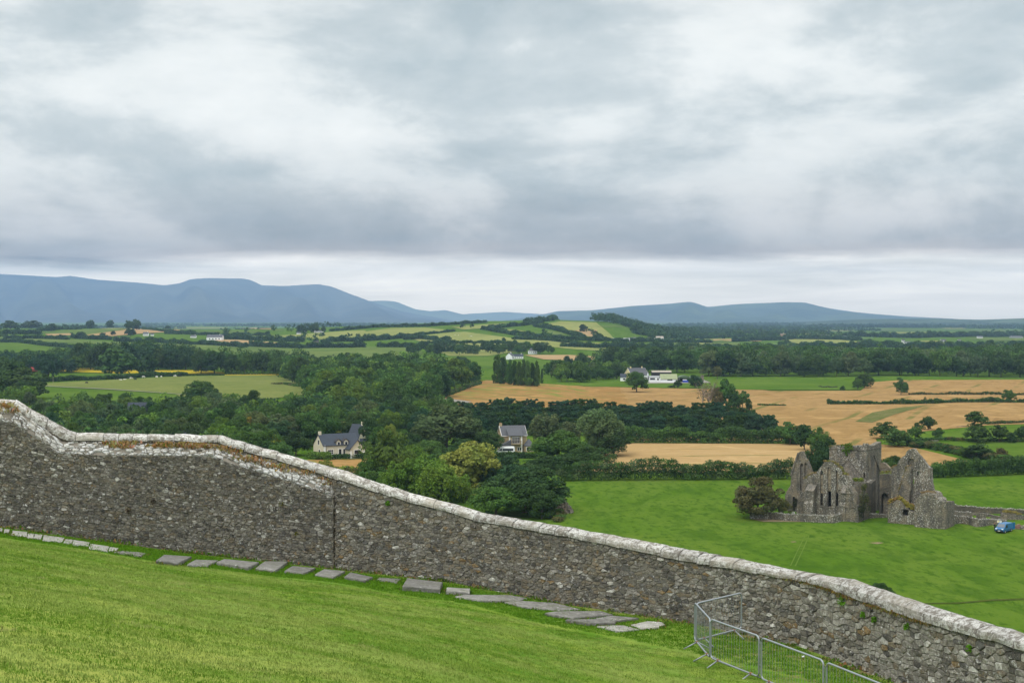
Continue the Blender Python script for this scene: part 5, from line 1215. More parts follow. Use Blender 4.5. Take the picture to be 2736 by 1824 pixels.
# rubble heaps right of the van
def heap(px, d, w_, h_, label, mt, name='rubble_heap', cat_='rubble', n=26, sz=.35):
    r = random.Random(int(px)); g = gp(px, d); mb = MB()
    for i in range(n):
        a = r.uniform(0, 6.28); q = math.sqrt(r.random()); x = math.cos(a) * q * w_ / 2; y = math.sin(a) * q * w_ / 3; z = h_ * (1 - q * q) * r.uniform(.3, 1)
        mb.box((x, y, z - .1), (sz * r.uniform(.5, 1.5), sz * r.uniform(.5, 1.5), sz * r.uniform(.5, 1.2)), r.uniform(0, 3), r.uniform(-.5, .5), r.uniform(-.5, .5))
    o = mb.build(name, M[mt], None, label=label, category=cat_); o.location = tuple(g); return o
heap(2723, 300.5, 2.0, 1.0, 'heap of brown rubble stones just behind the open rear door of the blue van', 'rubble_brown', n=60, sz=.45)
heap(2739, 300, 1.8, .8, 'pale grey rubble heap at the right frame edge beside the brown heap', 'ruin_pale', n=50, sz=.45)
heap(1507, 322, 4.2, 3.0, 'tumbled heap of old stones beside the dark tree at the left edge of the meadow', 'ruin_pale', name='stone_pile', cat_='stone pile', n=150, sz=.5)
def sign(px, py, d, label, mark):
    q = at(px, py, d); g = float(H(q[0], q[1])); t = thing('notice_sign', label, 'sign', (q[0], q[1], g)); z = q[2] - g
    MB().box((0, 0, z), (.46, .03, .50)).build('sign_board', M['sign_white'], t); MB().tube([(0, .04, -.2), (0, .04, z + .1)], .025, 6).build('post', M['galvanised'], t)
    if mark: MB().box((0, -.022, z + .02), (.24, .006, .26)).build('yellow_panel', M['sign_yellow'], t)
    else: MB().box((0, -.022, z + .1), (.3, .006, .03)).box((0, -.022, z), (.3, .006, .03)).build('print_line', M['slate'], t)
sign(2667, 1392.5, 303, 'white notice with a yellow panel standing left of the blue van', True)
sign(2673.6, 1393, 303, 'plain white notice standing between the yellow-marked one and the blue van', False)
# headstones inside the abbey wall
for px, py, hh, l in ((2121.5, 1365.5, 1.0, 'small white rounded headstone at the foot of the left gable fragment'), (2141, 1371, .9, 'small grey headstone beside the first buttress of the abbey')):
    g = gp(px, 321); o = MB().prism([(-.32, -.1), (.32, -.1), (.32, hh * .75), (.2, hh * .95), (0, hh), (-.2, hh * .95), (-.32, hh * .75)], -.08, .08, 'y').build('headstone', M['quoin_white'] if px < 2130 else M['ruin_pale'], None, label=l, category='headstone'); o.location = tuple(g)
# ================================================================ vehicles
def wheel(t, x, y, r=.34):
    w_ = MB().tube([(x, y - .11, r), (x, y + .11, r)], r, 16).build('wheel', M['tyre'], t)
    MB().tube([(x, y - .125, r), (x, y + .125, r)], r * .6, 12).build('hubcap', M['hubcap'], w_)
def vanbody(t, L, Wd, prof, mt):
    mb = MB(); hw = Wd / 2; n = len(prof); secs = [(-hw, .88, .06), (-hw + .10, 1.0, 0), (hw - .10, 1.0, 0), (hw, .88, .06)]
    for y, s, dz in secs:
        for x, z in prof: mb.v.append((x if abs(x) < L / 2 - .3 else x * (1 - (1 - s) * .12), y * (1 - .10 * max(0, z - 1.0) / 1.0), z - (dz if z > 1.2 else 0))); mb.c.append((1, 1, 1))
    for i in range(3):
        for j in range(n): mb.f.append((i * n + j, i * n + (j + 1) % n, (i + 1) * n + (j + 1) % n, (i + 1) * n + j))
    mb.f += [tuple(range(n))[::-1], tuple(range(3 * n, 4 * n))]
    o = mb.build('body', M[mt], t); bm_fix(o.data); b = o.modifiers.new('b', 'BEVEL'); b.width = .03; b.segments = 2; return o
def blue_van():
    g = hit(2686, 1417, 150); d = 296.5; g = gp(2686, d)
    t = thing('parked_van', 'blue panel van parked on the grass with a rear door standing open', 'van', (g[0], g[1], g[2]), rad(226))
    prof = [(-2.3, .35), (-2.32, .9), (-2.28, 1.75), (-2.15, 1.9), (.75, 1.93), (1.0, 1.86), (1.78, 1.12), (2.25, .98), (2.42, .80), (2.45, .35)]
    vanbody(t, 4.7, 1.9, prof, 'van_blue')
    for x in (-1.45, 1.6):
        for y in (-.86, .86): wheel(t, x, y, .33)
    def glass(pts, name='windscreen', m='screen'):
        return link(name, mesh(name, pts, [tuple(range(len(pts)))]), M[m], t)
    nx = Vector((.74, 0, .78)).normalized() * .035
    glass([Vector(p) + nx for p in [(1.06, -.72, 1.80), (1.72, -.82, 1.17), (1.72, .82, 1.17), (1.06, .72, 1.80)]])
    for s in (-1, 1):
        glass([(.95, s * .895, 1.66), (1.45, s * .93, 1.18), (.35, s * .965, 1.15), (.40, s * .90, 1.68)], 'side_window', 'glass_dark')
        MB().box((2.36, s * .68, .86), (.16, .40, .16), 0, 0, .5).build('headlight', M['lamp_glass'], t); MB().box((1.35, s * 1.08, 1.22), (.12, .2, .2)).build('wing_mirror', M['black_plastic'], t)
        MB().box((-.6, s * .962, .62), (2.6, .03, .10)).build('side_moulding', M['black_plastic'], t)
    MB().box((2.45, 0, .46), (.10, 1.78, .26)).build('bumper', M['black_plastic'], t); MB().box((2.44, 0, .74), (.06, 1.05, .13)).build('grille', M['black_plastic'], t); MB().box((2.52, 0, .52), (.02, .52, .11)).build('number_plate', M['plate_white'], t)
    dr = MB().box((-2.62, .95 + .02, 1.15), (.66, .05, 1.45), rad(-18)).build('rear_door', M['van_blue'], t); MB().box((-2.64, .935, 1.5), (.44, .07, .45), rad(-18)).build('window', M['glass_dark'], dr)
    MB().box((-2.33, 0, 1.1), (.03, 1.6, 1.3)).build('load_space_shade', M['shed_dark'], t)  # dark sheet over the rear paints the shade inside the open van
blue_van()
def minibus():
    d = 461; g = gp(1351, d); t = thing('minibus', 'white minibus with a dark window band parked before the sandstone house', 'minibus', (g[0], g[1], g[2]), rad(180 + 4))
    prof = [(-2.95, .40), (-2.98, 1.2), (-2.92, 2.45), (-2.7, 2.62), (1.3, 2.62), (1.75, 2.45), (2.35, 1.45), (2.95, 1.18), (3.05, .9), (3.05, .40)]
    vanbody(t, 6, 2.05, prof, 'van_white')
    for x in (-1.9, 2.0):
        for y in (-.93, .93): wheel(t, x, y, .36)
    for s in (-1, 1):
        link('side_window', mesh('side_window', [(-2.5, s * 1.035, 1.25), (1.1, s * 1.035, 1.25), (1.1, s * .97, 2.05), (-2.5, s * .97, 2.05)], [(0, 1, 2, 3)]), M['glass_dark'], t)
        link('cab_window', mesh('cab_window', [(1.25, s * 1.035, 1.25), (2.25, s * 1.03, 1.3), (1.75, s * .97, 2.0), (1.25, s * .97, 2.05)], [(0, 1, 2, 3)]), M['glass_dark'], t)
        MB().box((2.98, s * .75, 1.0), (.16, .36, .24)).build('headlight', M['lamp_glass'], t); MB().box((2.1, s * 1.15, 1.5), (.14, .16, .3)).build('wing_mirror', M['black_plastic'], t)
        MB().box((-2.96, s * .6, 1.7), (.05, .7, .9)).build('rear_window', M['glass_dark'], t)
    nx = Vector((.8, 0, .6)).normalized() * .03; link('windscreen', mesh('windscreen', [Vector(p) + nx for p in [(1.8, -.85, 2.36), (2.32, -.92, 1.5), (2.32, .92, 1.5), (1.8, .85, 2.36)]], [(0, 1, 2, 3)]), M['glass_dark'], t)
    MB().box((3.04, 0, .55), (.12, 1.9, .26)).build('bumper', M['plate_white'], t); MB().box((3.12, 0, .6), (.02, .5, .11)).build('number_plate', M['plate_white'], t)
minibus()
# ---------------------------------------------------------------- person beside the blue van
def person():
    g = gp(2661.5, 297.5); t = thing('person', 'person in dark clothes standing at the front corner of the blue van', 'person', tuple(g), rad(-60))
    m = bpy.data.meshes.new('body'); b = bmesh.new(); J = {}
    def J_(n, co, r, par=None): v = b.verts.new(co); J[n] = (v, r); (b.edges.new((J[par][0], v)) if par else None)
    J_('pel', (0, 0, .93), .16); J_('waist', (0, -.03, 1.10), .135, 'pel'); J_('chest', (0, -.10, 1.33), .165, 'waist'); J_('neck', (0, -.15, 1.48), .06, 'chest'); J_('h0', (0, -.17, 1.56), .08, 'neck'); J_('head', (0, -.19, 1.66), .105, 'h0')
    for s, n in ((-1, 'l'), (1, 'r')):
        J_(n + 'hip', (s * .10, 0, .88), .11, 'pel'); J_(n + 'kn', (s * .11, -.03, .48), .07, n + 'hip'); J_(n + 'an', (s * .12, .02, .09), .048, n + 'kn'); J_(n + 'to', (s * .13, -.15, .05), .04, n + 'an')
        J_(n + 'sh', (s * .19, -.10, 1.38), .065, 'chest'); J_(n + 'el', (s * .27, -.22, 1.14), .048, n + 'sh'); J_(n + 'wr', (s * .20, -.45, 1.12), .034, n + 'el'); J_(n + 'ha', (s * .17, -.55, 1.13), .032, n + 'wr')
    b.to_mesh(m); idx = {n: i for i, n in enumerate(J)}; b.free(); o = link('body', m, M['cloth_black'], t)
    sk = o.modifiers.new('skin', 'SKIN'); sk.use_smooth_shade = True
    for n, i in idx.items(): r = J[n][1]; m.skin_vertices[0].data[i].radius = (r, r)
    m.skin_vertices[0].data[idx['pel']].use_root = True; o.modifiers.new('s', 'SUBSURF').levels = 1
    me = bpy.data.meshes.new('head_skin'); bb = bmesh.new(); bmesh.ops.create_icosphere(bb, subdivisions=2, radius=.112)
    for v in bb.verts: v.co.z *= 1.18
    bb.to_mesh(me); bb.free(); h = link('face', me, M['skin'], t); h.location = (0, -.20, 1.67)
    me2 = bpy.data.meshes.new('hair'); bb = bmesh.new(); bmesh.ops.create_icosphere(bb, subdivisions=2, radius=.122)
    for v in bb.verts: v.co.z = v.co.z * 1.05 + .02; v.co.y += .025
    bmesh.ops.delete(bb, geom=[v for v in bb.verts if v.co.z < -.03 and v.co.y < .02], context='VERTS'); bb.to_mesh(me2); bb.free(); h = link('hair', me2, M['hair'], t); h.location = (0, -.195, 1.69)
    for s in (-1, 1): MB().box((s * .17, -.60, 1.13), (.07, .11, .04)).build('hand', M['skin'], t)
person()
# ================================================================ houses
def house(px, d, w_, dp, hw, hr, label, wall='white_wall', roof='slate', rz=0.0, wins=(), chim=(), name='house', category='house', axis='x', hip=False, zoff=0, group=None, gwins=(), fascia=None, frame='quoin_white', eave=.25):
    """w_ long (local x), dp deep (local y); ridge along local x; front faces -y"""
    g = gp(px, d); t = thing(name, label, category, (g[0], g[1], g[2] + zoff), rz, group); hx, hy = w_ / 2, dp / 2
    mb = MB(); V = [(-hx, -hy, -.5), (hx, -hy, -.5), (hx, hy, -.5), (-hx, hy, -.5), (-hx, -hy, hw), (hx, -hy, hw), (hx, hy, hw), (-hx, hy, hw)]
    fs = [(0, 1, 5, 4), (2, 3, 7, 6)]
    if hip: fs += [(1, 2, 6, 5), (3, 0, 4, 7)]; mb.add(V, fs)
    else: V += [(-hx, 0, hr - .06), (hx, 0, hr - .06)]; fs += [(1, 2, 6, 9, 5), (3, 0, 4, 8, 7)]; mb.add(V, fs)
    mb.build('wall', M[wall], t)
    e = eave; sl = (hr - hw) / hy; mb = MB(); th_ = .14
    if hip:
        k = min(hx * .6, hy); P = [(-hx - e, -hy - e, hw - .05), (hx + e, -hy - e, hw - .05), (hx + e, hy + e, hw - .05), (-hx - e, hy + e, hw - .05), (-hx + k, 0, hr), (hx - k, 0, hr)]
        mb.add(P, [(0, 1, 5, 4), (1, 2, 5), (2, 3, 4, 5), (3, 0, 4), (0, 3, 2, 1)])
    else:
        for s in (-1, 1):
            P = [(-hx - e * .6, s * (hy + e), hw - e * sl), (hx + e * .6, s * (hy + e), hw - e * sl), (hx + e * .6, 0, hr), (-hx - e * .6, 0, hr)]
            mb.add(P + [(a, b, c + th_) for a, b, c in P], [(0, 1, 2, 3), (7, 6, 5, 4), (0, 4, 5, 1), (1, 5, 6, 2), (2, 6, 7, 3), (3, 7, 4, 0)])
    rf = mb.build('roof', M[roof], t); bm_fix(rf.data)
    if fascia and not hip:
        for s in (-1, 1):
            MB().tube([(s * (hx + .18), -hy - e, hw - e * sl + .02), (s * (hx + .18), 0, hr + .03), (s * (hx + .18), hy + e, hw - e * sl + .02)], .10, 4).build('bargeboard', M[fascia], rf)
        MB().tube([(-hx - .1, -hy - e, hw - e * sl + .02), (hx + .1, -hy - e, hw - e * sl + .02)], .08, 5).build('gutter', M[fascia], rf)
    for c in chim:
        x = c if isinstance(c, (int, float)) else c[0]; cm_ = MB().box((x, 0, hr + .35), (.9, .55, 1.3)).build('chimney', M[wall if wall != 'white_wall' else 'quoin_white'], rf)
    def win_(c, sz, face):
        x, z = c; ww, wh = sz; wmb = MB(); g_ = MB()
        if face == 'f': wmb.box((x, -hy - .03, z), (ww + .34, .10, wh + .34)); g_.box((x, -hy - .06, z), (ww, .07, wh))
        elif face == 'l': wmb.box((-hx - .03, x, z), (.10, ww + .34, wh + .34)); g_.box((-hx - .06, x, z), (.07, ww, wh))
        else: wmb.box((hx + .03, x, z), (.10, ww + .34, wh + .34)); g_.box((hx + .06, x, z), (.07, ww, wh))
        f_ = wmb.build('window', M[frame], t); g_.build('pane', M['glass_dark'], f_)
    for x, z, ww, wh in wins: win_((x, z), (ww, wh), 'f')
    for f, x, z, ww, wh in gwins: win_((x, z), (ww, wh), f)
    return t
# cream house with two dormers and a gabled front wing
def dormer(t, x, hy, zb, w_, h_, roof='slate', wall='cream_render', dep=2.2):
    o = MB(); o.prism([(x - w_ / 2, zb), (x + w_ / 2, zb), (x + w_ / 2, zb + h_), (x, zb + h_ + w_ * .42), (x - w_ / 2, zb + h_)], -hy - .08, -hy + dep, 'y'); o = o.build('dormer', M[wall], t); bm_fix(o.data)
    r = MB()
    for s in (-1, 1): r.prism([(x + s * (w_ / 2 + .35), zb + h_ - .22), (x, zb + h_ + w_ * .42 + .05), (x, zb + h_ + w_ * .42 + .22), (x + s * (w_ / 2 + .35), zb + h_ - .06)], -hy - .35, -hy + dep + .6, 'y')
    q = r.build('dormer_roof', M['fascia'], o); bm_fix(q.data)
    f = MB().box((x, -hy - .13, zb + h_ * .45), (w_ * .72, .08, h_ * .95)).build('window_frame', M['quoin_white'], o); MB().box((x + .02, -hy - .17, zb + h_ * .45), (w_ * .50, .07, h_ * .75)).build('pane', M['glass_dark'], o)
def cream():
    d = 447; s = d / F
    t = house(899, d, 12.8, 7.6, 3.7, 6.9, 'cream house with slate roof, two dormers and gabled front wing behind a clipped hedge', 'cream_render', 'slate', rad(32), wins=[(-3.9, 1.6, 1.7, 1.3), (-.6, 1.4, .9, 1.9), (.8, 1.5, .6, 1.6)], chim=(-5.9,), fascia='fascia', gwins=[('l', -1.0, 1.5, 1.0, 1.4), ('l', -.4, 4.5, 1.0, 1.4)], zoff=.55)
    dormer(t, -1.1, 3.75, 3.5, 1.5, 1.3); dormer(t, 1.5, 3.75, 3.5, 1.5, 1.3)
    # front wing
    wx0, wx1, wy0, wy1 = 1.5, 6.4, -7.0, -3.6; mb = MB(); mb.prism([(wx0, -.5), (wx1, -.5), (wx1, 2.5), ((wx0 + wx1) / 2, 5.1), (wx0, 2.5)], wy0, wy1 + 1, 'y'); o = mb.build('front_wing', M['cream_render'], t); bm_fix(o.data)
    c = (wx0 + wx1) / 2; r = MB()
    for sg in (-1, 1): r.prism([(c + sg * 2.85, 2.15), (c, 5.12), (c, 5.32), (c + sg * 2.95, 2.32)], wy0 - .3, wy1 + 1.5, 'y')
    r = r.build('roof', M['slate'], o); bm_fix(r.data)
    MB().tube([(c - 2.9, wy0 - .32, 2.2), (c, wy0 - .32, 5.25), (c + 2.9, wy0 - .32, 2.2)], .10, 4).build('bargeboard', M['fascia'], o)
    f = MB().box((c, wy0 - .04, 1.5), (2.5, .10, 1.5)).build('window', M['quoin_white'], o); MB().box((c, wy0 - .08, 1.5), (2.1, .08, 1.15)).build('pane', M['glass_dark'], f)
    for x in (wx0 + .2, wx1 - .2): MB().box((x, wy0 - .03, .7), (.55, .09, 2.3)).build('quoin', M['quoin_white'], o)
    MB().box((-5.92, -3.92, 1.6), (.55, .10, 4.3)).build('quoin', M['quoin_white'], t); MB().box((-6.22, -3.65, 1.6), (.10, .55, 4.3)).build('quoin', M['quoin_white'], t)
    MB().tube([(-5.4, -4.0, 0), (-5.4, -4.0, 3.7)], .05, 5).build('drainpipe', M['fascia'], t)
    for k in (-1, 1): MB().box((-3.9 + k * .28, -4.02, 1.6), (.06, .04, 1.3)).build('glazing_bar', M['quoin_white'], t)
    MB().box((-3.9, -4.02, 1.6), (1.7, .04, .06)).build('glazing_bar', M['quoin_white'], t)
cream()
house(956, 478, 4.5, 6, 3.6, 8.2, 'slate-roofed house with cream gable half hidden by trees behind the dormered house', 'cream_render', 'slate', rad(-30), chim=(2,), fascia='fascia', gwins=[('r', 0, 4.6, 1, 1.2)])
house(982, 462, 5, 4, 3.2, 4.6, 'small cream outbuilding right of the dormered house among the trees', 'cream_render', 'slate', rad(8))
def sandhouse():
    d = 474; g = gp(1386, d)
    t = house(1368, d, 8.6, 7.0, 5.4, 8.4, 'two-storey sandstone house with balcony, white quoins and bay with conical roof', 'sandstone', 'slate_old', rad(14), chim=(-4.0,), fascia='quoin_white', gwins=[('r', .3, 4.3, .8, 1.5)], zoff=.2)
    # projecting centre bay with the balcony
    x0, x1 = -2.3, 2.3; mb = MB(); mb.box(((x0 + x1) / 2, -4.2, 2.4), (x1 - x0, 1.6, 6.0)); mb.build('front_bay', M['sandstone'], t)
    r = MB().prism([(-5.5, 5.35), (-2.0, 7.6), (-2.0, 7.75), (-5.5, 5.5)], x0 - .3, x1 + .3, 'x').build('bay_roof', M['slate_old'], t); bm_fix(r.data)
    for x in (x0 + .22, x1 - .22): MB().box((x, -5.03, 2.6), (.5, .08, 5.4)).build('quoin', M['quoin_white'], t)
    bw = MB().box((.1, -5.04, 3.9), (2.7, .10, 2.3)).build('balcony_window', M['quoin_white'], t)
    for k in range(4): MB().box((.1 - 1.0 + k * .67, -5.09, 3.9), (.48, .08, 1.95)).build('pane', M['glass_dark'], bw)
    bl = MB().box((.1, -5.6, 2.65), (3.6, 1.1, .18)).build('balcony', M['sandstone'], t)
    bb = MB()
    for k in range(15): bb.box((-1.6 + k * .243, -6.1, 3.15), (.07, .07, .9))
    bb.box((.1, -6.1, 3.65), (3.6, .12, .10)); bb.build('railing', M['wood_dark'], bl)
    f = MB().box((1.3, -5.06, .9), (1.5, .10, 1.2)).build('window', M['quoin_white'], t)
    for k in (-1, 1): MB().box((1.3 + k * .36, -5.11, .9), (.55, .07, .95)).build('pane', M['glass_dark'], f)
    # octagonal bay on the right with its conical roof
    n = 8; cx, cy, rr_ = 4.9, -3.6, 1.9; P = [(cx + rr_ * math.cos(rad(22.5 + 45 * k)), cy + rr_ * math.sin(rad(22.5 + 45 * k))) for k in range(n)]
    mb = MB(); mb.add([(x, y, -.5) for x, y in P] + [(x, y, 1.9) for x, y in P], [(k, (k + 1) % n, n + (k + 1) % n, n + k) for k in range(n)]); bay = mb.build('octagonal_bay', M['sandstone'], t)
    mb = MB(); mb.add([(cx + (x - cx) * 1.15, cy + (y - cy) * 1.15, 1.85) for x, y in P] + [(cx, cy, 4.3)], [(k, (k + 1) % n, n) for k in range(n)]); mb.build('conical_roof', M['slate_old'], bay)
    for a in (-112.5, -67.5, -22.5): 
        x, y = cx + rr_ * .95 * math.cos(rad(a)), cy + rr_ * .95 * math.sin(rad(a)); f = MB().box((x, y, .85), (1.15, .10, 1.5), rad(a + 90)).build('window', M['quoin_white'], bay); x2, y2 = cx + rr_ * .985 * math.cos(rad(a)), cy + rr_ * .985 * math.sin(rad(a)); MB().box((x2, y2, .85), (.8, .08, 1.15), rad(a + 90)).build('pane', M['glass_dark'], f)
    # open porch on the left
    mb = MB(); mb.prism([(-6.2, 1.8), (-1.7, 1.8), (-1.7, 4.2), (-3.2, 3.2)], -5.6, -3.5, 'y'); o = mb.build('porch_roof', M['slate_old'], t); bm_fix(o.data)
    for k in range(4): MB().box((-6.0 + k * 1.25, -5.4, .7), (.14, .14, 2.3)).build('porch_post', M['quoin_white'], t)
    MB().tube([(-4.0, 0, 8.9), (-4.0, 0, 9.5)], .22, 6).build('chimney_pot', M['brick_red'], t)
sandhouse()
house(530, 452, 12, 8, 3.4, 6.6, 'dark slate roof just showing above the level stretch of the wall coping', 'white_wall', 'slate', rad(8), zoff=1.5)
house(371, 585, 9, 7, 4.5, 9.5, 'grey roof glimpsed between trees in the left wood', 'white_wall', 'slate', rad(10)); 
# farm beyond the barley
house(1665.5, 985, 4.2, 5, 2.7, 5.0, 'small white cottage with dark slate roof left of the lone field tree', 'white_wall', 'slate', rad(-4), wins=[(.6, 1.4, 1.6, 1.0)])
house(1700, 992, 15, 8, 5.0, 9.2, 'yellow gabled farmhouse with grey roofs behind the lone field tree', 'yellow_wall', 'slate_old', rad(32), wins=[(-4, 3.4, 1, 1.3), (0, 3.4, 1, 1.3), (4, 3.4, 1, 1.3), (3, 1.2, 1.2, 1.2)], chim=(5, -5), gwins=[('l', 0, 5.2, .8, .8), ('l', -1.5, 2.2, .9, 1.1)], fascia='quoin_white')
house(1718, 985, 7, 6, 4.4, 7.0, 'lower grey-roofed wing at the right end of the yellow farmhouse', 'white_wall', 'slate_old', rad(-20), category='house wing')
house(1767, 1045, 14.5, 7, 3.6, 4.7, 'open shed with a long rusty roof behind the white farm buildings', 'shed_dark', 'tin_rust', 0, name='farm_shed', category='shed', zoff=1.6)
house(1750, 985, 8.6, 5, 3.4, 3.9, 'flat white farm building with dark openings beside the green-roofed barn', 'white_wall', 'tin_grey', 0, wins=[(-1.9, 2.0, 3.4, 1.3), (1.9, 1.8, 1.1, 1.4)], name='farm_shed', category='shed', frame='white_wall')
house(1786, 972, 11.3, 8, 2.8, 5.8, 'white barn with a pale mossy green roof in the middle of the farm', 'white_wall', 'tin_green', 0, wins=[(.6, 1.95, 3.5, .95)], name='farm_barn', category='barn', frame='white_wall', eave=.5)
o = MB().box((0, 0, .7), (19, .3, 1.8)).build('yard_wall', M['white_wall'], None, label='long low white yard wall in front of the farm buildings', category='wall'); o.location = tuple(gp(1767, 962))
def haybarn(px, d, w_, label):
    g = gp(px, d); t = thing('hay_barn', label, 'barn', tuple(g)); n = 10; hw = w_ / 2; P = [(-hw * math.cos(math.pi * k / n), 3.3 + 1.7 * math.sin(math.pi * k / n)) for k in range(n + 1)]
    mb = MB(); mb.prism(P + [(x * .97, z - .15) for x, z in P[::-1]], -5, 5, 'y'); o = mb.build('roof', M['tin_dark_green'], t); bm_fix(o.data)
    mb = MB(); mb.prism(P, 4.7, 4.9, 'y').box((-hw + .1, 0, 1.5), (.15, 9.6, 3.8)).box((hw - .1, 0, 1.5), (.15, 9.6, 3.8)).box((0, 4.8, 1.5), (w_, .15, 3.8)); mb.build('cladding', M['shed_dark'], t)
    mb = MB(); mb.prism(P, -4.9, -4.8, 'y'); o = mb.build('front_panel', M['tin_dark_green'], t); bm_fix(o.data)
    for x in (-hw + .1, hw - .1): MB().box((x, -4.9, 1.5), (.2, .2, 3.8)).build('post', M['galvanised'], t)
haybarn(1827, 975, 7.6, 'left round-roofed green hay barn with dark open front'); haybarn(1856.5, 975, 7.6, 'right round-roofed green hay barn behind the round bush')
g = gp(1832, 968); o = MB().box((0, 0, 1.0), (3.9, 1.2, 2.0)).build('trailer', M['tarp_blue'], None, label='blue sheeted load with a white top stored in the left hay barn', category='trailer'); o.location = tuple(g)
MB().box((0, 0, 2.15), (4.0, 1.3, .45)).build('white_sheet', M['white_wall'], o)
o = MB().box((0, 0, 2.0), (1.9, 2, 5.4)).build('block_tower', M['ruin_pale'], None, label='narrow grey block tower at the right end of the farm', category='tower'); o.location = tuple(gp(1876.5, 985))
MB().box((0, 0, 4.85), (2.2, 2.3, .25)).build('cap', M['ruin_pale'], o)
# houses and sheds across the distant country
def hh(px, py, wpx, hpx, label, wall='white_wall', roof='slate_old', kind='house', hip=False, rz=0, deep=.6, wins=True, name='house', category='house', **kw):
    g = hit(px, py); d = g[1]; w_ = wpx / F * d; h = hpx / F * d; wl = [(x * w_ / 8, h * .28, w_ * .08, h * .2) for x in (-2.4, -.8, .8, 2.4)] if wins else ()
    return house(px, d, w_, w_ * deep, h * .55, h, label, wall, roof, rz, wins=wl, hip=hip, name=name, category=category, chim=((w_ * .3,) if wins and not hip else ()), **kw)
hh(1363, 960, 19, 17, 'white gabled cottage at the foot of the middle hill beside the poplars', rz=rad(70), deep=.9); hh(1385, 958, 26, 12, 'long low white house adjoining the white gabled cottage', roof='slate'); hh(1423, 945, 24, 15, 'square white house with hipped grey roof on the middle hill', hip=True, deep=.7)
hh(575, 909, 42, 15, 'large pale grey country house on the left plain', 'white_wall', deep=.5); hh(390, 897, 14, 10, 'white gabled house below the tan field at far left'); hh(407, 897, 8, 6, 'small white house right of the gabled one at far left', wins=False); hh(517, 902, 15, 7, 'white bungalow between hedges left of the big country house')
hh(808, 890, 20, 11, 'white farmhouse beneath the two dark ridge trees'); hh(799, 893, 12, 6, 'low white annexe left of the ridge farmhouse', wins=False); hh(851, 888, 24, 7, 'long pale bungalow right of the two dark ridge trees'); hh(844, 916, 15, 9, 'small grey house between hedges on the left plain', 'ruin_pale')
for px, py, w_, h, l, rf in ((758, 967, 52, 11, 'long grey farm shed roof behind the dark wood, left of three', 'tin_grey'), (812, 967, 48, 11, 'middle of three farm sheds behind the dark wood, dark grey roof', 'slate_old'), (860, 968, 48, 8, 'rightmost of three farm sheds, with a bright white roof', 'white_wall')):
    hh(px, py, w_, h, l, 'tin_grey', rf, wins=False, name='farm_shed', category='shed')
hh(935, 956, 8, 6, 'tiny white shed showing over the wood centre', wins=False, name='farm_shed', category='shed')
for px, py, w_, h, l, rf in ((1660, 911, 44, 8, 'long pale farm shed under the wooded knoll, left one', 'tin_grey'), (1693, 909, 32, 8, 'grey farm shed just right of the long pale one', 'slate_old'), (1752, 907, 40, 9, 'wide farm shed right of the wooded knoll', 'tin_rust'), (1837, 911, 18, 8, 'white bungalow among trees right of the farm sheds', 'slate_old')):
    hh(px, py, w_, h, l, 'white_wall', rf, wins=False, name='farm_shed' if 'shed' in l else 'house', category='shed' if 'shed' in l else 'house')
for px, py, w_, h, l, wl in ((2204, 903, 21, 9, 'yellow country house on the far right plain', 'yellow_wall'), (2262, 902, 28, 5, 'low grey sheds right of the yellow country house', 'tin_grey'), (2436, 919, 46, 7, 'long whitish farm shed on the right plain', 'white_wall'), (2413, 914, 8, 8, 'small white gable beside the long whitish farm shed', 'white_wall'), (2520, 915, 14, 9, 'white gabled farmhouse right of the long farm shed', 'white_wall'), (2618, 904, 14, 7, 'white house in the trees near the right horizon', 'white_wall'), (2627, 920, 26, 6, 'low pale shed below the white house near the right edge', 'white_wall'), (2563, 911, 8, 5, 'tiny white house between dark trees on the right plain', 'white_wall'), (2715, 903, 30, 6, 'grey sheds at the right frame edge below the horizon', 'tin_grey'), (2072, 866, 12, 3, 'pale building on the foot of the right-hand hills', 'white_wall'), (1900, 884, 9, 4, 'tiny white house in the far green field', 'white_wall'), (2330, 957, 9, 6, 'white house glimpsed through the right-hand wood', 'white_wall')):
    hh(px, py, w_, h, l, wl, wins=False, name='house' if 'hous' in l or 'gabl' in l else 'farm_shed', category='house' if 'hous' in l or 'gabl' in l else 'shed')
hh(91, 992, 16, 11, 'red barn behind the big round trees at far left', 'barn_red', 'barn_red', wins=False, name='farm_barn', category='barn')
hh(1716, 864, 6, 3, 'tiny cream house against the far hills', 'yellow_wall', wins=False)
hh(542, 984, 14, 6, 'white shed roof between trees above the left pasture', wins=False, name='farm_shed', category='shed')
# ---------------------------------------------------------------- utility poles
def pole(px, top, base, label, cross=True, d=None):
    g = hit(px, base) if d is None else gp(px, d); d = g[1]; h = (EYE - (top - HOR) / F * d) - g[2]; t = thing('utility_pole', label, 'utility pole', tuple(g)); MB().tube([(0, 0, -.3), (0, 0, h)], [.17, .12], 6).build('pole', M['pole_wood'], t)
    if cross: MB().box((0, -.1, h - .5), (2.4, .14, .14)).build('crossarm', M['pole_wood'], t)
pole(362, 962, 990, 'wooden pole with crossarm between two round trees above the left pasture'); pole(560, 965, 985, 'wooden pole with crossarm left of the dark grove'); pole(1136, 1036, 1074, 'pale pole where the lane meets the left end of the barley field', False); pole(1554, 953, 974, 'pole with short crossarm in front of the dark hill trees')
pole(2173, 1216, 1262, 'pole with crossarm between the abbey gable and the dark tree', d=395); pole(823, 973, 1000, 'thin pole standing before the dark wood left of centre', False, d=1060); pole(142, 1005, 1022, 'short post in the left pasture hedge', False)
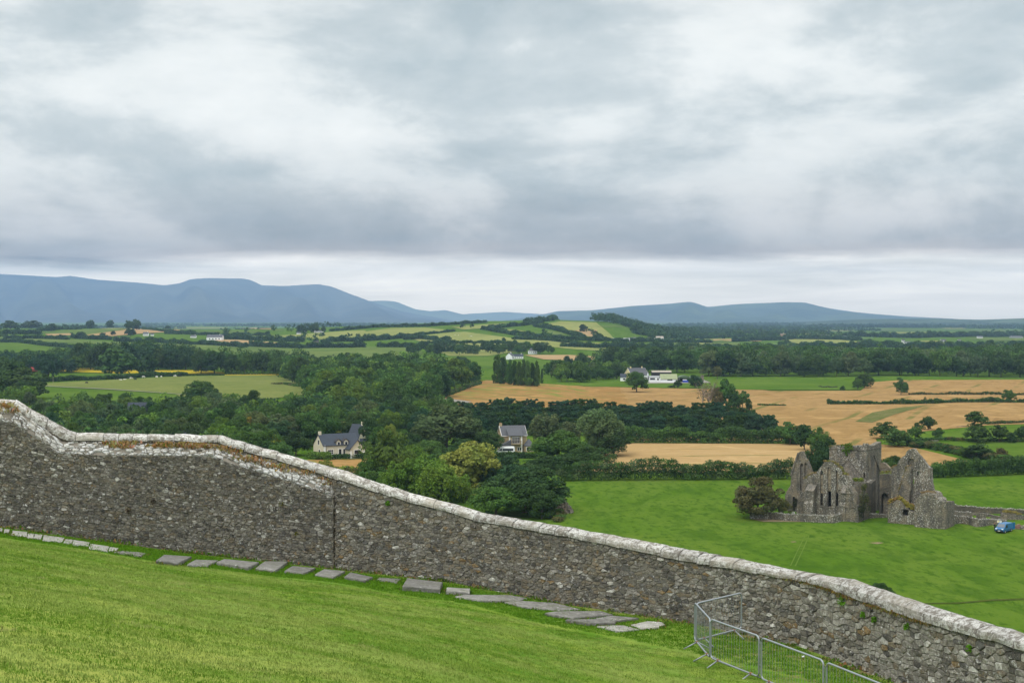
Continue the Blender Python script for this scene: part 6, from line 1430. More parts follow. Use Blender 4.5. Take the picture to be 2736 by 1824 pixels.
# ---------------------------------------------------------------- cattle
def cow(px, py, label, mt, rz, lying=False, group=None, patch_=None, pd=None):
    g = hit(px, py) if pd is None else gp(px, pd); t = thing('cow', label, 'cow', tuple(g), rz, group); z = -.62 if lying else 0
    m = bpy.data.meshes.new('body'); b = bmesh.new(); vs = {}
    def J_(n, co, r, par=None): v = b.verts.new(co); vs[n] = (v, r); (b.edges.new((vs[par][0], v)) if par else None)
    J_('mid', (0, 0, 1.05 + z), .42); J_('rump', (-.65, 0, 1.12 + z), .34, 'mid'); J_('tail', (-1.0, 0, 1.2 + z), .09, 'rump'); J_('t2', (-1.06, 0, .75 + z), .03, 'tail'); J_('chest', (.6, 0, 1.1 + z), .36, 'mid'); J_('neck', (1.0, 0, 1.15 + z), .2, 'chest')
    hz = .55 if not lying else 1.2 + z; J_('head', (1.35, 0, hz + .12), .15, 'neck'); J_('muz', (1.6, 0, hz - .08), .09, 'head')
    if not lying:
        for s in (-1, 1):
            for x, p in ((.6, 'chest'), (-.65, 'rump')):
                n = f'{x}{s}'; J_(n, (x, s * .2, .62), .11, p); J_(n + 'k', (x + (.04 if x > 0 else -.08), s * .2, .36), .06, n); J_(n + 'f', (x, s * .2, .04), .055, n + 'k')
    b.to_mesh(m); b.free(); o = link('body', m, M[mt], t); o.modifiers.new('s', 'SKIN')
    for i, (n, (v, r)) in enumerate(vs.items()): m.skin_vertices[0].data[i].radius = (r, r)
    m.skin_vertices[0].data[0].use_root = True; o.modifiers.new('u', 'SUBSURF').levels = 1
    if patch_: 
        me = bpy.data.meshes.new('hide_patch'); bb = bmesh.new(); bmesh.ops.create_icosphere(bb, subdivisions=2, radius=.44); bb.to_mesh(me); bb.free(); q = link('hide_patch', me, M[patch_], t); q.location = (.15, 0, 1.12 + z); q.scale = (.8, .98, .8)
CW = [(231, 1013.5, 'white cow with a dark patch, leftmost in the left pasture', 'cow_white', 0, 'cow_black'), (232, 1025, 'black cow standing apart below the others in the left pasture', 'cow_black', 2.8, None), (312, 1015, 'small dark cow at the left of the grazing group', 'cow_black', .4, None), (323, 1016, 'white cow lying flat in the grazing group', 'cow_white', 3.1, None), (333, 1015, 'brownish-white cow just right of the flat-lying one', 'cow_white', .2, None), (350, 1013, 'tall-looking white cow in the middle of the herd', 'cow_white', .5, 'cow_black'), (362, 1016, 'black cow right of the tall-looking white one', 'cow_black', 3.0, None), (383, 1009.5, 'white cow grazing alone right of the middle of the herd', 'cow_white', .1, None), (419, 1009.5, 'white cow left of a pair near the right of the herd', 'cow_white', 2.7, None), (431, 1009, 'white cow right of a pair near the right of the herd', 'cow_white', 1.4, None), (468, 1007, 'black and white cow near the right end of the herd', 'cow_white', 3.0, 'cow_black'), (479, 1008, 'black cow at the right end of the herd', 'cow_black', .3, None)]
for px, py, l, m_, rz, pt in CW: cow(px, py, l, m_, rz, 'lying' in l, None, pt)
ORD = ['leftmost', 'second from the left', 'third from the left', 'fourth from the left', 'fifth from the left', 'sixth from the left', 'sixth from the right', 'fifth from the right', 'fourth from the right', 'third from the right', 'second from the right', 'rightmost']
for k in range(12): cow(2193 + k * 3.9 + R.uniform(-1, 1), 1034 + R.uniform(-1, 1.5) + k * .12, ORD[k] + ' of the black cattle lying before the right-hand wood', 'cow_black', R.uniform(0, 6), True, 'black cattle lying in the green field')
for px, py, l in ((1216, 896, 'tiny pale cow in the upper pale field of the middle hill, left of three'), (1225, 897, 'tiny pale cow in the upper pale field of the middle hill, middle of three'), (1259, 899.5, 'tiny pale cow in the upper pale field of the middle hill, right of three'), (1250, 924, 'tiny cow in the lower hill field, leftmost of a close trio'), (1258, 924.5, 'tiny cow in the lower hill field, middle of a close trio'), (1262, 925, 'tiny cow in the lower hill field, rightmost of a close trio')): cow(px, py, l, 'cow_white', R.uniform(0, 6), False, 'cattle on the middle hill')
# ================================================================ trees
random.seed(3)
# ---- single trees that can be pointed at
tpd(1037, 1156, 352, 135, 'tall yellow-green tree left of centre rising above the wall, right of the small orange field', 'olive', 'oval', seed=1)
tpd(1062, 1222, 330, 90, 'loose fresh-green tree below and right of the tall yellow-green one, close behind the wall', 'bright', 'broad', seed=2)
tpd(1130, 1216, 334, 130, 'soft green tree directly behind the wall between the two yellow-green crowns', 'bright', 'willow', seed=0)
tpd(1247, 1184, 345, 185, 'pale yellow-green tree with rounded crown in front of the white minibus', 'lime', 'broad', seed=3)
tpd(1185, 1240, 322, 130, 'grey-green willow-like tree just behind the coping, left of the lime-green crown', 'bright', 'willow', seed=1)
tpd(1325, 1300, 314, 140, 'bushy mid-green tree hugging the wall below the pale yellow-green crown', 'mid', 'broad', seed=0)
tpd(1402, 1244, 322, 195, 'big dark green tree at the left edge of the meadow, right of the lime-green crown', 'dark', 'broad', seed=2)
tpd(1448, 1305, 312, 100, 'dark ivy-clad tree low behind the wall at the meadow edge', 'dark', 'oval', seed=3)
tpd(1345, 1222, 345, 130, 'dark tree between the lime-green crown and the big dark meadow-edge tree', 'blue', 'broad', seed=1)
tpd(1095, 1192, 372, 90, 'rough fresh-green tree behind the two yellow-green crowns', 'bright', 'broad', seed=3)
tpd(1160, 1205, 372, 90, 'dull green tree in the gap left of the lime-green crown', 'mid', 'broad', seed=0)
tpd(985, 1234, 345, 84, 'low dark green tree at the right end of the small orange field', 'mid', 'broad', seed=1)
tpd(1335, 1232, 412, 95, 'dark tree in front of the minibus hedge, right of the lime-green crown', 'dark', 'broad', seed=2)
tpd(1400, 1240, 402, 100, 'brownish-dark tree in front of the sandstone house hedge', 'dark', 'broad', seed=3)
tpd(1450, 1225, 415, 90, 'dark tree below the broad tree right of the sandstone house', 'dark', 'broad', seed=1)
tpd(1192, 1082, 470, 182, 'huge soft olive-green willow left of the sandstone house', 'willow', 'willow', seed=2)
tpd(1255, 1125, 480, 80, 'rounded green tree between the huge willow and the sandstone house', 'mid', 'broad', seed=1)
tpd(1305, 1150, 462, 72, 'dark round tree touching the left side of the sandstone house', 'dark', 'broad', seed=0)
tpd(1602, 1092, 455, 122, 'tall pale olive willow standing before the dark conifer rows', 'willow', 'willow', seed=3)
tpd(1640, 1150, 452, 95, 'dark spreading tree at the right foot of the tall pale willow', 'dark', 'broad', seed=1)
tpd(1490, 1148, 430, 128, 'broad mid-green tree right of the sandstone house, in front of the conifers', 'mid', 'broad', seed=2)
tpd(1455, 1103, 500, 80, 'grey-green loose tree rising behind the broad tree right of the sandstone house', 'grey', 'willow', seed=0)
tpd(1525, 1124, 492, 70, 'small grey-green tree left of the tall pale willow', 'grey', 'willow', seed=1)
tpd(1545, 1180, 440, 80, 'brownish green tree at the foot of the tall pale willow, left side', 'mid', 'broad', seed=3)
tpd(1500, 1215, 405, 130, 'dense dark shrubbery tree below the broad tree, above the meadow corner', 'dark', 'broad', seed=0)
tpd(1580, 1195, 415, 110, 'dark tree at the left end of the long hedge before the pale stubble strip', 'dark', 'broad', seed=1)
tpd(1045, 1133, 458, 40, 'small pointed yellowish tree in the dark wood right of the dormered house', 'yellow', 'oval', seed=0)
tpd(960, 1128, 500, 62, 'bright pointed tree behind the roof of the dormered house', 'bright', 'oval', seed=1)
tpd(893, 1128, 520, 45, 'dark copper-leaved tree behind the chimney of the dormered house', 'copper', 'broad', seed=2)
tpd(926, 1122, 512, 55, 'yellow-green tree between the copper-leaved tree and the slate gable', 'yellow', 'oval', seed=2)
tpd(995, 1118, 462, 70, 'dark spreading pine-like tree close right of the dormered house', 'dark', 'broad', seed=3)
tpd(1018, 1140, 455, 55, 'fresh green tree right of the spreading dark one beside the dormered house', 'mid', 'oval', seed=3)
tpd(865, 1078, 545, 34, 'slim grey-green poplar-like tree rising from the dark wood left of centre', 'grey', 'oval', seed=0)
tpd(660, 1118, 480, 48, 'autumn-yellow tree in the wood above the bend of the wall', 'autumn', 'oval', seed=1)
tpd(640, 1125, 470, 62, 'brownish green tree beside the autumn-yellow one above the wall bend', 'mid', 'broad', seed=0)
tpd(735, 1120, 470, 90, 'big blue-green tree left of the dormered house', 'blue', 'broad', seed=2)
tpd(790, 1155, 450, 75, 'dark green tree against the left gable of the dormered house', 'dark', 'broad', seed=1)
tpd(830, 1110, 500, 70, 'fresh green tree up behind the left end of the dormered house roof', 'bright', 'oval', seed=0)
tpd(728, 1160, 430, 50, 'yellowish small tree just over the coping left of the dormered house', 'yellow', 'broad', seed=3)
tpd(866, 1228, 398, 50, 'thin yellow-leaved shrub tree in front of the small orange field', 'yellow', 'sparse', seed=0)
tpd(50, 987, 760, 128, 'huge round dark green tree at the far left above the coping', 'dark', 'broad', seed=1)
tpd(35, 961, 860, 92, 'dark round tree behind the huge round one at far left', 'dark', 'broad', seed=0)
tpx(129, 942, 1018, 56, 'tall dark tree left of the pasture gate at far left', 'blue', 'oval', seed=2)
tpx(314, 933, 1003, 92, 'large domed green tree standing alone before the dark grove at left', 'mid', 'broad', seed=3)
tpx(392, 951, 1003, 52, 'dark rounded tree right of the utility pole above the cattle', 'dark', 'broad', seed=1)
tpx(497, 948, 988, 44, 'bright green small tree before the dark grove at left', 'bright', 'broad', seed=2)
tpx(538, 1018, 1076, 76, 'rounded green tree growing in the middle of the left pasture edge', 'mid', 'broad', seed=0)
tpx(1701, 994, 1048, 58, 'lone spreading tree on a clear trunk in the barley before the white farm', 'mid', 'broad', seed=0, lod=0)
tpx(2408, 1012, 1055, 38, 'upright tree on the barley hedge right of centre', 'mid', 'oval', seed=1, lod=0)
tpx(2697, 1040, 1075, 32, 'small round tree on the barley hedge near the right frame edge', 'mid', 'broad', seed=2, lod=0)
tpx(2472, 1060, 1072, 8, 'tiny sapling between the two barley hedges', 'brown', 'sparse', seed=1, name='sapling')
tpx(2310, 1000, 1036, 46, 'dark tree clump at the corner of barley and green field', 'dark', 'broad', seed=3)
tpx(2292, 1012, 1041, 26, 'smaller bright tree left of the dark clump at the barley corner', 'mid', 'broad', seed=0)
tpx(2252, 1031, 1043, 13, 'small round bush by the cattle before the barley corner', 'dark', 'bush', seed=1)
tpx(1858, 1004, 1037, 40, 'round dense bush hiding the right hay barn', 'dark', 'broad', seed=1)
tpx(1811, 1014, 1037, 20, 'small dark bush tree before the left hay barn', 'dark', 'broad', seed=2)
tpx(1795, 1028, 1036, 18, 'low dark shrub left of the small bush before the hay barns', 'dark', 'bush', seed=2)
tpd(2197, 1163, 372, 84, 'big dark round tree behind the abbey, left of the tower', 'dark', 'broad', seed=2, lod=0)
tpd(2180, 1225, 372, 60, 'lower dark tree at the foot of the big round one behind the abbey', 'dark', 'broad', seed=0, lod=0)
tpd(2150, 1133, 480, 55, 'dark tree at the right end of the hedge above the stubble strip', 'dark', 'broad', seed=0)
tpd(2190, 1145, 470, 50, 'mid-green tree right of the hedge end above the stubble strip', 'mid', 'broad', seed=1)
tpd(2112, 1130, 500, 60, 'grassy green bush left of the dark hedge-end tree', 'mid', 'bush', seed=1)
tpx(2027, 1281, 1384, 124, 'round russet-green bushy tree standing left of the abbey ruin', 'brown', 'broad', seed=1, lod=0, name='broadleaf_tree', category='tree')
tpx(2088, 1325, 1378, 54, 'low brownish bush between the round tree and the abbey gable', 'brown', 'bush', seed=2, lod=0)
tpx(2370, 1222, 1262, 56, 'green bush showing between the tower and the tall gable', 'mid', 'broad', seed=2)
tpx(2398, 1218, 1262, 46, 'second green bush behind the gap left of the tall gable', 'dark', 'broad', seed=3)
tpx(2352, 1556, 1606, 74, 'dark bramble bush just over the coping near the bend of the wall', 'dark', 'bush', seed=0, lod=0)
for (px, t, b, w_, l, tn) in ((2365, 1130, 1172, 66, 'dark bush left of the old stone wall, on the barley corner', 'dark'), (2400, 1146, 1192, 76, 'rounded bush in front of the dark bush at the barley corner', 'mid'), (2446, 1140, 1174, 50, 'mid-green bush at the left end of the old stone wall', 'mid'), (2481, 1113, 1148, 44, 'dark round bush above the old stone wall', 'dark'), (2508, 1144, 1170, 32, 'bright rounded bush in front of the old stone wall', 'mid'), (2450, 1128, 1144, 16, 'small dark bush on the barley edge above the old wall', 'dark'), (2605, 1099, 1140, 56, 'green bush at the top end of the old stone wall', 'mid'), (2616, 1138, 1182, 66, 'big dark bush, left of the pair in the bright green field', 'dark'), (2672, 1138, 1181, 52, 'dark bush, right of the pair in the bright green field', 'dark'), (2705, 1156, 1183, 24, 'small bush beside the pair in the bright green field', 'dark'), (2736, 1132, 1180, 40, 'bush cut by the right frame edge in the bright green field', 'dark'), (2610, 1186, 1226, 74, 'spreading bush in the lower bright green field', 'dark'), (2678, 1197, 1228, 38, 'round brownish bush in the lower bright green field at right', 'brown'), (2462, 1180, 1197, 22, 'dark bush beside the lower scrap of old wall', 'dark'), (2578, 1195, 1222, 30, 'green bush left of the spreading one in the lower field', 'mid'), (2423, 1170, 1190, 40, 'dark low bush right of the rounded barley-corner bush', 'dark')):
    tpx(px, t, b, w_, l, tn, 'bush', seed=R.randrange(4), lod=1)
# clump with bare twigs behind the conifers
def baretree(px, top, d, label, h=None):
    g = gp(px, d); h = EYE - (top - HOR) / F * d - g[2]; t = thing('bare_tree', label, 'tree', tuple(g)); r = random.Random(int(px)); mb = MB(); tw = MB()
    mb.tube([(0, 0, -.3), (.1, 0, h * .35), (r.uniform(-.4, .4), 0, h * .7)], [.3, .2, .06], 6)
    for k in range(26):
        a = r.uniform(0, 6.28); z = h * r.uniform(.25, .7); l = h * r.uniform(.18, .36); p1 = (math.cos(a) * l * .4, math.sin(a) * l * .4, z + l * .5); p2 = (math.cos(a) * l * .7, math.sin(a) * l * .7, z + l)
        mb.tube([(0, 0, z), p1, p2], [.10, .06, .02], 4)
        for j in range(4):
            b = r.uniform(0, 6.28); q = l * .5; tw.tube([p1 if j % 2 else p2, (p2[0] + math.cos(b) * q * .6, p2[1] + math.sin(b) * q * .6, p2[2] + q * r.uniform(.2, .8))], [.045, .018], 3)
    mb.build('trunk', M['bark_pale'], t); tw.build('branches', M['twig'], t)
    V, Fc, Cc = leaves([(r.uniform(-1, 1) * h * .2, r.uniform(-1, 1) * h * .2, h * r.uniform(.4, .9)) for _ in range(14)], [(.6, .6, .5)] * 14, 10, .3, [TINT['brown']] * 14, int(px)); link('crown', mesh('crown', V, Fc, Cc), M['foliage'], t)
baretree(1878, 1020, 690, 'leftmost half-bare twiggy tree on the barley behind the conifers'); baretree(1903, 1018, 700, 'second half-bare twiggy tree from the left behind the conifers'); baretree(1893, 1034, 670, 'low half-bare tree between the twiggy pair')
tpd(1940, 1016, 700, 56, 'leafy round tree in the clump behind the right end of the conifer rows', 'mid', 'broad', seed=1); tpd(1984, 1042, 690, 40, 'loose forked tree at the right end of the clump behind the conifers', 'mid', 'sparse', seed=2); tpd(1962, 1050, 680, 34, 'small dense tree within the clump behind the conifers', 'dark', 'broad', seed=0); tpd(2000, 1066, 670, 18, 'little bush ending the clump behind the conifers', 'dark', 'bush', seed=0)
tpd(1916, 1035, 690, 34, 'pale brownish tree in the clump behind the conifers', 'brown', 'willow', seed=2)
tpd(1917, 978, 1040, 30, 'bare greyish tree before the right-hand wood', 'brown', 'sparse', seed=3)
# poplars
for i, (px, top, w_, bs) in enumerate([(1328, 948, 30, 1020), (1345, 954, 28, 1022), (1360, 962, 22, 1024), (1374, 964, 20, 1025), (1386, 966, 20, 1026), (1399, 962, 20, 1027), (1411, 964, 20, 1028), (1424, 970, 18, 1028), (1436, 966, 17, 1029)]):
    tpx(px, top, bs + 4, w_ * 1.05, ['tall broad poplar at the left end of the poplar row', 'second poplar from the left in the row', 'third poplar from the left in the row', 'fourth poplar from the left in the row', 'middle poplar of the row', 'sixth poplar from the left in the row', 'seventh poplar from the left in the row', 'slimmer poplar next to the right end of the row', 'slim dark poplar at the right end of the row'][i], ('mid', 'dark', 'mid', 'dark')[i % 4], 'poplar', seed=i % 3, group='row of poplars at the top of the barley field')
tpx(1448, 985, 1024, 9, 'small dark pointed cypress right of the poplar row', 'dark', 'poplar', seed=1, name='cypress_tree')
# trees on the middle hill and its hedges
for px, t, b, w_, l in ((1558, 867, 886.5, 22, 'round tree alone on the pale slope of the middle hill'), (1597, 889, 910, 27, 'round dark tree below the lone one on the middle hill'), (1454, 863, 875, 14, 'round tree on the crest hedge of the middle hill'), (1385, 887, 897, 11, 'small round tree inside a field of the middle hill'), (1376, 908, 919, 12, 'small tree on the lower hedge of the middle hill'), (1346, 902, 916, 11, 'small round tree left of the lower hedge tree on the hill'), (1235, 952, 985, 40, 'rounded tree at the left of the bright green field before the poplars'), (1572, 899, 908, 12, 'little dark bush tree on the hill hedge')):
    tpx(px, t, b, w_, l, 'dark', 'broad', seed=R.randrange(4))
for px, t, b, w_, l in ((806, 869, 891, 32, 'left one of two wide dark trees on the left ridge'), (839, 865, 890, 26, 'right one of two wide dark trees on the left ridge'), (865, 871, 889, 12, 'small tree right of the two dark ridge trees'), (365, 854, 882, 26, 'tall round tree on the far-left ridge, right of its darker twin'), (344, 856, 882, 20, 'dark tall tree on the far-left ridge beside the round one'), (349, 878, 900, 26, 'dark tree below the pair on the far-left ridge'), (293, 856, 877, 22, 'round tree standing over the far-left ridge hedge'), (240, 856, 878, 24, 'dark tree left along the far-left ridge hedge'), (215, 886, 905, 26, 'round tree in a hedge of the far-left plain'), (137, 866, 886, 28, 'rounded tree on the ridge near the left frame edge'), (28, 858, 880, 40, 'spreading ridge tree at the left frame edge'), (85, 858, 878, 46, 'wide ridge tree second from the left frame edge'), (448, 870, 880, 14, 'small tree on the right of the far tan field'), (302, 884, 896, 12, 'small tree at the foot of the far tan field'), (275, 889, 897, 16, 'low tree cluster left of the far tan field')):
    tpx(px, t, b, w_, l, 'dark', 'broad', seed=R.randrange(4))
tpd(1100, 1160, 450, 90, 'dark tree beneath the left edge of the huge willow', 'dark', 'broad', seed=1)
tpd(1150, 1176, 442, 84, 'mid-green tree beneath the huge willow, left of the lime-green crown', 'mid', 'broad', seed=0)
tpd(1072, 1148, 470, 70, 'mid-green tree between the pointed yellowish tree and the huge willow', 'mid', 'broad', seed=3)
tpd(1238, 1170, 452, 76, 'dark tree beneath the right edge of the huge willow', 'dark', 'broad', seed=2)
tpd(1280, 1185, 448, 60, 'small dark tree just left of the minibus', 'dark', 'broad', seed=0)
NB = sum(1 for o in COL.objects if o.name.startswith('broadleaf_tree') and o.parent is None)
# ---- conifer rows
NUM = ['first', 'second', 'third', 'fourth', 'fifth', 'sixth', 'seventh', 'eighth', 'ninth', 'tenth', 'eleventh', 'twelfth', 'thirteenth', 'fourteenth', 'fifteenth', 'sixteenth', 'seventeenth', 'eighteenth', 'nineteenth']
def nth(i, n):
    k, side = (i, 'left') if i < n / 2 else (n - 1 - i, 'right')
    return (side + 'most') if k == 0 else NUM[k] + ' from the ' + side
def conifers(px0, px1, d, top0, top1, label, group, n):
    for i in range(n):
        px = px0 + (px1 - px0) * (i + R.uniform(-.3, .3)) / (n - 1); dd = d + R.uniform(-4, 4); top = top0 + (top1 - top0) * i / (n - 1) + R.uniform(-5, 6) + 5 * math.sin(i * .9); g = gp(px, dd); h = EYE - (top - HOR) / F * dd - g[2]; w_ = R.uniform(8.0, 10.5)
        o = link('conifer_tree', joined('conifer', R.randrange(4), 0), None, label='deep green conifer, ' + nth(i, n) + ' in the ' + label, category='conifer', group=group); o.location = tuple(g); o.scale = (w_ / 10, w_ / 10, h / 10); o.rotation_euler = (0, 0, R.uniform(0, 6.28)); o.color = tinted('blue' if R.random() < .7 else 'dark', amt=.14)
conifers(1235, 1950, 640, 1068, 1078, 'rearmost plantation row beside the barley', 'conifer plantation', 28)
conifers(1250, 2010, 605, 1080, 1090, 'second plantation row from the back', 'conifer plantation', 30)
conifers(1255, 2052, 570, 1095, 1104, 'second plantation row from the front', 'conifer plantation', 30)
conifers(1270, 2070, 535, 1110, 1114, 'front plantation row above the rounded hedge', 'conifer plantation', 30)
# ---- woods: trees scattered over real ground; hidden ones are merged
prof = np.full(3000, 3000.0)
for p in range(3000): prof[p] = line(TOPU, p)
WOOD = []
def wood(px0, px1, d0, d1, sp_, hr, tones, label, group, left=None, right=None, kinds=('broad', 'broad', 'oval'), wr=(.75, 1.05), edge=None):
    d = d0
    while d < d1:
        l = np.interp(d, [a for a, b in left], [b for a, b in left]) if left else px0; r_ = np.interp(d, [a for a, b in right], [b for a, b in right]) if right else px1
        x = U(l) * d + R.uniform(0, sp_)
        while x < U(r_) * d:
            dd = d + R.uniform(-.4, .4) * sp_; px = CX + F * cp * x / dd; h = R.uniform(*hr) * (1 + .12 * math.sin(x / 31) * math.sin(dd / 47)); WOOD.append([h / dd, px, dd, h, h * R.uniform(*wr), R.choice(tones), R.choice(kinds), label, group]); x += sp_ * R.uniform(.7, 1.35)
        d += sp_ * R.uniform(.8, 1.2)
MX = ['dark', 'mid', 'mid', 'dark', 'grey', 'bright']
wood(110, 1180, 415, 640, 9.5, (7.5, 12), ['dark', 'mid', 'mid', 'dark', 'bright', 'blue', 'grey'], 'in the wood that fills the hollow beyond the wall', 'wood in the hollow', left=[(415, 130), (560, 90), (640, 170)], right=[(415, 820), (440, 700), (470, 780), (500, 1150), (640, 1230)])
wood(0, 300, 700, 800, 10, (8, 12), MX, 'in the clump round the huge round tree at far left', 'far-left clump', left=[(700, -120), (900, -120)], right=[(700, 95), (800, 60)])
wood(800, 1290, 660, 1180, 12, (11, 17), ['dark', 'mid', 'mid', 'dark', 'mid', 'bright'], 'in the large central wood left of the barley field', 'central wood', left=[(660, 850), (740, 830), (800, 835), (950, 790), (1180, 700)], right=[(660, 1150), (720, 1150), (800, 1190), (900, 1262), (960, 1285), (1010, 1215), (1080, 1150), (1180, 1040)])
wood(210, 530, 1200, 1330, 12, (17, 23), ['dark', 'dark', 'blue'], 'in the dark grove behind the domed tree at left', 'dark left grove')
wood(535, 830, 1120, 1220, 12, (14, 19), ['dark', 'mid', 'dark'], 'in the grove above the yellow flower strip', 'flower strip grove', right=[(1120, 800), (1220, 830)])
wood(-80, 215, 1150, 1400, 14, (10, 15), ['dark', 'blue', 'mid'], 'in the trees behind the far left fields', 'far-left belt')
wood(1640, 2850, 1075, 1330, 13.5, (14.5, 20), ['dark', 'mid', 'dark', 'mid', 'grey', 'dark'], 'in the long wood beyond the barley on the right', 'right-hand wood', left=[(1075, 1880), (1120, 1870), (1150, 1680), (1330, 1600)])
wood(1450, 1640, 960, 1130, 13, (9, 13), MX, 'in the garden trees left of the farm', 'by the farm', left=[(960, 1480), (1130, 1460)], right=[(960, 1560), (1020, 1655), (1130, 1700)])
wood(1100, 1480, 1600, 1660, 21, (10, 14), ['dark', 'dark', 'mid'], 'in the tree line at the foot of the middle hill', 'foot of the hill')
wood(1500, 1800, 1270, 1330, 20, (9, 13), ['dark', 'dark', 'mid'], 'in the tree belt between hill and farm', 'belt behind the farm')
EL_ = [w_ for w_ in WOOD if False]
WOOD = [w_ for w_ in WOOD if not (1270 < w_[1] < 1450 and w_[2] < 482) and not (828 < w_[1] < 990 and w_[2] < 462) and not (1000 < w_[1] < 1200 and w_[2] < 430)]
WOOD.sort(key=lambda w_: w_[2]); vis = []; hid = []
for w_ in WOOD:
    imp, px, d, h, wd_, tn, kd, lb, gr_ = w_; g = gp(px, d); top = HOR + (EYE - g[2] - h) / d * F; a = int(np.clip(px - wd_ / 2 / d * F, 0, 2735)); b = int(np.clip(px + wd_ / 2 / d * F, a + 1, 2736))
    gain = float(np.mean(np.maximum(prof[a:b] - top, 0))); on = -20 < px < 2756
    if gain > 3 and on:
        prof[a:b] = np.minimum(prof[a:b], top + 4); vis.append((gain * (b - a), w_))
    else: hid.append(w_)
vis.sort(key=lambda v: -v[0]); NI = max(0, 298 - NB)
LM = [(916, 1190, 'the dormered house'), (1385, 1180, 'the sandstone house'), (1190, 1130, 'the huge willow'), (660, 1140, 'the autumn-yellow tree'), (735, 1150, 'the big blue-green tree'), (538, 1040, 'the round pasture tree'), (865, 1100, 'the slim grey-green tree'), (893, 1145, 'the copper-leaved tree'), (50, 1020, 'the huge round far-left tree'), (314, 970, 'the domed tree'), (392, 975, 'the tree by the utility pole'), (497, 968, 'the bright small tree'), (590, 1165, 'the bend of the coping'), (191, 1155, 'the dip in the coping'), (371, 1115, 'the half-hidden grey roof'), (350, 1040, 'the farm lane'), (770, 1028, 'the scrub in the pasture'), (1136, 1050, 'the pale lane pole'), (1160, 1075, 'the tip of the barley'), (1235, 1000, 'the top edge of the barley'), (810, 965, 'the farm sheds'), (650, 1003, 'the yellow flower strip'), (180, 990, 'the yellow strip left'), (91, 990, 'the red barn'), (1370, 990, 'the poplar row'), (1363, 950, 'the white gabled cottage'), (1423, 938, 'the hip-roofed house'), (1700, 1000, 'the yellow farmhouse'), (1786, 1005, 'the green-roofed barn'), (1842, 1010, 'the hay barns'), (1917, 1000, 'the bare greyish tree'), (2000, 1010, 'the long green field'), (2215, 1034, 'the lying cattle'), (2310, 1010, 'the barley corner clump'), (2408, 1015, 'the upright hedge tree'), (2560, 1012, 'the middle of the upper barley'), (2697, 1015, 'the right-hand hedge tree'), (2100, 960, 'the middle of the wood'), (2400, 950, 'the glimpsed white house'), (2620, 950, 'the right end of the wood'), (1900, 950, 'the left part of the wood'), (1520, 1000, 'the garden trees'), (1000, 1020, 'the middle of the big wood'), (950, 960, 'the top of the big wood'), (450, 1130, 'the level coping'), (300, 1100, 'the left wood'), (560, 1100, 'the middle of the left wood')]
def where(x, y):
    q = min(LM, key=lambda l: (l[0] - x) ** 2 + ((l[1] - y) * 1.6) ** 2); dx, dy = x - q[0], y - q[1]; r_ = math.hypot(dx, dy)
    if r_ < 12: return 'right at ' + q[2]
    far = 'well ' if r_ > 55 else ('' if r_ > 28 else 'just ')
    if abs(dx) > 2.2 * abs(dy): dr = 'right of' if dx > 0 else 'left of'
    elif abs(dy) > 2.2 * abs(dx): dr = 'below' if dy > 0 else 'above'
    else: dr = ('below' if dy > 0 else 'above') + ' and ' + ('right of' if dx > 0 else 'left of')
    return far + dr + ' ' + q[2]
for i, (gn, w_) in enumerate(vis):
    imp, px, d, h, wd_, tn, kd, lb, gr_ = w_
    if i < NI:
        lab = ('tall ' if kd == 'oval' else 'round ') + ('large ' if wd_ / d * F > 85 else 'small ' if wd_ / d * F < 45 else '') + TW[tn] + ' crown ' + where(px, HOR + (EYE - float(gp(px, d)[2]) - h * .75) / d * F) + ', ' + gr_
        wl = lab.split()
        lab = ' '.join(wl[:16]).rstrip(',') if len(wl) <= 16 else lab.split(', ')[0]
        tree(px, d, h, wd_, lab, tn, kd, parts=False, group=gr_, lod=(0 if d < 650 else 1))
    else: far_tree('near' if d < 800 else 'mid', U(px) * d, d, h, wd_, tn, kd, 26, 30)
for w_ in hid:
    imp, px, d, h, wd_, tn, kd, lb, gr_ = w_; far_tree('near' if d < 800 else 'mid', U(px) * d, d, h, wd_, tn, kd, 12, 14)
by = {}
for o_ in COL.objects:
    if o_.parent is None and o_.get('group') and 'crown' in o_.get('label', ''): by.setdefault(o_['label'], []).append(o_)
for l_, os_ in by.items():
    if len(os_) > 1:
        os_.sort(key=lambda q: q.location.y)
        for k_, q in enumerate(os_): q['label'] = ' '.join(l_.split(', ')[0].split()[:14]) + ', ' + ('nearest' if k_ == 0 else 'farthest' if k_ == len(os_) - 1 else 'middle') + ' one'
flush('near', 'wood', 'the remaining crowns of the woods in the hollow beyond the wall', leaf=.5); flush('mid', 'wood', 'the remaining crowns of the far woods beyond the fields', leaf=.75)
# deeper right wood, wooded knoll, and the country beyond: masses that read as one
def scatter(store, px0, px1, d0, d1, sp_, hr, tones, f=None, n=10, k=10, dens=1.0, wr=(.9, 1.3)):
    d = d0
    while d < d1:
        x = U(px0) * d
        while x < U(px1) * d:
            xx, dd = x + R.uniform(-.4, .4) * sp_, d + R.uniform(-.4, .4) * sp_; h = R.uniform(*hr); px = CX + F * xx / dd
            if (f is None or f(px, dd, xx)) and R.random() < dens: far_tree(store, xx, dd, h, h * R.uniform(*wr), R.choice(tones), 'broad', n, k)
            x += sp_
        d += sp_
scatter('rightwood', 1620, 2850, 1330, 1480, 19, (12.5, 16), ['dark', 'mid', 'dark', 'grey'], n=11, k=12, dens=.8)
flush('rightwood', 'wood', 'deep canopy of the long wood on the right, rear part')
scatter('knoll', 1585, 1760, 2480, 2820, 17, (13, 17), ['dark', 'dark', 'blue'], lambda px, d, x: ((px - 1672) / 86) ** 2 + ((d - 2650) / 190) ** 2 < 1, 12, 12)
flush('knoll', 'wood', 'dark wooded knoll at the right end of the middle hill', leaf=1.3)
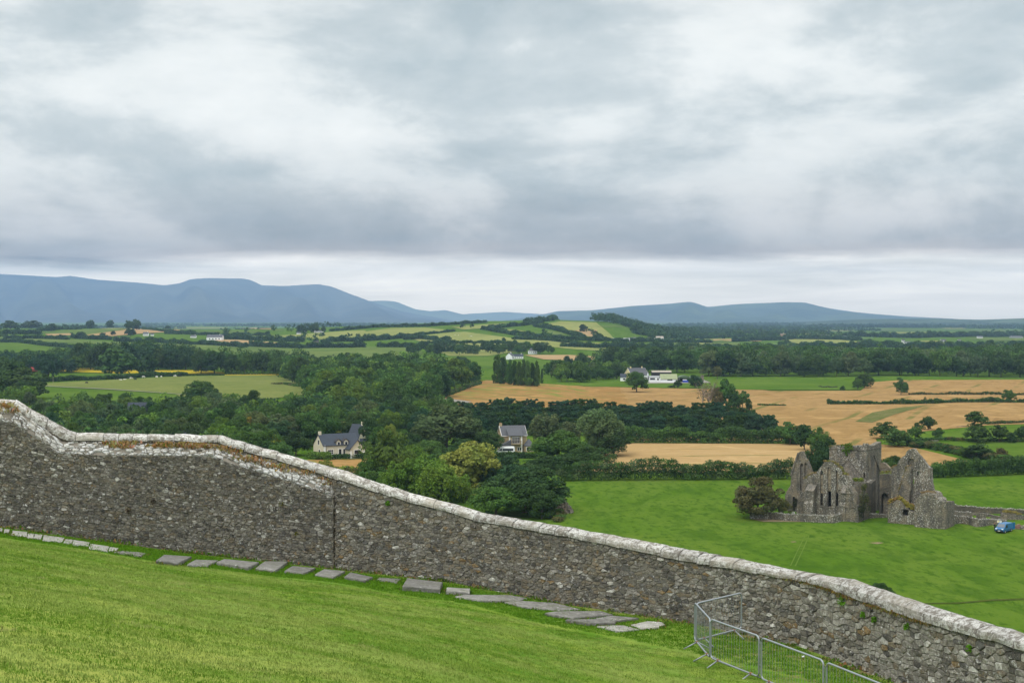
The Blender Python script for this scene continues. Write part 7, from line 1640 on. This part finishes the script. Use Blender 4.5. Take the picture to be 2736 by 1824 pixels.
# ================================================================ hedges
hedge([(1488, 1284), (1600, 1282), (1800, 1281), (2000, 1280), (2118, 1279)], 5.0, 4.0, 'long thick hedge between the meadow and the pale stubble strip', tones=['dark', 'mid', 'dark', 'grey'])
hedge([(2455, 1276), (2560, 1273), (2736, 1266), (2950, 1258)], 4.4, 4.0, 'thick hedge running right from behind the abbey along the bright meadow', tones=['dark', 'mid', 'dark'])
hedge([(1672, 1183), (1850, 1184), (2000, 1184), (2110, 1185)], 5.2, 5.5, 'broad rounded hedge between the conifer rows and the pale stubble strip', tones=['mid', 'dark', 'dark', 'mid'])
hedge([(870, 1227), (1000, 1223), (1075, 1221)], 1.5, 1.6, 'neatly clipped hedge in front of the dormered house', 'dark', rough=.08)
hedge([(1075, 1221), (1150, 1223), (1240, 1224)], 2.4, 3, 'dark unclipped hedge under the huge willow', 'dark')
hedge([(1235, 1224), (1330, 1223), (1450, 1224)], 1.7, 2.2, 'low hedge in front of the minibus and the sandstone house', 'dark')
hedge([(825, 1222), (850, 1226), (880, 1230)], 2.3, 3.0, 'fresh green shrubs at the left gable of the dormered house', 'bright')
hedge([(800, 1262), (900, 1264), (1000, 1264)], 1.6, 3.0, 'rough yellowish scrub below the small orange field, just over the wall', tones=['yellow', 'mid', 'brown', 'mid'])
hedge([(1480, 1300), (1492, 1335), (1490, 1395)], 1.2, 3.0, 'rough growth along the left edge of the meadow below the dark trees', tones=['mid', 'brown'], )
hedge([(2429, 1055), (2500, 1054.5), (2620, 1055), (2736, 1056), (2850, 1056)], 1.5, 1.6, 'upper thin hedge across the barley at right', tones=['dark', 'brown'], leaf=.35, rough=.5)
hedge([(2210, 1080), (2300, 1080), (2421, 1080), (2500, 1078), (2556, 1075), (2650, 1075), (2736, 1076), (2850, 1076)], 1.9, 2.2, 'lower dark hedge across the barley at right', tones=['dark', 'dark', 'mid'], leaf=.35, rough=.6)
hedge([(2024, 1083), (2050, 1084), (2100, 1084)], 1.0, 1.6, 'weedy strip in the barley right of the twiggy clump', tones=['brown', 'mid'], leaf=.35)
hedge([(1130, 1078), (1180, 1062), (1235, 1042), (1280, 1026)], 2.2, 4, 'rough bank along the left edge of the barley field', tones=['brown', 'mid', 'dark'])
hedge([(2105, 1185), (2140, 1187), (2170, 1186)], 2.0, 4, 'grassy scrub joining the hedge end to the barley', tones=['mid', 'brown'])
hedge([(2438, 1196), (2480, 1196), (2530, 1206), (2600, 1222), (2700, 1236), (2850, 1244)], 2.0, 4.0, 'scrubby hedge bank between the barley point and the lower green field', tones=['brown', 'dark', 'mid'])
hedge([(2522, 1177), (2620, 1179), (2736, 1181), (2850, 1181)], 1.1, 2.5, 'brownish bank between the two bright green fields at right', tones=['brown', 'dark'])
hedge([(2636, 1134), (2736, 1129), (2850, 1126)], 1.1, 2.2, 'thin dark hedge between the barley and the bright green field at right', tones=['dark', 'brown'])
hedge([(2420, 1180), (2450, 1178), (2520, 1176)], 1.0, 3, 'tangled growth round the lower scrap of old wall', tones=['mid', 'dark'])
fieldwall([(2464, 1150, 560), (2500, 1148, 563), (2560, 1139, 575), (2588, 1136, 582)], 'old grey stone wall slanting between bushes right of the barley', mt='ruin', cap=False); fieldwall([(2445, 1174, 512), (2508, 1176, 507)], 'lower scrap of old grey stone wall among bushes', mt='ruin', cap=False)
fieldwall([(2476, 1190, 488), (2492, 1189, 488)], 'small ruined stone stump at the corner of the lower green field', mt='ruin', cap=False)
# left pasture hedges
hedge([(100, 1021), (190, 1017), (300, 1013), (420, 1006), (500, 1004)], 3.2, 5, 'dark hedge behind the cattle in the left pasture', tones=['dark', 'dark', 'mid'])
hedge([(500, 1004), (600, 1002), (700, 1001), (805, 1001)], .9, 1.5, 'low dark hedge under the trees at the back of the left pasture', tones=['dark'])
hedge([(800, 1000), (830, 1020), (850, 1040), (845, 1052)], 6.5, 14, 'bulging scrub at the right end of the left pasture', tones=['dark', 'mid', 'brown'])
hedge([(735, 1027), (770, 1028), (810, 1034)], 1.3, 6, 'patch of rough scrub inside the left pasture', tones=['brown', 'mid'])
hedge([(260, 990), (360, 984), (420, 982), (480, 986)], 3.5, 8, 'bank of bushes between the utility poles above the cattle', tones=['dark', 'mid'])
hedge([(-80, 915), (40, 914), (120, 924), (225, 934)], 5.0, 7, 'dark hedge under the long green field at far left', tones=['dark', 'blue'], group=None)
HL = [((12, 906), (60, 905), (182, 908), 5.5, 'thick hedge over the long green field at far left'), ((-100, 893), (60, 893), (110, 893), 7, 'hedge with trees at the left frame edge below the ridge'), ((190, 904), (240, 906), (296, 908), 6, 'short thick hedge right of the far-left hedge gap'), ((307, 912), (420, 915), (515, 921), 6, 'hedge above the green strip, left of the pale country house'), ((521, 921), (600, 925), (658, 929), 6, 'hedge below the pale country house'), ((668, 926), (800, 931), (975, 928), 7, 'long dark hedge across the left plain'), ((1010, 928), (1100, 928), (1215, 920), 6, 'hedge between the plain and the middle hill'), ((600, 906), (700, 910), (810, 914), 7, 'hedge with round trees below the ridge farmhouse'), ((860, 914), (960, 912), (1080, 903), 7, 'tree-lined hedge left of the middle hill'), ((1080, 908), (1130, 906), (1200, 914), 6, 'curving hedge on the left flank of the middle hill'), ((100, 885), (200, 880), (330, 877), 5, 'ridge hedge at far left'), ((380, 880), (430, 886), (520, 889), 4, 'hedge along the far tan field'), ((440, 892), (560, 896), (720, 896), 5, 'hedge behind the pale country house'),
      ((880, 885), (1000, 875), (1140, 872), 5, 'crest hedge on the left shoulder of the middle hill'), ((1140, 873), (1220, 867), (1300, 862), 5, 'crest hedge running up to the middle hilltop'), ((1310, 877), (1400, 870), (1450, 862), 6, 'thick hedge below the middle hilltop'), ((1400, 864), (1470, 857), (1540, 856), 5, 'hilltop hedge against the blue hills'), ((1080, 899), (1150, 892), (1215, 885), 3.5, 'thin hedge dropping down the middle hill, left side'), ((1290, 880), (1380, 896), (1480, 906), 6, 'long hedge slanting down the middle hill'), ((1430, 872), (1500, 886), (1560, 902), 6, 'hedge slanting right across the middle hill'), ((1210, 918), (1300, 916), (1400, 922), 3.5, 'low hedge under the pale hill field'), ((1470, 905), (1560, 910), (1640, 912), 5, 'hedge at the foot of the pale hill slope'), ((1370, 907), (1480, 912), (1560, 920), 4, 'lower slanting hedge on the middle hill'), ((1500, 926), (1600, 930), (1720, 928), 6, 'hedge below the middle hill fields'), ((1180, 940), (1290, 934), (1370, 934), 5, 'hedge behind the hill foot cottages'), ((1370, 895), (1440, 899), (1500, 905), 4, 'short hedge in the middle of the hill'), ((1640, 916), (1760, 915), (1900, 917), 5, 'hedge along the far right green strip'), ((1890, 930), (1980, 931), (2060, 930), 5, 'hedge above the long right wood')]
for a, b, c, h, l in HL: hedge([a, b, c], h, h * 1.2, l, tones=['dark', 'blue', 'dark'], rough=.45)
# far masses of trees over the plain
def near_line(px, d, x): return math.sin(x / 210 + 2 * math.sin(d / 500)) * math.sin(d / 240 + 1.3 * math.sin(x / 430)) > (.42 if d < 3000 else .30)
scatter('plain', 1700, 3050, 1950, 4400, 30, (9, 15), ['dark', 'blue', 'dark', 'mid'], near_line, 7, 8, .75); scatter('plain', -300, 900, 2900, 4600, 34, (8, 13), ['dark', 'blue'], near_line, 6, 7, .6)
flush('plain', 'tree_belts', 'dark hedgerow trees spread over the far plain')
scatter('far', -500, 3100, 4700, 9500, 62, (9, 15), ['dark', 'blue', 'dark'], lambda px, d, x: math.sin(x / 330 + 2 * math.sin(d / 900)) * math.sin(d / 420 + 1.3 * math.sin(x / 700)) > .18, 6, 6, .8, wr=(2.2, 4.0))
flush('far', 'tree_belts', 'blue-dark tree belts below the distant hills', leaf=4.0)
scatter('mile', -500, 1100, 1500, 2700, 38, (7, 11), ['dark', 'mid'], lambda px, d, x: math.sin(x / 90 + 1.5 * math.sin(d / 260)) * math.sin(d / 120) > .62, 8, 9, .5)
scatter('mile', 1100, 1900, 1700, 2600, 38, (6, 10), ['dark', 'mid'], lambda px, d, x: math.sin(x / 80 + 1.5 * math.sin(d / 230)) * math.sin(d / 100) > .62, 8, 9, .4)
flush('mile', 'tree_belts', 'scattered hedgerow trees among the distant fields')
for a, b, c, h, l in [((1730, 933), (1950, 935), (2100, 934), 8, 'tree-lined hedge above the right-hand wood, left part'), ((2080, 928), (2200, 930), (2320, 929), 8, 'tree-lined hedge under the yellow-green field on the right plain'), ((2300, 928), (2500, 933), (2760, 930), 9, 'dark tree belt on the right plain behind the long wood'), ((1960, 913), (2120, 906), (2300, 910), 8, 'belt of trees above the yellow-green field on the right plain'), ((1740, 905), (1900, 903), (2080, 900), 9, 'belt of trees behind the farm sheds on the right'), ((2250, 899), (2450, 903), (2760, 898), 10, 'long dark belt of trees across the far right plain'), ((1700, 892), (1950, 884), (2200, 885), 12, 'distant dark belt below the right-hand hills'), ((2150, 877), (2450, 876), (2760, 878), 14, 'blue-dark wooded belt near the right horizon'), ((1780, 874), (1950, 871), (2150, 869), 14, 'blue wooded belt at the foot of the right-hand hills')]: hedge([a, b, c], h, h * 1.4, l, tones=['dark', 'blue', 'dark'], rough=.5, name='tree_belt', category='tree belt')
